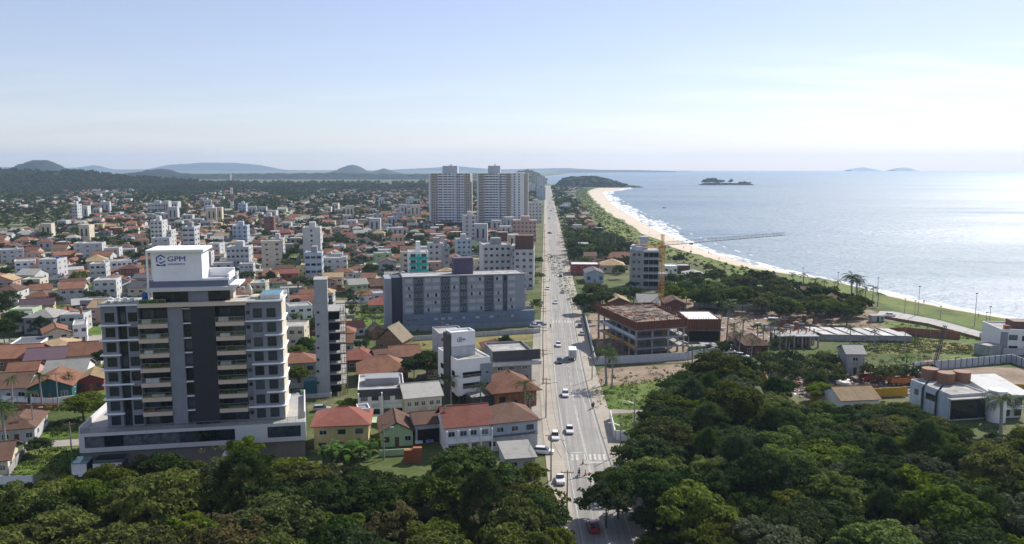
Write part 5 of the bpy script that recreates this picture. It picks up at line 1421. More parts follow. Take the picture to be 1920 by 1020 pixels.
def make_proto(key, seed, R, Hc, zc, nclump, per, size, mt, r0=.22, **k):
    cm, cc = crown_mesh('crown', seed, R, Hc, nclump, per, size, mt, zc, **k)
    r = random.Random(seed); limbs = r.sample([tuple(c) for c in cc], min(9, len(cc)))
    PROTO.setdefault(key, []).append((trunk_mesh(seed, zc, r0, limbs, TRUNK), cm))
# crowns are modelled at radius 1 x k so that one proto serves many sizes
for i in range(3): make_proto('dark', 100 + i, 5.0, 6.0, 6.4, 120, 74, .30, LEAF['dark'], cl=.21)
for i in range(3): make_proto('olive', 110 + i, 5.0, 6.5, 6.6, 115, 74, .29, LEAF['olive'], cl=.21, shell=.68)
for i in range(2): make_proto('bright', 120 + i, 5.0, 5.6, 6.2, 110, 74, .30, LEAF['bright'], cl=.22)
for i in range(2): make_proto('grey', 130 + i, 5.0, 5.2, 6.2, 130, 58, .27, LEAF['grey'], cl=.18)
for i in range(1): make_proto('rust', 140 + i, 5.0, 5.6, 6.2, 95, 60, .27, LEAF['rust'], cl=.2, shell=.65)
for i in range(2): make_proto('spread', 150 + i, 5.6, 4.4, 6.6, 130, 66, .29, LEAF['dark'], flat=.5, cl=.18)
for i in range(2): make_proto('bare', 170 + i, 4.6, 7.5, 7.2, 34, 26, .24, LEAF['grey'], r0=.26, cl=.16, shell=.6)
# pines: soft needle tufts
def pine_mesh(seed):
    r = np.random.RandomState(seed); C = []; N = []
    nt = 150
    for k in range(nt):
        u = r.uniform(0, 2 * np.pi); t = r.uniform(0, 1) ** .7
        z = 3.2 + 7.2 * t; rad = 4.6 * (1 - t ** 2.2) * r.uniform(.45, 1.05) + .35
        c = np.array([rad * np.cos(u), rad * np.sin(u), z + r.normal(0, .3)])
        m = 46; d = r.normal(0, 1, (m, 3)); d[:, 2] = np.abs(d[:, 2]); d /= np.linalg.norm(d, axis=1)[:, None]
        C.append(c + d * r.uniform(.15, .72, (m, 1))); N.append(d)
    C = np.concatenate(C); N = np.concatenate(N)
    # needles point outwards: long thin quads along N
    n = len(C); S = np.cross(N, r.normal(0, 1, (n, 3))); S /= np.linalg.norm(S, axis=1)[:, None]
    a = N * r.uniform(.28, .5, (n, 1)); b = S * r.uniform(.05, .09, (n, 1))
    V = np.stack([C - a - b, C - a + b, C + a + b * .3, C + a - b * .3], 1).reshape(-1, 3)
    return np_mesh('crown', V, np.arange(len(V)).reshape(-1, 4), LEAF['pine'])
for i in range(3):
    PROTO.setdefault('pine', []).append((trunk_mesh(160 + i, 8.5, .2, [(math.cos(a) * 3, math.sin(a) * 3, 4 + (a * 1.7) % 4) for a in range(9)], TRUNK), pine_mesh(160 + i)))
def palm_mesh(seed, h, L, n=17, droop=1.0):
    rr = random.Random(seed); mb = MB()
    for i in range(n):
        a = 2 * math.pi * i / n + rr.uniform(-.2, .2); el = rr.uniform(-.15, 1.05)
        dx, dy = math.cos(a), math.sin(a); p = Vector((0, 0, h)); seg = 7; pts = [p]
        for s in range(seg):
            e = el - droop * 1.7 * (s / seg) ** 1.2; p = p + Vector((dx * math.cos(e), dy * math.cos(e), math.sin(e))) * (L / seg); pts.append(p)
        side = Vector((-dy, dx, 0))
        for s in range(seg):
            q0, q1 = pts[s], pts[s+1]; w0 = L * .17 * math.sin(math.pi * min(1, (s + .5) / seg * .95 + .08)); 
            for sg in (-1, 1):
                for f_ in (0, .5):
                    b0 = q0.lerp(q1, f_); b1 = q0.lerp(q1, f_ + .38); tip = b0.lerp(b1, .9) + side * sg * w0 + Vector((0, 0, -w0 * .55 + rr.uniform(-.1, .1))) + (q1 - q0) * .4
                    mb.face([b0, b1, tip])
    return mb.mesh('crown', LEAF['palm'])
def palm_trunk(seed, h, r0=.19, lean=.04):
    mb = MB(); n = 6
    for i in range(n):
        z0, z1 = h * i / n, h * (i + 1) / n
        mb.tube((lean * z0 ** 1.3, 0, z0 - (.3 if i == 0 else 0)), (lean * z1 ** 1.3, 0, z1), r0 * (1.25 - .45 * i / n), r0 * (1.25 - .45 * (i + 1) / n), 7, cap=False)
    return mb.mesh('trunk', POLE)
PALM = [(palm_trunk(1, 7, lean=0), palm_mesh(1, 7, 3.0)), (palm_trunk(2, 7, lean=0), palm_mesh(2, 7, 2.8, 15, 1.15)), (palm_trunk(3, 7, .22, 0), palm_mesh(3, 7, 3.8, 22, 1.1))]
def banana_mesh(seed):
    rr = random.Random(seed); mb = MB()
    for i in range(9):
        a = rr.uniform(0, 6.28); el = rr.uniform(.5, 1.3); p = Vector((rr.uniform(-.3, .3), rr.uniform(-.3, .3), 1.2)); d = Vector((math.cos(a), math.sin(a), 0)); side = Vector((-d.y, d.x, 0)); prev = None
        for s in range(6):
            e = el - 1.5 * (s / 5) ** 1.3; p = p + (d * math.cos(e) + Vector((0, 0, math.sin(e)))) * .45
            w_ = .36 * math.sin(math.pi * (s + .4) / 5.8); cur = (p - side * w_, p + side * w_)
            if prev: mb.face([prev[0], prev[1], cur[1], cur[0]])
            prev = cur
    mb2 = MB(); mb2.tube((0, 0, -.2), (0, 0, 1.6), .14, .1, 6)
    return (mb2.mesh('trunk', LEAF['olive']), mb.mesh('crown', LEAF['banana']))
BANANA = [banana_mesh(1), banana_mesh(2)]

PLANTS = []       # (object, description, (x,y,z), kind)
def put(name, cat, protos, x, y, sc, szz, desc, group, seed_rot=None, tilt=0):
    tr, cr = rnd.choice(protos)
    o = thing(name, None, cat, (x, y, 0), rnd.uniform(0, 6.28) if seed_rot is None else seed_rot, group)
    o.scale = (sc * rnd.uniform(.86, 1.16), sc * rnd.uniform(.86, 1.16), szz)
    if tilt: o.rotation_euler = (rnd.uniform(-tilt, tilt), rnd.uniform(-tilt, tilt), o.rotation_euler.z)
    link('trunk', tr, o); link('crown', cr, o)
    PLANTS.append((o, desc, (x, y), cat)); return o

# -- candidate trees: the two woods in front, sampled over the ground with the crown tops inside the outlines seen in the photograph
LEFT_W = [(-40,912),(60,900),(150,893),(200,872),(260,858),(330,852),(380,850),(450,842),(520,848),(580,875),(640,878),(700,872),(760,888),(810,900),(832,862),(880,850),(920,868),(945,905),(1000,903),(1012,915),(1035,940),(1075,985),(1105,1040),(1110,1120),(-40,1120)]
RIGHT_W = [(1128,905),(1155,868),(1192,805),(1212,765),(1270,705),(1300,694),(1345,668),(1400,682),(1418,745),(1440,760),(1460,735),(1490,758),(1530,768),(1560,782),(1600,775),(1680,752),(1720,772),(1750,802),(1790,817),(1850,808),(1980,810),(1980,1120),(1290,1120),(1215,1010),(1150,955)]
CAND = []
def fill(poly, n, types, rlo, rhi, pack, ok=lambda x, y, r: True, hk=(1.4, 2.15)):
    base = [P(px, py, 8.0) for px, py in poly]
    xs = [p.x for p in base]; ys_ = [p.y for p in base]
    mine = []
    for _ in range(n):
        x, y = rnd.uniform(min(xs) - 4, max(xs) + 4), rnd.uniform(min(ys_) - 4, max(ys_) + 4)
        r = rnd.uniform(rlo, rhi); ty = rnd.choice(types); h = r * rnd.uniform(*hk)
        if ty == 'pine': h *= 1.12
        if not inside(proj((x, y, h)), poly) or not ok(x, y, r): continue
        if any((x - a) ** 2 + (y - b) ** 2 < ((r + c) * pack) ** 2 for a, b, c in mine): continue
        mine.append((x, y, r)); CAND.append([x, y, r, h, ty])
T_LEFT = ['bare', 'olive', 'olive', 'olive', 'dark', 'pine', 'grey', 'spread', 'dark', 'bright', 'olive', 'olive', 'bright', 'olive', 'dark', 'olive', 'rust'] 
T_RIGHT = ['dark', 'pine', 'pine', 'spread', 'bright', 'bright', 'dark', 'grey', 'spread', 'pine', 'olive', 'olive']
okl = lambda x, y, r: x + r * .8 < cen(y) - 6.2 and not (y > 150 and in_foot(x, y, -2))
okr = lambda x, y, r: x - r * .72 > cen(y) + 4.6
fill(LEFT_W, 3000, T_LEFT, 4.6, 6.6, .62, okl)
fill(LEFT_W, 2500, T_LEFT, 2.4, 3.6, .62, lambda x, y, r: okl(x, y, r) and all((x - c[0]) ** 2 + (y - c[1]) ** 2 > (c[2] * .75 + r * .5) ** 2 for c in CAND), (1.6, 2.4))
nL = len(CAND)
fill(RIGHT_W, 5000, T_RIGHT, 4.2, 6.2, .62, okr)
fill(RIGHT_W, 4000, T_RIGHT, 2.2, 3.4, .62, lambda x, y, r: okr(x, y, r) and all((x - c[0]) ** 2 + (y - c[1]) ** 2 > (c[2] * .75 + r * .5) ** 2 for c in CAND[nL:]), (1.5, 2.2))
# single trees picked out in the photograph: crown-top picture point, height, radius, type
for px_, py_, h, r, ty in ((880,842,12,7.4,'spread'),(800,662,8,5.2,'dark'),(775,668,6.5,3.6,'dark'),(572,634,7,3.2,'dark'),(560,645,6,3,'bright'),(155,743,6,5.5,'olive'),(70,823,3.5,2.6,'dark'),(455,822,7,3.3,'bright'),(660,748,4,3.6,'bright'),(995,872,5,2.8,'olive'),(1160,878,9,5.0,'dark'),
                         (1138,905,8,4.4,'dark'),(1345,664,11,6.6,'olive'),(1385,668,10,5.5,'dark'),(1290,700,7,4.5,'dark'),(1465,708,8,4.2,'dark'),(1540,718,5,4.0,'bright'),(1235,760,8,4.5,'dark'),
                         (1115,530,9,5.5,'bright'),(1130,548,7,5,'dark'),(1095,552,8,4.5,'dark'),(1110,572,6,3.5,'olive'),(1165,538,5,4.5,'bright'),(1180,545,5,4,'bright'),
                         (10,560,9,3.5,'pine'),(25,585,8,4,'dark'),(5,600,8,4,'dark'),(560,560,6,4,'dark'),(1556,665,5,2.6,'bright'),(1588,764,5,3.2,'dark'),(1618,760,5,3.0,'olive'),(1655,758,6,3.6,'bright'),(1690,756,6,3.8,'olive'),(1722,770,6,3.6,'dark'),(1750,786,6,3.6,'olive'),(1790,798,5,3.2,'dark'),(1545,752,5,3,'bright')):
    q = P(px_, py_, h); CAND.append([q.x, q.y, r, h, ty])
N_FORE = len(CAND)
# coastal groves
def grove(poly, n, types, rlo, rhi, pack=.6): fill(poly, n, types, rlo, rhi, pack, lambda x, y, r: not in_foot(x, y, r * .2) and abs(x - cen(y)) > 9 + r * .5 and x < veg_x(y) - 17)
TG = ['dark', 'bright', 'olive', 'spread', 'bright', 'olive']
grove([(1252,512),(1300,500),(1400,508),(1480,520),(1560,536),(1610,552),(1612,572),(1500,570),(1440,562),(1380,545),(1330,552),(1260,548)], 1500, TG, 2.6, 5.4, .84)
grove([(1040,436),(1085,424),(1160,440),(1172,462),(1060,470),(1042,465)], 900, TG, 3.0, 5.6, .8)
grove([(1420,640),(1470,650),(1555,655),(1580,690),(1560,705),(1450,690),(1425,668)], 900, ['bright', 'bright', 'olive', 'dark'], 1.5, 2.6)
grove([(1600,668),(1690,664),(1750,672),(1750,690),(1640,692)], 300, ['bright', 'dark', 'olive'], 1.6, 2.6)
grove([(1060,535),(1092,540),(1105,580),(1090,590),(1062,560)], 300, TG, 3, 4.5)
grove([(1340,622),(1440,612),(1470,640),(1400,636),(1350,645)], 300, ['bright', 'olive', 'dark'], 1.3, 2.4, .9)
grove([(540,640),(582,640),(590,690),(545,690)], 100, TG, 2.2, 3.4)
grove([(1000,540),(1014,540),(1016,590),(1000,590)], 60, TG, 1.6, 2.4)
grove([(1008,470),(1020,468),(1022,530),(1008,530)], 60, TG, 2, 3)
for (x, y) in TREESPOT:
    if in_foot(x, y, .5): continue
    if abs(x - cen(y)) < 10: continue
    r = rnd.uniform(2.0, 4.4) * (1 if y < 900 else 1.25); CAND.append([x, y, r, r * rnd.uniform(1.5, 2.1), rnd.choice(['dark', 'dark', 'olive', 'olive', 'bright', 'spread', 'pine'])])
for (x, y) in SMALLT:
    if in_foot(x, y, .3) or abs(x - cen(y)) < 10: continue
    r = rnd.uniform(1.1, 2.2); CAND.append([x, y, r, r * rnd.uniform(1.6, 2.4), rnd.choice(['dark', 'bright', 'olive', 'bright'])])
def visible(c):
    q = proj((c[0], c[1], c[3] * .8)); return -60 < q[0] < 1980 and q[1] < 1100
CAND = [c for c in CAND if visible(c)]
CAND.sort(key=lambda c: -c[2] / math.hypot(c[0], c[1]))
KW = {'bare': 'thin half-bare tree with pale limbs', 'dark': 'dark green round-crowned tree', 'olive': 'olive green broad tree', 'bright': 'yellow-green bushy tree', 'grey': 'grey-green pale-leaved tree', 'rust': 'rusty brown-leaved tree', 'pine': 'needle-tufted pine', 'spread': 'dark wide-spreading tree'}
counts = {'tree': 0, 'pine tree': 0}; REST = []
for c in CAND:
    cat = 'pine tree' if c[4] == 'pine' else 'tree'
    if counts[cat] < (295 if cat == 'tree' else 110):
        counts[cat] += 1
        k = c[2] / 5.0; szv = c[3] / (10.4 if cat == 'pine tree' else 9.8)
        size = 'small ' if c[2] < 3.4 else 'large ' if c[2] > 5.6 else ''
        put('pine_tree' if cat == 'pine tree' else 'tree', cat, PROTO[c[4]], c[0], c[1], k, szv, size + KW[c[4]], 'pines of the woods' if cat == 'pine tree' else 'leafy trees')
    else: REST.append(c)
print('TREES', counts, len(REST), N_FORE)
# the remaining town trees: one mass of leaf clumps
LM = [leaf('town_leaves_%d' % i, c, .45, .25) for i, c in enumerate([(.030, .050, .012), (.052, .070, .016), (.085, .112, .020)])]
for m_ in LM:
    for n_ in m_.node_tree.nodes:
        if n_.type == 'OBJECT_INFO': pass
Vs, Ms = [], []; r = np.random.RandomState(77)
TEMPL = {}
for lod, (ncl, per, sz) in {0: (26, 16, .8), 1: (14, 8, 1.15), 2: (8, 5, 1.7)}.items():
    for kx in range(5):
        C, N, cc = crown_pts(r, 5.0, 6.0, ncl, per); TEMPL[lod, kx] = leaf_cards(C + np.array([0, 0, 6.2]), N, sz, r, .6)
for c in REST:
    y = c[1]; lod = 0 if y < 620 else 1 if y < 1150 else 2
    V = TEMPL[lod, r.randint(5)].copy(); a = r.uniform(0, 6.28); ca, sa_ = math.cos(a), math.sin(a); k = c[2] / 5.0
    X_ = V[:, 0] * ca - V[:, 1] * sa_; Y_ = V[:, 0] * sa_ + V[:, 1] * ca
    Vs.append(np.stack([X_ * k + c[0], Y_ * k + c[1], V[:, 2] * c[3] / 9.8], 1)); Ms.append(np.full(len(V) // 4, r.choice([0, 0, 1, 1, 2])))
V = np.concatenate(Vs)
kind(link('distant_trees', np_mesh('distant_trees', V, np.arange(len(V)).reshape(-1, 4), LM, np.concatenate(Ms))), 'stuff')
print('FAR LEAVES', len(V) // 4)
# scrub: low growth on the woods' floor, vacant lots and dunes
def scrub(name, polys, dens, size, h, mts, seed, ground_pts=False):
    r = np.random.RandomState(seed); Vs = []; Ms = []
    for pl in polys:
        pg = [(P(x, y).x, P(x, y).y) for x, y in pl] if not ground_pts else pl
        xs = [p[0] for p in pg]; ys_ = [p[1] for p in pg]
        n = int((max(xs) - min(xs)) * (max(ys_) - min(ys_)) * dens)
        for _ in range(n):
            x, y = r.uniform(min(xs), max(xs)), r.uniform(min(ys_), max(ys_))
            if not inside((x, y), pg): continue
            m = r.randint(10, 22); R = r.uniform(.4, 1.5)
            d = r.normal(0, 1, (m, 3)); d[:, 2] = np.abs(d[:, 2]); d /= np.linalg.norm(d, axis=1)[:, None]
            C = np.array([x, y, 0]) + d * R * np.array([1, 1, h]) * r.uniform(.6, 1, (m, 1))
            Vs.append(leaf_cards(C, d, size, r)); Ms.append(np.full(m, r.randint(len(mts))))
    V = np.concatenate(Vs)
    return kind(link(name, np_mesh(name, V, np.arange(len(V)).reshape(-1, 4), mts, np.concatenate(Ms))), 'stuff')
fl = lambda poly: [((P(x, y, 7).x), (P(x, y, 7).y)) for x, y in poly]
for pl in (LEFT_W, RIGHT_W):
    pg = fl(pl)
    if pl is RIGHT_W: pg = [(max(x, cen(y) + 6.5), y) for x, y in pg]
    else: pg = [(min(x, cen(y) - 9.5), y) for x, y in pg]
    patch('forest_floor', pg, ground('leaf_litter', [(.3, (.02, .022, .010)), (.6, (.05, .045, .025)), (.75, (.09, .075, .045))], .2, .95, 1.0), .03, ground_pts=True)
scrub('undergrowth', [[(min(x, cen(y) - 10), y) for x, y in fl(LEFT_W)]], .16, .34, 1.2, [LEAF['olive'], LEAF['dark'], LEAF['bright']], 5, True)
scrub('undergrowth', [[(max(x, cen(y) + 8), y) for x, y in fl(RIGHT_W)]], .12, .34, 1.2, [LEAF['bright'], LEAF['dark'], LEAF['pine']], 6, True)
scrub('weeds', [[(1112,726),(1260,706),(1290,716),(1230,770),(1120,766)], [(1146,780),(1190,776),(1190,806),(1156,808)]], .35, .22, .8, [LEAF['bright'], LEAF['bright'], LEAF['olive'], LEAF['banana']], 7)
scrub('weeds', [[(1440,690),(1470,650),(1580,660),(1590,690),(1520,705)], [(1600,668),(1750,668),(1900,676),(1880,684),(1620,690)], [(1640,600),(1740,613),(1850,640),(1700,626)], [(640,590),(720,585),(720,610),(655,618)]], .12, .24, .8, [LEAF['bright'], LEAF['dark'], LEAF['olive']], 8)
scrub('tall_grass', [[(22,893),(50,853),(90,842),(146,840),(146,888)], [(85,795),(150,782),(146,816),(78,824)], [(1600,640),(1700,628),(1830,650),(1820,664),(1600,662)]], .9, .2, .45, [LEAF['bright'], LEAF['olive'], LEAF['banana'], LEAF['grey']], 18)
dunes = []
yy_ = 330
while yy_ < 2200:
    dunes.append([(veg_x(yy_) - 30, yy_), (veg_x(yy_) - 3, yy_), (veg_x(yy_ + 60) - 3, yy_ + 60), (veg_x(yy_ + 60) - 30, yy_ + 60)]); yy_ += 60
scrub('dune_scrub', [[p for p in d] for d in dunes if d[0][1] > 430], .035, .55, .9, [LEAF['olive'], LEAF['dark'], LEAF['bright']], 9, True)
scrub('hedge_growth', [[G(-6 - i * 120, 10 + k * 62), G(-110 - i * 120, 10 + k * 62), G(-110 - i * 120, 70 + k * 62), G(-6 - i * 120, 70 + k * 62)] for i in range(5) for k in range(6)], .012, .32, 1.0, [LEAF['olive'], LEAF['dark'], LEAF['bright']], 10, True)
# headland wood and the islet's trees
hd = []
for px_, py_ in [(x, 0) for x in range(1046, 1176, 2)]:
    for _ in range(7):
        t_ = rnd.random(); q = at_depth(px_ + rnd.uniform(-1, 1), 340, 2480 + rnd.uniform(-85, 40)); hd.append(q)
Vs = []
prof_h = [(1042,347),(1050,340),(1056,335),(1072,332.5),(1110,331),(1135,335),(1155,341),(1172,347),(1186,349.6)]
hx_ = [at_depth(a, b, 2480).x for a, b in prof_h]; hz_ = [at_depth(a, b, 2480).z for a, b in prof_h]
for q in hd:
    zt = np.interp(q.x, hx_, hz_) * math.cos(min(1, abs(q.y - 2480) / 90) * math.pi / 2)
    k = rnd.uniform(.5, 1.0); Vq = TEMPL[2, rnd.randrange(5)] * k; Vs.append(Vq + np.array([q.x, q.y, max(0, zt - 6)]))
V = np.concatenate(Vs)
kind(link('headland_wood', np_mesh('headland_wood', V, np.arange(len(V)).reshape(-1, 4), [LM[0]])), 'stuff')
Vs = []
for px_, n_, k in ((1323, 10, 1.0), (1331, 14, 1.2), (1339, 14, 1.2), (1347, 8, .9), (1357, 2, 1.1), (1369, 3, 1.1), (1388, 8, .55), (1398, 10, .6), (1404, 6, .5)):
    for _ in range(n_):
        q = at_depth(px_ + rnd.uniform(-3.5, 3.5), 343, 2780 + rnd.uniform(-18, 18)); Vs.append(TEMPL[2, rnd.randrange(5)] * (k * rnd.uniform(1.1, 1.7)) + np.array([q.x, q.y, 1.0]))
V = np.concatenate(Vs)
kind(link('islet_wood', np_mesh('islet_wood', V, np.arange(len(V)).reshape(-1, 4), [LM[0]])), 'stuff')
# tree cover on the nearer wooded hill and the plain in front of it
Vs = []
for _ in range(1500):
    px_ = rnd.uniform(-40, 1000); Y = rnd.uniform(1950, 2620); q = at_depth(px_, 345, Y)
    Vs.append(TEMPL[2, rnd.randrange(5)] * rnd.uniform(.9, 1.8) + np.array([q.x, q.y, 0]))
hp_ = [(-60,324),(0,322),(35,321),(60,324),(90,328),(110,329),(130,325),(150,324),(175,328),(220,333),(290,337),(360,342),(430,348),(500,354),(540,358)]
hx2 = [at_depth(a, b, 2300).x for a, b in hp_]; hz2 = [at_depth(a, b, 2300).z for a, b in hp_]
for _ in range(1900):
    q = at_depth(rnd.uniform(-40, 520), 330, 2300 + rnd.uniform(-410, 40)); zt = np.interp(q.x, hx2, hz2) * math.cos(abs(q.y - 2300) / 420 * math.pi / 2) ** 1.1
    Vs.append(TEMPL[2, rnd.randrange(5)] * rnd.uniform(.8, 1.7) + np.array([q.x, q.y, max(0, zt - 5)]))
V = np.concatenate(Vs)
kind(link('plain_wood', np_mesh('plain_wood', V, np.arange(len(V)).reshape(-1, 4), [LM[1]])), 'stuff')

scrub('weeds', [[(1112,700),(1290,682),(1300,700),(1130,724)], [(1560,772),(1700,762),(1760,790),(1900,800),(1960,770),(1960,812),(1700,800)], [(1290,650),(1440,640),(1440,690),(1380,690)], [(1440,600),(1620,590),(1690,612),(1540,612)], [(1020,478),(1060,476),(1100,560),(1080,600)]], .10, .22, .8, [LEAF['bright'], LEAF['olive'], LEAF['grey']], 28)
# palms, by their foot in the picture and height
PALMS = [(24,764,7.5,1),(80,764,8,1),(59,775,5,.8),(12,838,9,1.3),(131,742,5.5,.8),(677,584,8,1.2),(826,760,7,1),(846,768,7.5,1),(902,768,6,1),(986,772,7,1.15),(994,786,5.5,.9),(1137,722,9.5,1.25),(1147,728,8.5,1.0),
         (1298,700,7.5,1.15),(1362,645,12.5,1.25),(1392,648,9,1),(1376,655,8,1),(1420,655,8,1),(1430,660,7,.9),(1447,642,7,.9),(1385,668,7,1.0),(1408,676,6,.9),(1462,662,7,1.0),(1478,668,6,.9),(1318,690,6,.9),(1130,478,13,1.2),(1136,476,14,1.1),(1141,479,13,1.1),(1147,478,14.5,1.2),(1152,476,13,1.1),(1124,474,12,1.1),
         (1486,545,8,1.1),(1505,548,8.5,1.2),(1545,556,7,1),(1596,575,13,1.5),(1606,572,11,1.3),(1622,572,8,1),(1635,574,8,1),(1612,578,7.5,1),(1645,575,6,.9),(1570,560,8,1.1),(1528,552,7,1.1),
         (1640,658,7,.9),(1594,648,6,.9),(1876,822,9,1.5),(380,868,6.5,1.0),(790,478,9,1.2),(725,468,9,1.2),(665,486,8,1.1),(655,490,8,1.1),(548,572,6,.8)]
for px_, py_, h, k in PALMS:
    q = P(px_, py_); pr_ = PALM[2:] if k > 1.2 else PALM[:2]
    put('palm_tree', 'palm tree', pr_, q.x, q.y, k * 1.05, h / 7.0, ('tall ' if h > 9 else 'small ' if h < 6.5 else '') + 'palm with drooping fronds', 'palms', tilt=.05)
for px_, py_ in [(622,866),(632,872),(640,862),(650,870),(660,858),(668,868),(676,856),(690,862),(700,850),(606,872),(1560,690),(1500,690),(1700,680),(1532,694),(1175,575),(1188,570),(1470,690),(136,892),(128,888),(1745,830),(1760,838)]:
    q = P(px_, py_); put('banana_plant', 'banana plant', BANANA, q.x, q.y, rnd.uniform(1.0, 1.6), rnd.uniform(1.1, 1.7), 'pale green banana plant with long arching leaves', 'banana plants')
# ------------------------------------------------------------------ construction site, crane and works
FORMW = paint('formwork_timber', (.20, .085, .055), .9, .3, 1.5)
PLANK = paint('weathered_planks', (.24, .18, .13), .9, .35, 1.2)
CRANEY = paint('crane_yellow', (.50, .23, .03), .55, .1)
HOARD = paint('metal_hoarding', (.42, .45, .50), .55, .15, 1.0)
HOARDW = paint('white_hoarding', (.58, .60, .62), .6, .12, 1.0)
CR = {k: P(x, y, 12.2) for k, (x, y) in {'f': (1193, 603), 'l': (1118, 570), 'r': (1288, 596), 'b': (1222, 566)}.items()}
t = thing('construction_building', 'concrete building under construction wrapped in red-brown formwork beside the avenue', 'building', (CR['f'].x, CR['f'].y, 0))
loc = lambda q, s=1.0: ((q.x - CR['f'].x) * s, (q.y - CR['f'].y) * s)
poly = [loc(CR['f']), loc(CR['r']), loc(CR['b']), loc(CR['l'])]
ctr = (sum(p[0] for p in poly) / 4, sum(p[1] for p in poly) / 4)
def inset(pl, k): return [(ctr[0] + (p[0] - ctr[0]) * k, ctr[1] + (p[1] - ctr[1]) * k) for p in pl]
for z, k in ((3.1, 1.0), (6.3, 1.02), (9.0, 1.0)):
    mb = MB(); mb.prism(inset(poly, k), z, z + .35); mb.build('floor_slab', CONC, t)
mb = MB(); mb.prism(inset(poly, .97), 11.2, 11.35, 0); mb.build('deck', PLANK, t)
mb = MB()
for i in range(4):
    p, q = Vector(poly[i]), Vector(poly[(i + 1) % 4]); d = q - p; n = int(d.length / .9); nn = Vector((d.y, -d.x)).normalized()
    mb.face([(p.x, p.y, 9.36), (q.x, q.y, 9.36), (q.x, q.y, 12.0), (p.x, p.y, 12.0)])
    for j in range(n + 1):
        c = p + d * j / n + nn * .08; mb.box(c.x - .06, c.x + .06, c.y - .06, c.y + .06, 9.0, 12.3 + .5 * (j % 3 == 0), 0)
    for z in (9.9, 10.6, 11.3, 12.0): mb.bar((p.x + nn.x * .12, p.y + nn.y * .12, z), (q.x + nn.x * .12, q.y + nn.y * .12, z), .1, .1, 0)
mb.build('formwork', FORMW, t)
rr = random.Random(6)
for i in range(90):
    u, v_ = rr.random(), rr.random()
    a = Vector(poly[0]).lerp(Vector(poly[1]), u); b_ = Vector(poly[3]).lerp(Vector(poly[2]), u); c = a.lerp(b_, .06 + v_ * .88); c = Vector(inset([c], .95)[0]); L_ = rr.uniform(1.5, 4.5); an = rr.choice([.3, .3, 1.87, rr.uniform(0, 3)])
    mb = MB(); e = Vector((math.cos(an), math.sin(an), 0)) * L_ / 2; hz = 11.4 + rr.uniform(0, .5)
    for k in range(3): mb.bar((c.x - e.x, c.y - e.y + k * .3, hz), (c.x + e.x, c.y + e.y + k * .3, hz + rr.uniform(-.1, .25)), .22, .07)
    mb.build('plank_pile', rr.choice([PLANK, WOOD, DGREY, FORMW, CONC]), t)
for i in range(4):
    p, q = Vector(inset(poly, .94)[i]), Vector(inset(poly, .94)[(i + 1) % 4]); n = int((q - p).length / 4.5)
    for j in range(n):
        c = p.lerp(q, j / n)
        for z0_, z1_ in ((0, 3.1), (3.45, 6.3), (6.65, 9.0)):
            mb = MB(); mb.box(c.x - .3, c.x + .3, c.y - .3, c.y + .3, z0_, z1_); mb.build('column', CONC, t)
mb = MB(); mb.prism(inset(poly, .55), 0, 9.0); mb.build('core_wall', CONC, t)
for i in range(70):
    u, v_ = rr.random(), rr.choice([.04, .96, rr.random()]); c = Vector(poly[0]).lerp(Vector(poly[1]), u).lerp(Vector(poly[3]).lerp(Vector(poly[2]), u), v_); lv = rr.choice([(0, 3.1), (3.45, 6.3), (6.65, 9.0)])
    mb = MB(); mb.tube((c.x, c.y, lv[0]), (c.x + rr.uniform(-.15, .15), c.y, lv[1]), .07, n=5); mb.build('prop', rr.choice([WOOD, CRANEY, PLANK]), t)
q0, q1 = Vector(poly[0]), Vector(poly[3]); d = (q1 - q0).normalized()
for z in (6.65, 3.45):
    mb = MB(); a = q0; b_ = q1.lerp(q0, .2); mb.bar((a.x - .2, a.y, z + .5), (b_.x - .2, b_.y, z + .5), .06, .9); mb.build('guard_rail', CRANEY if z < 4 else LBLUE, t)
# propped timber screen at its corner
A = P(1120, 668, 0); B = P(1174, 664, 0); f = Fr(A, math.atan2(B.y - A.y, B.x - A.x)); wl = (B - A).length
t = thing('timber_screen', 'rack of horizontal timber battens at the corner of the construction site', 'screen', f.O, f.a)
for k in range(9):
    mb = MB(); mb.box(0, wl, 0, .12, .5 + k * .5, .75 + k * .5); mb.build('batten', PLANK, t)
for k in range(5):
    mb = MB(); mb.box(wl * k / 4 - .1, wl * k / 4 + .1, .13, .3, 0, 5.1); mb.build('post', WOOD, t)
FOOT += [(CR['f'].x + ctr[0], CR['f'].y + ctr[1], 17)]
t, w, f = block('site_annex', 'second construction block with a white sheeted roof and dark timber front', 'building', (1290, 600), (1352, 597), 7.6, 16, FORMW, ang=math.radians(3), parapet=.3, roofm=WHITET)
mb = MB(); mb.box(-.1, w + .1, -.25, -.01, 3.8, 4.2); mb.build('beam', PLANK, t)
mb = MB(); mb.box(.6, w - .6, -.06, -.01, .2, 3.6); mb.build('dark_opening', DARKV, t)
for k in range(14):
    mb = MB(); mb.box(w * k / 13 - .05, w * k / 13 + .05, -.35, -.26, 4.2, 8.6); mb.build('scaffold_post', WOOD, t)

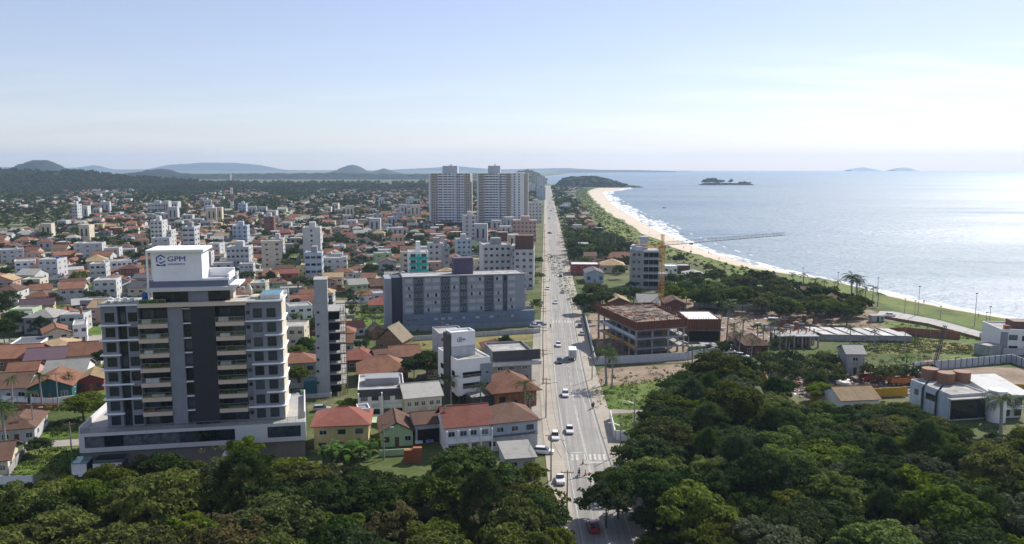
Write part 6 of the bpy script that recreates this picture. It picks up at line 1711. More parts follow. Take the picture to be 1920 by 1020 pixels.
def lattice(mb, p, q, s, n, r, up=Vector((0, 0, 1)), tri=False):
    p, q = Vector(p), Vector(q); d = (q - p).normalized(); a = d.cross(up if abs(d.dot(up)) < .95 else Vector((1, 0, 0))).normalized(); b_ = a.cross(d).normalized()
    cs = [a * s/2 - b_ * s/2, -a * s/2 - b_ * s/2, b_ * s/2] if tri else [a * s/2 + b_ * s/2, a * s/2 - b_ * s/2, -a * s/2 - b_ * s/2, -a * s/2 + b_ * s/2]
    k = len(cs)
    for c in cs: mb.tube(p + c, q + c, r, n=5)
    for i in range(n):
        u, v_ = p.lerp(q, i / n), p.lerp(q, (i + 1) / n)
        for j in range(k):
            c0, c1 = cs[j], cs[(j + 1) % k]
            mb.tube(u + c0, v_ + c1, r * .55, n=4, cap=False); mb.tube(u + c0, u + c1, r * .5, n=4, cap=False)
M = P(1239, 583, 0); TIP = P(1471, 438.5, 28.3); dj = Vector((TIP.x - M.x, TIP.y - M.y, 0)); Lj = dj.length; dj.normalize()
t = thing('tower_crane', 'yellow tower crane with a long thin jib reaching over the beach', 'crane', (M.x, M.y, 0), math.atan2(dj.y, dj.x))
mb = MB(); lattice(mb, (0, 0, 0), (0, 0, 26.5), 1.5, 18, .10); mb.build('mast', CRANEY, t)
mb = MB(); mb.box(-1.1, 1.1, -1.1, 1.1, 26.5, 27.6); mb.build('slewing_ring', CRANEY, t)
mb = MB(); lattice(mb, (0, 0, 27.6), (0, 0, 32.4), .9, 5, .09); mb.build('tower_head', CRANEY, t)
JIBM = paint('jib_grey_steel', (.17, .125, .08), .6, .1)
mb = MB(); lattice(mb, (.9, 0, 28.3), (Lj, 0, 28.3), 1.3, 30, .065, tri=True); mb.build('jib', JIBM, t)
mb = MB(); lattice(mb, (-.9, 0, 28.1), (-15, 0, 28.1), 1.2, 9, .09, tri=True); mb.build('counter_jib', CRANEY, t)
mb = MB(); mb.box(-15, -12.4, -.9, .9, 26.4, 28.0); mb.build('counterweight', LBLUE, t)
mb = MB(); mb.tube((0, 0, 32.4), (Lj * .42, 0, 28.9), .04, n=4); mb.tube((0, 0, 32.4), (Lj * .78, 0, 28.9), .035, n=4); mb.tube((0, 0, 32.4), (-14, 0, 28.6), .04, n=4); mb.build('stay_cable', JIBM, t)
mb = MB(); mb.box(1.2, 2.6, -.7, .7, 26.2, 27.9); mb.build('operator_cab', [WHITE], t)
tr = MB(); tr.box(17, 18.6, -.5, .5, 27.0, 27.5); tr.tube((17.8, 0, 27.0), (17.8, 0, 24.3), .05, n=4); tr.box(17.5, 18.1, -.25, .25, 23.6, 24.3); tr.build('trolley_hook', JIBM, t)
# telecom mast
M = P(436, 402, 0)
t = thing('lattice_mast', 'red and white lattice telecom mast rising over the town', 'mast', (M.x, M.y, 0))
for k in range(6):
    mb = MB(); s0 = 3.4 - k * .45; lattice(mb, (0, 0, k * 8.6), (0, 0, (k + 1) * 8.6), s0, 4, .16); mb.build('mast_section', RED if k % 2 == 0 else WHITE, t)
mb = MB()
for k in range(3): mb.tube((math.cos(k * 2.1) * 1.3, math.sin(k * 2.1) * 1.3, 46), (math.cos(k * 2.1) * 1.3, math.sin(k * 2.1) * 1.3, 50), .3, n=6)
mb.build('antenna', WHITE, t)

def wall_run(name, label, cat, pts, h, mt, post=None, step=2.5, t_=.12):
    "a wall or fence standing along picture points of its foot"
    W_ = [P(x, y, 0) for x, y in pts]; o = W_[0]
    t = thing(name, label, cat, (o.x, o.y, 0))
    for a, b_ in zip(W_, W_[1:]):
        p, q = a - o, b_ - o; d = (q - p); L_ = d.length; ang = math.atan2(d.y, d.x)
        n = max(1, int(L_ / step))
        mb = MB(); mb.box(0, L_, -t_ / 2, t_ / 2, 0, h); mb.box(-.02, L_ + .02, -t_ / 2 - .03, t_ / 2 + .03, h, h + .08)
        x = 0
        while post is None and x < L_: mb.box(x, x + .04, -t_ / 2 - .03, -t_ / 2, .05, h); x += .9
        link('panel', mb.mesh('panel', mt), t, p, ang)
        if post is not None:
            for i in range(n + 1):
                pb = MB(); x = L_ * i / n; pb.box(x - .1, x + .1, -t_ / 2 - .06, t_ / 2 + .06, 0, h + .15); link('post', pb.mesh('post', post), t, p, ang)
    return t
wall_run('site_hoarding', 'white metal hoarding along the avenue side and front of the construction building', 'fence', [(1096, 594), (1116, 684), (1200, 680), (1290, 674), (1372, 660)], 2.4, HOARDW)
wall_run('site_hoarding', 'long grey panel fence between the field and the lower building site', 'fence', [(1712, 696), (1790, 690), (1896, 680), (1935, 694)], 2.6, HOARD, DGREY, 2.2)
wall_run('site_hoarding', 'blue-grey panel fence at the back of the cleared building site', 'fence', [(1440, 582), (1520, 577), (1545, 580), (1577, 592), (1616, 590)], 2.2, HOARD)
wall_run('site_hoarding', 'grey panel fence before the beach trees left of the cleared site', 'fence', [(1300, 575), (1370, 581), (1440, 582)], 2.0, HOARD)
wall_run('site_hoarding', 'short white panel fence beside the excavator', 'fence', [(1418, 712), (1472, 706)], 2.4, HOARDW, DGREY, 2.2)
wall_run('brick_wall', 'long bare brick wall with grey base at the edge of the dry field', 'wall', [(1532, 634), (1610, 631), (1690, 627), (1800, 636)], 2.6, BRICKM, CONC, 4.5)
wall_run('garden_wall', 'white corner wall at the side street mouth on the seaward side', 'wall', [(1144, 786), (1153, 826), (1176, 827)], 2.2, WHITE, LGREY, 4)
wall_run('garden_wall', 'mossy grey wall sloping down beside the grass lot', 'wall', [(52, 842), (17, 893)], 1.5, CONC, CONC, 5)
wall_run('garden_wall', 'white low wall at the bottom corner beside the wood', 'wall', [(-30, 908), (62, 908)], 1.6, WHITE, LGREY, 5)
wall_run('garden_wall', 'white yard wall behind the palms of the teal-gabled house', 'wall', [(0, 752), (100, 757), (150, 750)], 1.4, WHITE, LGREY, 5)
wall_run('garden_wall', 'brown brick yard wall beyond the brown hipped roof', 'wall', [(34, 768), (110, 768), (192, 757)], 1.3, BRICKM, BRICKM, 5)
wall_run('garden_wall', 'grey wall along the foot of the long grey block', 'wall', [(760, 640), (880, 632), (1012, 624)], 1.6, LGREY, CONC, 5)
wall_run('garden_wall', 'pale green wall in front of the green gabled house', 'wall', [(712, 856), (776, 852)], 1.3, GREENP, GREENP, 4)
wall_run('garden_wall', 'pale grey wall around the modern beach villa', 'wall', [(1837, 634), (1880, 664), (1960, 668)], 2.0, LGREY, CONC, 5)
wall_run('yellow_wall', 'mustard yellow wall left of the tiled house in the wood', 'wall', [(1432, 712), (1446, 742), (1462, 752)], 2.6, MUSTARD, MUSTARD, 5)
wall_run('yellow_wall', 'mustard yellow wall between tiled house and tank house', 'wall', [(1520, 756), (1570, 750), (1700, 742)], 2.4, MUSTARD, MUSTARD, 6)
wall_run('yellow_wall', 'mustard yellow wall behind the white villa at the right edge', 'wall', [(1890, 742), (1960, 745)], 3.2, MUSTARD, MUSTARD, 6)
wall_run('rail_fence', 'low timber fence along the beach road verge', 'fence', [(1640, 594), (1740, 611), (1850, 641)], .9, WOOD, WOOD, 3)
# long sheds with white panel roofs behind the brick wall
A = P(1542, 627, 2.2); f = Fr(A, math.radians(-3))
t = thing('site_shed', 'long low shed with slanting white sheet roofs behind the brick wall', 'shed', f.O, f.a)
wl = f.hit(1712, 618, 0)[0]
mb = MB(); mb.box(0, wl, .3, 8, 0, 2.1); mb.build('wall', CONC, t)
for k in range(6):
    mb = MB(); a = wl * k / 6; x0_, x1_ = a + .2, a + wl / 6 - .9
    mb.face([(x0_, 0, 2.25), (x1_, 0, 2.25), (x1_ - 4, 9, 3.0), (x0_ - 4, 9, 3.0)]); mb.face([(x0_, 0, 2.2), (x1_, 0, 2.2), (x1_, 0, 2.25), (x0_, 0, 2.25)]); mb.build('sheet_roof', WHITET, t)
# half-built concrete frame beside the shed, stacked site huts
A = P(1458, 652, 0); f = Fr(A, math.radians(2)); wl = f.hit(1536, 650)[0]
t = thing('unfinished_building', 'low half-built concrete frame with open dark bays left of the long shed', 'building', f.O, f.a)
mb = MB(); mb.box(0, wl, 0, 9, 3.6, 3.95); mb.build('floor_slab', CONC, t)
for k in range(6):
    for y_ in (.2, 4.3, 8.3):
        mb = MB(); x_ = (wl - .5) * k / 5; mb.box(x_, x_ + .5, y_, y_ + .5, 0, 3.6); mb.build('column', CONC, t)
        if y_ > 4: mb = MB(); mb.box(x_ + .1, x_ + .4, y_ + .1, y_ + .4, 3.95, 5.6); mb.build('starter_column', BRICKM, t)
mb = MB(); mb.box(.6, wl - .6, 5, 5.2, 0, 3.5); mb.build('rear_wall', BRICKM, t)
for px_, py_, lab, cm in ((1308, 664, 'blue site hut in the material yard behind the hoarding', BLUE), (1330, 660, 'tan timber-clad site hut in the material yard', WOOD), (1352, 664, 'white site hut in the material yard nearest the palms', WHITE), (1646, 604, 'grey site hut at the back of the cleared site', LGREY), (1556, 716, 'green site hut beside the excavator', TEALD), (1738, 716, 'rust-brown site hut in front of the panel fence', BROWNP)):
    q = P(px_, py_); t = thing('site_hut', lab, 'hut', (q.x, q.y, 0), .1)
    mb = MB(); mb.box(-2.6, 2.6, 0, 2.4, .15, 2.5); mb.build('wall', cm, t); mb = MB(); mb.box(-2.8, 2.8, -.2, 2.6, 2.5, 2.65); mb.build('roof', GREYT, t)
    mb = MB(); mb.box(-.45, .45, -.05, -.005, .2, 2.1); mb.build('door', DGREY, t); win(t, 1.6, -.005, 1.1, .9, .8)
# brick columns and heaps on the cleared site
sr = random.Random(15)
for px_, py_ in ((1462,596),(1478,590),(1483,606),(1498,588),(1508,604),(1528,608),(1468,612),(1516,590),(1493,617)):
    q = P(px_, py_); t = thing('brick_pier', None, 'pier', (q.x, q.y, 0), .1, 'unfinished brick piers')
    mb = MB(); mb.box(-.6, .6, -.6, .6, 0, 2.6); mb.build('shaft', BRICKM, t); mb = MB(); mb.box(-.75, .75, -.75, .75, 2.6, 2.8); mb.build('cap', CONC, t)
    PLANTS.append((t, 'bare brick pier on the cleared site', (q.x, q.y), 'pier'))
for px_, py_, s in ((1450,600,2),(1462,604,1.6),(1474,600,2.2),(1488,598,1.8),(1505,583,2.4),(1520,582,2),(1540,590,1.6),(1480,614,2),(1500,610,1.4),(1446,618,2),(1350,618,1.5),(1420,610,1.5),(1465,620,1.5),(1516,720,1.6),(1580,722,1.8),(1605,714,1.5),(1490,724,1.4),(1720,700,1.6),(1770,706,1.6),(1630,726,1.4)):
    q = P(px_, py_); t = thing('material_stack', None, 'stack', (q.x, q.y, 0), sr.uniform(0, 3), 'stacks of building material')
    for k in range(3):
        mb = MB(); mb.box(-s + sr.uniform(-.3, .3), s, -.5 * s, .5 * s + sr.uniform(-.2, .2), k * .34, k * .34 + .3); mb.build('layer', sr.choice([WOOD, PLANK, CONC, WHITE, BRICKM, LGREY]), t)
    PLANTS.append((t, 'stack of boards and building blocks', (q.x, q.y), 'stack'))
scr = []
for k in range(950):
    px_, py_ = sr.uniform(1445, 1720), sr.uniform(702, 745)
    if sr.random() < .35: px_, py_ = sr.uniform(1300, 1560), sr.uniform(585, 635)
    q = P(px_, py_); scr.append(q)
mb = MB()
for q in scr:
    s = sr.uniform(.15, 1.3); a = sr.uniform(0, 3); c_, s_ = math.cos(a) * s, math.sin(a) * s
    mb.face([(q.x - c_, q.y - s_, .05), (q.x + s_ * .5, q.y - c_ * .5, .05 + s * .2), (q.x + c_, q.y + s_, .1), (q.x - s_ * .5, q.y + c_ * .5, .05 + s * .3)], sr.randrange(4))
kind(mb.build('rubble', [CONC, PLANK, BRICKM, WHITE]), 'stuff')
for px_, py_, lab, mt_, n_ in ((766, 866, 'left pallet of red hollow bricks in the yard by the wood', BRICKM, 5), (783, 866, 'right taller pallet of red hollow bricks in the yard by the wood', BRICKM, 6)):
    q = P(px_, py_); t = thing('brick_stack', lab, 'brick stack', (q.x, q.y, 0), .15)
    for k in range(n_):
        mb = MB(); mb.box(-.9, .9, -.5, .5, .15 + k * .5, .62 + k * .5); mb.build('brick_layer', paint('orange_bricks', (.36, .11, .05), .9, .2, 2), t)
    mb = MB(); mb.box(-.95, .95, -.55, .55, 0, .14); mb.build('pallet', WOOD, t)
q = P(821, 864); t = thing('cable_drum', 'orange-brown round drum lying in the yard beside the brick pallets', 'drum', (q.x, q.y, 0))
mb = MB(); mb.lathe([(1.0, 0), (1.0, .15), (.5, .16), (.5, .8), (1.0, .81), (1.0, .95)], 16); mb.build('drum', paint('orange_bricks', (.36, .11, .05)), t)

# ------------------------------------------------------------------ machines
TYRE = paint('tyre_rubber', (.02, .02, .02), .9, .1); RIM = paint('wheel_rim', (.35, .35, .36), .4, .1, metal=.7)
LAMP = paint('headlamp_lens', (.75, .76, .78), .15, .02, streak=False); TAIL = paint('tail_lamp_lens', (.35, .02, .02), .2, .02, streak=False)
CARGLASS = glass('car_glass', (.012, .014, .018), .05)
WHEELM = {}
def wheel(parent, x, y, r, w_=.22):
    if r not in WHEELM:
        mb = MB(); n = 16
        prof = [(r * .6, -w_/2), (r, -w_/2 + .03), (r, w_/2 - .03), (r * .6, w_/2)]
        b0 = 0
        for rad, o in prof:
            for i in range(n): mb.v.append((rad * math.cos(6.2832 * i / n), o, rad * math.sin(6.2832 * i / n)))
        for k in range(3):
            for i in range(n):
                j = (i + 1) % n; mb.f.append((k*n+i, k*n+j, (k+1)*n+j, (k+1)*n+i)); mb.m.append(0)
        rm_ = MB(); rm_.tube((0, -w_/2 + .01, 0), (0, w_/2 - .01, 0), r * .6, n=12)
        WHEELM[r] = (mb.mesh('tyre', TYRE), rm_.mesh('rim', RIM))
    a, b_ = WHEELM[r]
    wo = link('wheel', a, parent, (x, y, r)); link('rim', b_, wo); return wo
def loft(secs, m=0):
    "closed skin through cross-sections listed along x: each (x, half width bottom, half width top, z bottom, z top)"
    mb = MB()
    rings = [[(x, -wb, zb), (x, -wb * 1.02, zb + (zt - zb) * .55), (x, -wt, zt), (x, wt, zt), (x, wb * 1.02, zb + (zt - zb) * .55), (x, wb, zb)] for x, wb, wt, zb, zt in secs]
    for r_ in rings: mb.v.extend(r_)
    for k in range(len(rings) - 1):
        for i in range(6):
            j = (i + 1) % 6; mb.f.append((k*6+i, (k+1)*6+i, (k+1)*6+j, k*6+j)); mb.m.append(m)
    mb.f.append(tuple(range(5, -1, -1))); mb.m.append(m); e = (len(rings) - 1) * 6; mb.f.append(tuple(e + i for i in range(6))); mb.m.append(m)
    return mb
CARM = {}
def carpaint(key, col):
    m = paint('car_' + key, col, .28, .04, spec=.6, streak=False)
    try: m.node_tree.nodes['Principled BSDF'].inputs['Coat Weight'].default_value = .5
    except Exception: pass
    return m
CP_ = {'white': carpaint('white', (.72, .72, .72)), 'black': carpaint('black', (.018, .018, .02)), 'silver': carpaint('silver', (.42, .43, .45)), 'red': carpaint('red', (.32, .02, .02)), 'blue': carpaint('blue', (.12, .2, .38)), 'grey': carpaint('grey', (.12, .125, .13))}
def car(label, x, y, rz, col, style='sedan', near=True, name='car', cat='car', group='cars'):
    t = thing(name, label, cat, (x, y, .03), rz, group)
    k = (col, style)
    if k not in CARM:
        L_ = 4.3
        b = loft([(-2.15, .72, .70, .35, .80), (-1.9, .84, .80, .22, .92), (-1.2, .88, .82, .20, .95), (.3, .88, .82, .20, .95), (1.0, .88, .80, .20, .90), (1.75, .85, .76, .22, .78), (2.12, .70, .66, .35, .66)])
        if style == 'sedan': g_ = loft([(-1.75, .74, .70, .93, .96), (-1.0, .76, .60, .93, 1.40), (.15, .76, .60, .93, 1.42), (1.0, .74, .70, .88, .93)]); rf = loft([(-1.0, .60, .58, 1.405, 1.44), (-.4, .61, .59, 1.42, 1.47), (.2, .60, .58, 1.42, 1.45)])
        elif style == 'hatch': g_ = loft([(-2.05, .74, .70, .93, .98), (-1.75, .76, .62, .93, 1.42), (.15, .76, .60, .93, 1.46), (1.05, .74, .70, .88, .93)]); rf = loft([(-1.75, .62, .6, 1.425, 1.46), (-.5, .62, .6, 1.45, 1.50), (.2, .60, .58, 1.46, 1.49)])
        else: g_ = loft([(-.35, .74, .66, .93, 1.5), (-.2, .76, .62, .93, 1.56), (.35, .76, .62, .93, 1.56), (1.1, .74, .70, .88, .96)]); rf = loft([(-.35, .62, .6, 1.565, 1.6), (.35, .62, .6, 1.565, 1.6)])
        CARM[k] = (b.mesh('body', CP_[col]), g_.mesh('window_band', CARGLASS), rf.mesh('roof_panel', CP_[col]))
    b, g_, rf = CARM[k]
    bo = link('body', b, t); link('window_band', g_, t); link('roof_panel', rf, t)
    for sx_ in (-1.3, 1.32):
        for sy_ in (-.78, .78): wheel(t, sx_, sy_, .33)
    if near:
        if 'lamps' not in CARM:
            a = MB(); a.box(-.05, .05, -.16, .16, -.07, .07); c = MB(); c.box(-.05, .05, -.14, .14, -.09, .09); CARM['lamps'] = (a.mesh('headlight', LAMP), c.mesh('tail_light', TAIL))
        for sy_ in (-.52, .52): link('headlight', CARM['lamps'][0], bo, (2.08, sy_, .60)); link('tail_light', CARM['lamps'][1], bo, (-2.14, sy_, .70))
    return t
def carp(label, px_, py_, col, style='sedan', rz=None, **k):
    q = P(px_, py_); return car(label, q.x, q.y, (math.pi / 2 if rz is None else math.radians(rz)), col, style, q.y < 330, **k)
D, U = -90, 90
carp('white sedan driving towards the viewer before the zebra crossing', 1068, 810, 'white', 'sedan', D)
carp('white pickup-like car waiting at the kerb behind the white sedan', 1041, 822, 'white', 'hatch', D)
carp('white hatchback standing across the pavement beside the corner house', 1020, 850, 'white', 'hatch', -8)
carp('white pickup parked on the kerb below the zebra crossing', 1050, 904, 'white', 'pickup', 94)
carp('dark red car in the tree shade at the bottom of the avenue', 1112, 992, 'red', 'sedan', 97)
carp('white car alone just before the farther crossing', 1060, 742, 'white', 'hatch', D)
carp('white sedan in the left lane beside the truck', 1047, 649, 'white', 'sedan', D)
carp('black hatchback following in the shade left of the truck', 1049, 680, 'black', 'hatch', D)
carp('white sedan on the avenue left of the gazebo-like house', 1042, 569, 'white', 'sedan', D)
carp('silver car entering from the tree shade beside the gazebo house', 1055, 549, 'silver', 'sedan', U)
carp('white car near the kerb beside the brown-box block', 1027, 543, 'white', 'hatch', D)
carp('black car crossing the tree shadow beside the red flat shop', 1051, 519, 'black', 'sedan', U)
carp('dark car in the middle of the avenue beside the coastal grove', 1034, 483, 'grey', 'sedan', D)
carp('dark van-like car beside the shaded side street', 1031, 438, 'black', 'hatch', 0)
carp('dark grey car farther along near the bluish building', 1030, 410, 'grey', 'sedan', D)
carp('black car far along the avenue beyond the beige block', 1033, 396, 'black', 'sedan', U)
carp('white car far along the avenue near its vanishing point', 1028, 389, 'white', 'sedan', D)
carp('red car far along the avenue near its vanishing point', 1031, 381, 'red', 'sedan', U)
carp('silver car parked in the shade of the site hoarding', 1091, 628, 'silver', 'sedan', U)
carp('blue-grey car parked behind the silver one at the hoarding', 1087, 613, 'blue', 'hatch', U)
carp('white car in the carport drive of the green house', 784, 829, 'white', 'hatch', -75)
carp('blue car in the carport drive beside the white one', 804, 827, 'blue', 'hatch', -75)
carp('white sedan parked beside the palms of the site', 1370, 662, 'white', 'sedan', -20)
carp('white hatchback parked nearer the wood beside the site palms', 1392, 670, 'white', 'hatch', -25)
carp('white car on the beach road near the chalet', 1669, 593, 'white', 'sedan', 10)
carp('white car parked before the end of the long grey block', 1004, 613, 'white', 'sedan', 0)
carp('blue car parked beside the white one at the long grey block', 1015, 610, 'blue', 'hatch', 0)
carp('silver car parked at the foot of the slim concrete tower', 604, 770, 'silver', 'hatch', 10)
# box truck on the avenue
q = P(1073, 672); t = thing('box_truck', 'white box truck driving away beside the construction building', 'truck', (q.x, q.y, .03), math.pi / 2)
mb = MB(); mb.box(-3.6, 1.6, -1.2, 1.2, .95, 3.5); mb.build('cargo_box', WHITE, t)
mb = MB(); mb.box(-3.66, -3.61, -1.15, 1.15, 1.0, 3.4); mb.build('rear_door', LGREY, t)
b = loft([(1.75, 1.1, 1.0, .6, 2.3), (2.6, 1.1, 1.0, .55, 2.35), (3.3, 1.08, .9, .5, 1.4)]); b.build('cab', CP_['white'], t)
mb = MB(); mb.box(2.62, 3.05, -.95, .95, 1.45, 2.1); mb.build('windscreen', CARGLASS, t)
mb = MB(); mb.box(-3.5, 2.4, -.5, .5, .6, .94); mb.build('chassis', DGREY, t)
for x_ in (-2.3, 2.3):
    for y_ in (-.95, .95): wheel(t, x_, y_, .45)
# excavator, dump truck, mixer, drill rig on the lower site
q = P(1556, 704); t = thing('excavator', 'yellow excavator with folded arm on the lower building site', 'excavator', (q.x, q.y, 0), .5)
EXY = paint('excavator_yellow', (.55, .36, .03), .5, .1)
for s in (-1.05, 1.05):
    mb = MB(); mb.prism([(-1.7, s - .28), (1.7, s - .28), (1.7, s + .28), (-1.7, s + .28)], .12, .8); mb.tube((-1.7, s - .28, .46), (-1.7, s + .28, .46), .34, n=10); mb.tube((1.7, s - .28, .46), (1.7, s + .28, .46), .34, n=10); mb.build('track', TYRE, t)
b = loft([(-2.1, 1.1, 1.0, .9, 1.9), (-.2, 1.2, 1.1, .85, 1.9), (1.0, 1.2, 1.1, .85, 1.5)]); b.build('body', EXY, t)
mb = MB(); mb.box(.1, 1.4, .1, 1.0, 1.5, 2.8); mb.build('cab', CARGLASS, t)
mb = MB(); mb.bar((.9, -.5, 1.6), (3.2, -.5, 3.6), .35, .5); mb.build('boom', EXY, t)
mb = MB(); mb.bar((3.2, -.5, 3.6), (4.0, -.5, 1.2), .3, .4); mb.build('arm', EXY, t)
mb = MB(); mb.prism([(3.6, -1.0), (4.4, -1.0), (4.4, 0), (3.6, 0)], .4, 1.2); mb.build('bucket', DGREY, t)
def truck(label, px_, py_, rz, cabm, kind_, name):
    q = P(px_, py_); t = thing(name, label, 'truck', (q.x, q.y, 0), rz)
    b = loft([(2.0, 1.15, 1.05, .6, 2.6), (3.2, 1.15, 1.05, .55, 2.7), (3.7, 1.1, .95, .5, 1.5)]); b.build('cab', cabm, t)
    mb = MB(); mb.box(3.25, 3.55, -.95, .95, 1.6, 2.4); mb.build('windscreen', CARGLASS, t)
    mb = MB(); mb.box(-3.8, 2.0, -.5, .5, .6, .95); mb.build('chassis', DGREY, t)
    if kind_ == 'mixer':
        mb = MB(); n = 14; pr = [(-3.6, .5), (-3.0, 1.0), (-1.2, 1.25), (.6, 1.1), (1.5, .6)]
        for a, b_ in zip(pr, pr[1:]): mb.tube((a[0], 0, 2.0 - a[0] * .12), (b_[0], 0, 2.0 - b_[0] * .12), a[1], b_[1], n)
        mb.build('mixing_drum', WHITE, t)
    else:
        mb = MB(); mb.box(-3.7, 1.7, -1.2, 1.2, .96, 1.2); mb.box(-3.7, 1.7, -1.2, -1.1, 1.2, 2.2); mb.box(-3.7, 1.7, 1.1, 1.2, 1.2, 2.2); mb.box(1.6, 1.7, -1.1, 1.1, 1.2, 2.5); mb.build('tipper_bed', cabm, t)
    for x_ in (-2.9, -1.7, 2.7):
        for y_ in (-.95, .95): wheel(t, x_, y_, .5)
truck('red tipper truck parked on the lower building site', 1636, 716, .3, RED, 'tip', 'tipper_truck')
truck('concrete mixer truck with a white drum on the lower building site', 1676, 708, .1, BLUE, 'mixer', 'mixer_truck')
truck('orange-brown tipper truck standing in front of the mixer truck', 1690, 722, .15, paint('truck_orange', (.42, .16, .05)), 'tip', 'tipper_truck')
q = P(1752, 690); t = thing('drilling_rig', 'dark lattice piling rig leaning over the panel fence', 'rig', (q.x, q.y, 0), .2)
mb = MB(); lattice(mb, (0, 0, 1.0), (2.6, 0, 13.0), .7, 14, .08); mb.build('mast', DGREY, t)
mb = MB(); mb.box(-3.2, 1.0, -1.1, 1.1, .6, 2.2); mb.build('engine_body', paint('rig_red', (.25, .06, .04)), t)
mb = MB(); mb.box(-2.6, 1.4, -1.3, -.8, 0, .6); mb.build('track', TYRE, t); mb = MB(); mb.box(-2.6, 1.4, .8, 1.3, 0, .6); mb.build('track', TYRE, t)

# ------------------------------------------------------------------ poles and lamps
def pole(label, x, y, h, rz, arms=1, lampd=None, name='power_pole', cat='pole', group='power poles'):
    t = thing(name, label, cat, (x, y, 0), rz, group)
    mb = MB(); mb.tube((0, 0, -.2), (0, 0, h), .17, .10, 8); mb.build('post', POLE, t)
    for k in range(arms):
        mb = MB(); mb.box(-1.1, 1.1, -.06, .06, h - .5 - k * 1.0, h - .38 - k * 1.0)
        for s in (-1, -.4, .4, 1): mb.tube((s, 0, h - .38 - k * 1.0), (s, 0, h - .18 - k * 1.0), .05, n=5)
        mb.build('crossarm', WOOD, t)
    if lampd:
        mb = MB(); mb.tube((0, 0, h - 1.8), (lampd * .8, 0, h - 1.2), .05, n=6); mb.tube((lampd * .8, 0, h - 1.2), (lampd, 0, h - 1.2), .05, n=6); ao = mb.build('lamp_arm', STEEL, t)
        mb = MB(); mb.box(lampd - .1, lampd + .65, -.14, .14, h - 1.28, h - 1.13); mb.build('lamp_head', LGREY, ao)
    return t
POLES = []; BLACKW = paint('cable_sheath', (.03, .03, .03), .7, .05, streak=False)
def cable(x0, y0, x1, y1, h, off):
    mb = MB(); n = 8; pr = None
    for i in range(n + 1):
        u = i / n; c = Vector((x0 + (x1 - x0) * u + off, y0 + (y1 - y0) * u, h - 1.1 * 4 * u * (1 - u)))
        if pr: mb.tube(pr, c, .035, n=4, cap=False)
        pr = c
    return mb
for a, b_ in zip([134, 155, 186, 216, 248, 282, 318, 356], [155, 186, 216, 248, 282, 318, 356, 396]):
    for off, hz in ((-.9, 9.6), (.9, 9.6)):
        xa_ = P(1063, 970).x if a == 134 else P(1033, 902).x if a == 155 else cen(a) - 7.6; xb_ = P(1033, 902).x if b_ == 155 else cen(b_) - 7.6
        co = cable(xa_, a, xb_, b_, hz, off).build('power_cable', BLACKW); co['category'] = 'cable'; co['group'] = 'overhead power cables'
        PLANTS.append((co, 'sagging overhead power cable', ((xa_ + xb_) / 2, (a + b_) / 2), 'cable'))
q = P(1063, 970); POLES.append((pole('power pole at the bottom of the avenue with one long crossarm and a lamp', q.x, q.y, 8.5, 0, 1, 3.2), 0))
q = P(1033, 902); pole('power pole on the left kerb beside the parked white pickup', q.x, q.y, 9.5, 0, 1, 2.0)
for i, yv in enumerate([186, 216, 248, 282, 318, 356, 396, 438, 482, 530, 580, 640, 700]):
    t = pole(None, cen(yv) - 7.6, yv, 10.0, 0, 2, 2.2); PLANTS.append((t, 'concrete power pole on the inland kerb', (cen(yv) - 7.6, yv), 'pole'))
for px_, py_, lab in ((1110, 712, 'street lamp post at the corner of the green lot'), (1163, 852, 'street lamp post at the side street mouth half hidden by leaves'), (1189, 806, 'thin post beside the white corner wall'), (1290, 680, 'thin pole at the front corner of the construction building')):
    q = P(px_, py_); pole(lab, q.x, q.y, 8.0, math.pi, 0, 2.0, 'street_lamp', 'street lamp', 'street lamps')
for px_, py_, h, lab in ((110, 772, 10, 'pole with transformer beside the teal-gabled house'), (64, 820, 8, 'lamp pole beside the brown hipped roof at the lower edge'), (136, 872, 9, 'pole in front of the white podium corner'), (720, 862, 8, 'pole in front of the green gabled house'), (835, 842, 9.5, 'pole at the corner of the red-roofed veranda house'), (699, 622, 7, 'pole beside the thatched pavilion'), (830, 640, 7, 'pole on the dry lot before the long grey block'), (1695, 662, 9, 'pole standing in the dry field')):
    q = P(px_, py_); pole(lab, q.x, q.y, h, .3, 1, 1.5 if h < 9 else None)
for px_, py_, h in ((1571, 533, 6), (1645, 553, 8), (1721, 590, 11.5), (1715, 592, 6), (1696, 588, 6), (1827, 612, 12.5), (1855, 607, 6.5), (1849, 606, 4), (1505, 520, 5), (1763, 598, 5), (1604, 548, 5)):
    q = P(px_, py_); t = thing('beach_floodlight', None, 'light pole', (q.x, q.y, 0), .4, 'beach light poles')
    mb = MB(); mb.tube((0, 0, -.2), (0, 0, h), .14, .08, 7); mb.build('post', POLE, t)
    mb = MB(); mb.box(-.5, .5, -.1, .1, h, h + .35); mb.build('lamp_head', DGREY, t)
    PLANTS.append((t, 'tall thin beach light pole' if h > 7 else 'short beach pole', (q.x, q.y), 'light pole'))
for px_, py_, lab in ((1093, 870, 'orange and white marker post nearest the zebra crossing'), (1098, 891, 'middle orange and white marker post on the centre line'), (1107, 917, 'orange and white marker post nearest the bottom edge of the photo')):
    q = P(px_, py_); t = thing('traffic_cone', lab, 'traffic cone', (q.x, q.y, .03), 0, 'marker cones on the centre line')
    CO = paint('cone_orange', (.55, .16, .02), .5, .05, streak=False)
    mb = MB(); mb.box(-.28, .28, -.28, .28, 0, .06); mb.build('base', CO, t); mb = MB(); mb.lathe([(.2, .06), (.05, 1.1)], 10); mb.build('cone', CO, t); mb = MB(); mb.lathe([(.152, .5), (.11, .78)], 10); mb.build('white_band', WHITE, t)
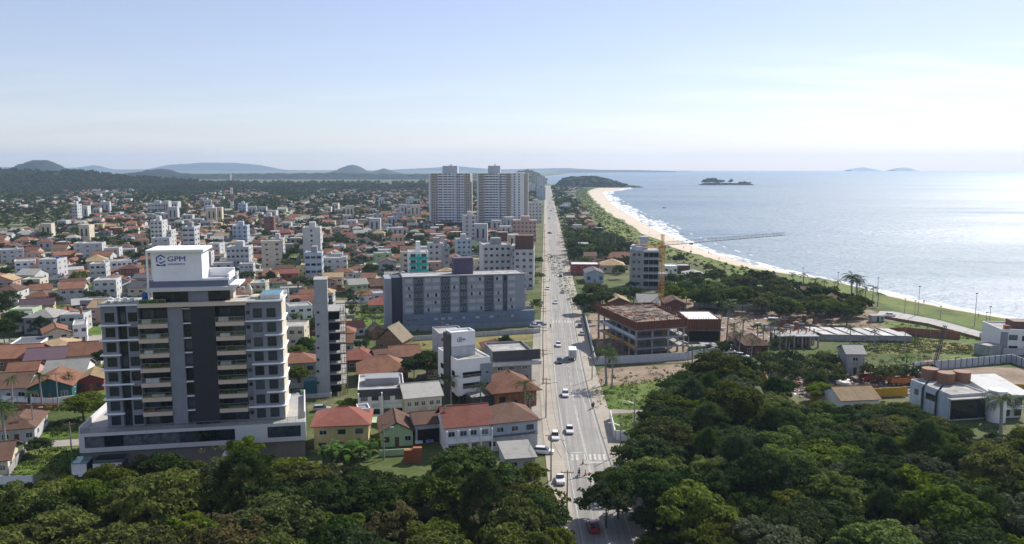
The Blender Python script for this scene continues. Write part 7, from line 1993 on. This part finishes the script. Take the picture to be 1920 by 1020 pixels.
# ------------------------------------------------------------------ people
SKIN = paint('skin', (.35, .21, .14), .6, .05, streak=False); HAIR = paint('dark_hair', (.02, .015, .01), .7, .1, streak=False)
def skin_mesh(name, verts, edges, radii, mat, root=0):
    me = bpy.data.meshes.new(name); me.from_pydata(verts, edges, []); o = bpy.data.objects.new(name, me); COL.objects.link(o)
    md = o.modifiers.new('skin', 'SKIN'); me.skin_vertices[0].data[root].use_root = True
    for i, r_ in enumerate(radii): me.skin_vertices[0].data[i].radius = (r_, r_)
    sm = o.modifiers.new('sub', 'SUBSURF'); sm.levels = 1; sm.render_levels = 1
    bpy.context.view_layer.update()
    out = bpy.data.meshes.new_from_object(o.evaluated_get(bpy.context.evaluated_depsgraph_get())); bpy.data.objects.remove(o)
    out.materials.clear(); out.materials.append(mat); return out
def figure(walk=.22, sit=False):
    L_ = walk
    if not sit:
        v = [(0,0,.95),(0,0,1.15),(0,.0,1.40),(0,0,1.52),(0,.02,1.62),(0,.01,1.72),
             (-.10,0,.90),(-.10,L_*.6,.50),(-.10,L_*.55,.08),(-.10,L_*.55+.16,.03),(.10,0,.90),(.10,-L_*.3,.50),(.10,-L_*1.0,.10),(.10,-L_*1.0+.15,.03),
             (-.20,0,1.38),(-.25,-.08,1.12),(-.23,.04,.88),(-.22,.07,.78),(.20,0,1.38),(.25,.06,1.12),(.23,.16,.90),(.22,.19,.81)]
    else:
        v = [(0,0,.80),(0,.05,1.0),(0,.12,1.25),(0,.15,1.36),(0,.18,1.46),(0,.18,1.56),
             (-.12,.02,.78),(-.18,.42,.72),(-.18,.36,.32),(-.18,.5,.26),(.12,.02,.78),(.18,.42,.72),(.18,.36,.32),(.18,.5,.26),
             (-.20,.12,1.23),(-.30,.30,1.02),(-.30,.55,1.0),(-.30,.62,1.0),(.20,.12,1.23),(.30,.30,1.02),(.30,.55,1.0),(.30,.62,1.0)]
    e = [(0,1),(1,2),(2,3),(3,4),(4,5),(0,6),(6,7),(7,8),(8,9),(0,10),(10,11),(11,12),(12,13),(2,14),(14,15),(15,16),(16,17),(2,18),(18,19),(19,20),(20,21)]
    r_ = [.14,.13,.15,.055,.09,.085,.095,.07,.05,.04,.095,.07,.05,.04,.06,.045,.035,.04,.06,.045,.035,.04]
    return v, e, r_
PM = {}
def person(label, px_, py_, rz, shirt, trousers, sit=None, z=.0, at_=None):
    q = at_ or P(px_, py_); t = thing('person', label, 'person', (q.x, q.y, z), rz, None)
    key = bool(sit)
    if key not in PM:
        v, e, r_ = figure(sit=key); PM[key] = (skin_mesh('body', v, e, r_, SKIN), v)
    body, v = PM[key]
    link('body', body, t)
    mk = lambda nm, idx, ed, rad, mt: link(nm, skin_mesh(nm, [v[i] for i in idx], ed, rad, mt), t)
    mk('shirt', [0,1,2,14,18,15,19], [(0,1),(1,2),(2,3),(2,4),(3,5),(4,6)], [.155,.15,.17,.085,.085,.06,.06], shirt)
    mk('trousers', [0,6,7,8,10,11,12], [(0,1),(1,2),(2,3),(0,4),(4,5),(5,6)], [.155,.115,.09,.065,.115,.09,.065], trousers)
    mk('hair', [4,5], [(0,1)], [.06,.105], HAIR)
    return t
NAVY = paint('navy_cloth', (.03, .04, .09), .9, .1); KHAKI = paint('khaki_cloth', (.25, .2, .13), .9, .1); BLACKC = paint('black_cloth', (.02, .02, .022), .9, .1)
person('person in dark clothes walking on the pavement beside the green lot', 1110, 767, 2.8, BLACKC, NAVY)
person('second walker in khaki beside the one in dark clothes', 1113, 765, 2.8, KHAKI, BLACKC)
person('person in red top walking on the inland pavement beside the long grey block', 1032, 615, 3.14, RED, BLACKC)
person('person on the inland pavement near the brown-box block', 1031, 528, 3.14, BLACKC, KHAKI)
for lab, a, b_ in (('beach walker in black, first of the pair by the dunes', 1329, 476), ('beach walker in red shorts, second of the pair by the dunes', 1333, 477), ('lone beach walker beyond the dune notch', 1348, 487), ('beach walker near the tall thin beach light pole', 1732, 569), ('beach walker at the sand edge near the modern villa', 1835, 594), ('far beach walker opposite the unfinished building', 1217, 437), ('beachgoer standing by the water above the crane jib', 1282, 466)):
    person(lab, a, b_, rnd.uniform(0, 6), rnd.choice([BLACKC, RED, NAVY, WHITE]), rnd.choice([BLACKC, RED, NAVY]))
# motorcycle and rider
q = P(1086, 893); t = thing('motorcycle', 'dark motorcycle riding up the avenue below the zebra crossing', 'motorcycle', (q.x, q.y, .03), math.radians(6))
for y_ in (-.62, .68): wo = wheel(t, 0, 0, .3, .1); wo.rotation_euler = (0, 0, math.pi / 2); wo.location = (0, y_, .3)
b = loft([(-.75, .10, .09, .62, .82), (-.1, .16, .12, .45, .80), (.3, .17, .12, .45, .95), (.5, .10, .08, .6, .95)]); bo = b.build('frame', CP_['black'], t); bo.rotation_euler = (0, 0, math.pi / 2)
mb = MB(); mb.tube((-.36, .5, 1.02), (.36, .5, 1.02), .025, n=6); mb.tube((0, .68, .3), (0, .5, 1.0), .04, n=6); mb.build('handlebar', STEEL, t)
mb = MB(); mb.lathe([(.02, 0), (.09, .05), (.09, .12), (.02, .17)], 10, (0, .62, .82)); mb.build('headlight', LAMP, t)
r_ = person('rider in a dark jacket and helmet sitting on the motorcycle', 0, 0, math.radians(6), BLACKC, NAVY, True, .03, Vector((q.x, q.y, 0)))
mb = MB(); mb.lathe([(.06, -.02), (.14, .06), (.15, .16), (.10, .26), (.01, .29)], 12, (0, .19, 1.40)); mb.build('helmet', CP_['black'], r_)
# small fishing boat out at sea
q = P(1246, 390, SEA_Z); t = thing('fishing_boat', 'tiny dark fishing boat on the calm sea off the beach', 'boat', (q.x, q.y, SEA_Z), .6)
b = loft([(-3.2, .8, 1.0, -.2, .7), (0, 1.0, 1.2, -.3, .7), (2.4, .6, .8, -.2, .9), (3.6, .06, .1, .2, 1.2)]); b.build('hull', DGREY, t)
mb = MB(); mb.box(-2.0, -.4, -.6, .6, .7, 2.2); mb.build('cabin', WHITE, t)
# ------------------------------------------------------------------ say which one is meant: each remaining thing gets a label of its own
LMK = [('the white podium', 360, 850), ('the yellow hipped-roof house', 637, 815), ('the green gabled house', 745, 830), ('the corner house', 965, 800), ('the zebra crossing', 1110, 857),
 ('the white sign-box office', 875, 700), ('the brick avenue house', 967, 715), ('the slim concrete tower', 610, 650), ('the long grey block', 870, 570), ('the teal block', 785, 485), ('the blank white slab', 583, 450),
 ('the twin towers', 880, 385), ('the rooftop sign', 330, 495), ('the teal-gabled house', 92, 715), ('the lattice mast', 436, 375), ('the stepped white block', 300, 430), ('the crane mast', 1240, 530), ('the construction building', 1200, 635),
 ('the unfinished dune building', 1208, 490), ('the avenue towers', 1010, 350), ('the tank house', 1795, 745), ('the ruined house', 1605, 685), ('the beach villa', 1895, 640), ('the beach chalet', 1570, 580), ('the red flat shop', 1098, 500),
 ('the grey four-storey block', 445, 485), ('the red-brown block', 503, 418), ('the beige avenue block', 983, 428), ('the mixer truck', 1676, 708), ('the white corner wall', 1155, 810), ('the red car', 1112, 985), ('the parked white pickup', 1050, 900),
 ('the tiled wood house', 1612, 760), ('the excavator', 1556, 700), ('the thatched pavilion', 728, 628), ('the white townhouses', 712, 745), ('the pale pyramid-roofed house', 1150, 498), ('the grass lot', 85, 870), ('the cube house', 150, 590), ('the gazebo-like house', 1112, 560),
 ('the pyramid-roofed grey house', 182, 495), ('the white edge block', 45, 500), ('the far slender tower', 139, 392), ('the white villa', 1895, 745), ('the photo corner', 0, 1010), ('the pale-roofed warehouse', 130, 510), ('the pale edge building', 20, 478), ('the far white block', 772, 380), ('the far winged block', 292, 390)]
ORD = 'first second third fourth fifth sixth seventh eighth ninth tenth eleventh twelfth thirteenth fourteenth fifteenth sixteenth seventeenth eighteenth nineteenth twentieth'.split()
items = [(o, d, proj((xy[0], xy[1], 3.0)), c) for o, d, xy, c in PLANTS] + [(o, d, proj((xy[0], xy[1], 3.0)), 'house') for o, d, xy in LAB]
bins = {}
for o, d, q, c in items:
    nm, lx_, ly_ = min(LMK, key=lambda L: (L[1] - q[0]) ** 2 + ((L[2] - q[1]) * 1.6) ** 2)
    dx, dy = q[0] - lx_, (q[1] - ly_) * 1.6
    rel = ('right of' if dx > 0 else 'left of') if abs(dx) > abs(dy) else ('in front of' if dy > 0 else 'behind')
    bins.setdefault((d, rel, nm), []).append((q[0], -q[1], o))
for (d, rel, nm), L_ in bins.items():
    L_.sort(key=lambda t: (t[0], t[1]))
    for i, (_, _, o) in enumerate(L_):
        s = f'{d} {rel} {nm}'
        if len(L_) > 1:
            tail = f', {ORD[min(i, 19)]} from left' if i < len(L_) - 1 or len(L_) > 2 else ', rightmost'
            if len(L_) == 2: tail = ', leftmost' if i == 0 else ', rightmost'
            s += tail
        w = s.split()
        if len(w) > 16: s = s.replace(' with a ', ' with ').replace(' a ', ' '); w = s.split()
        if len(w) > 16: s = s.replace('in front of', 'before'); w = s.split()
        if len(w) > 16: s = s.replace(' from left', ''); w = s.split()
        o['label'] = s
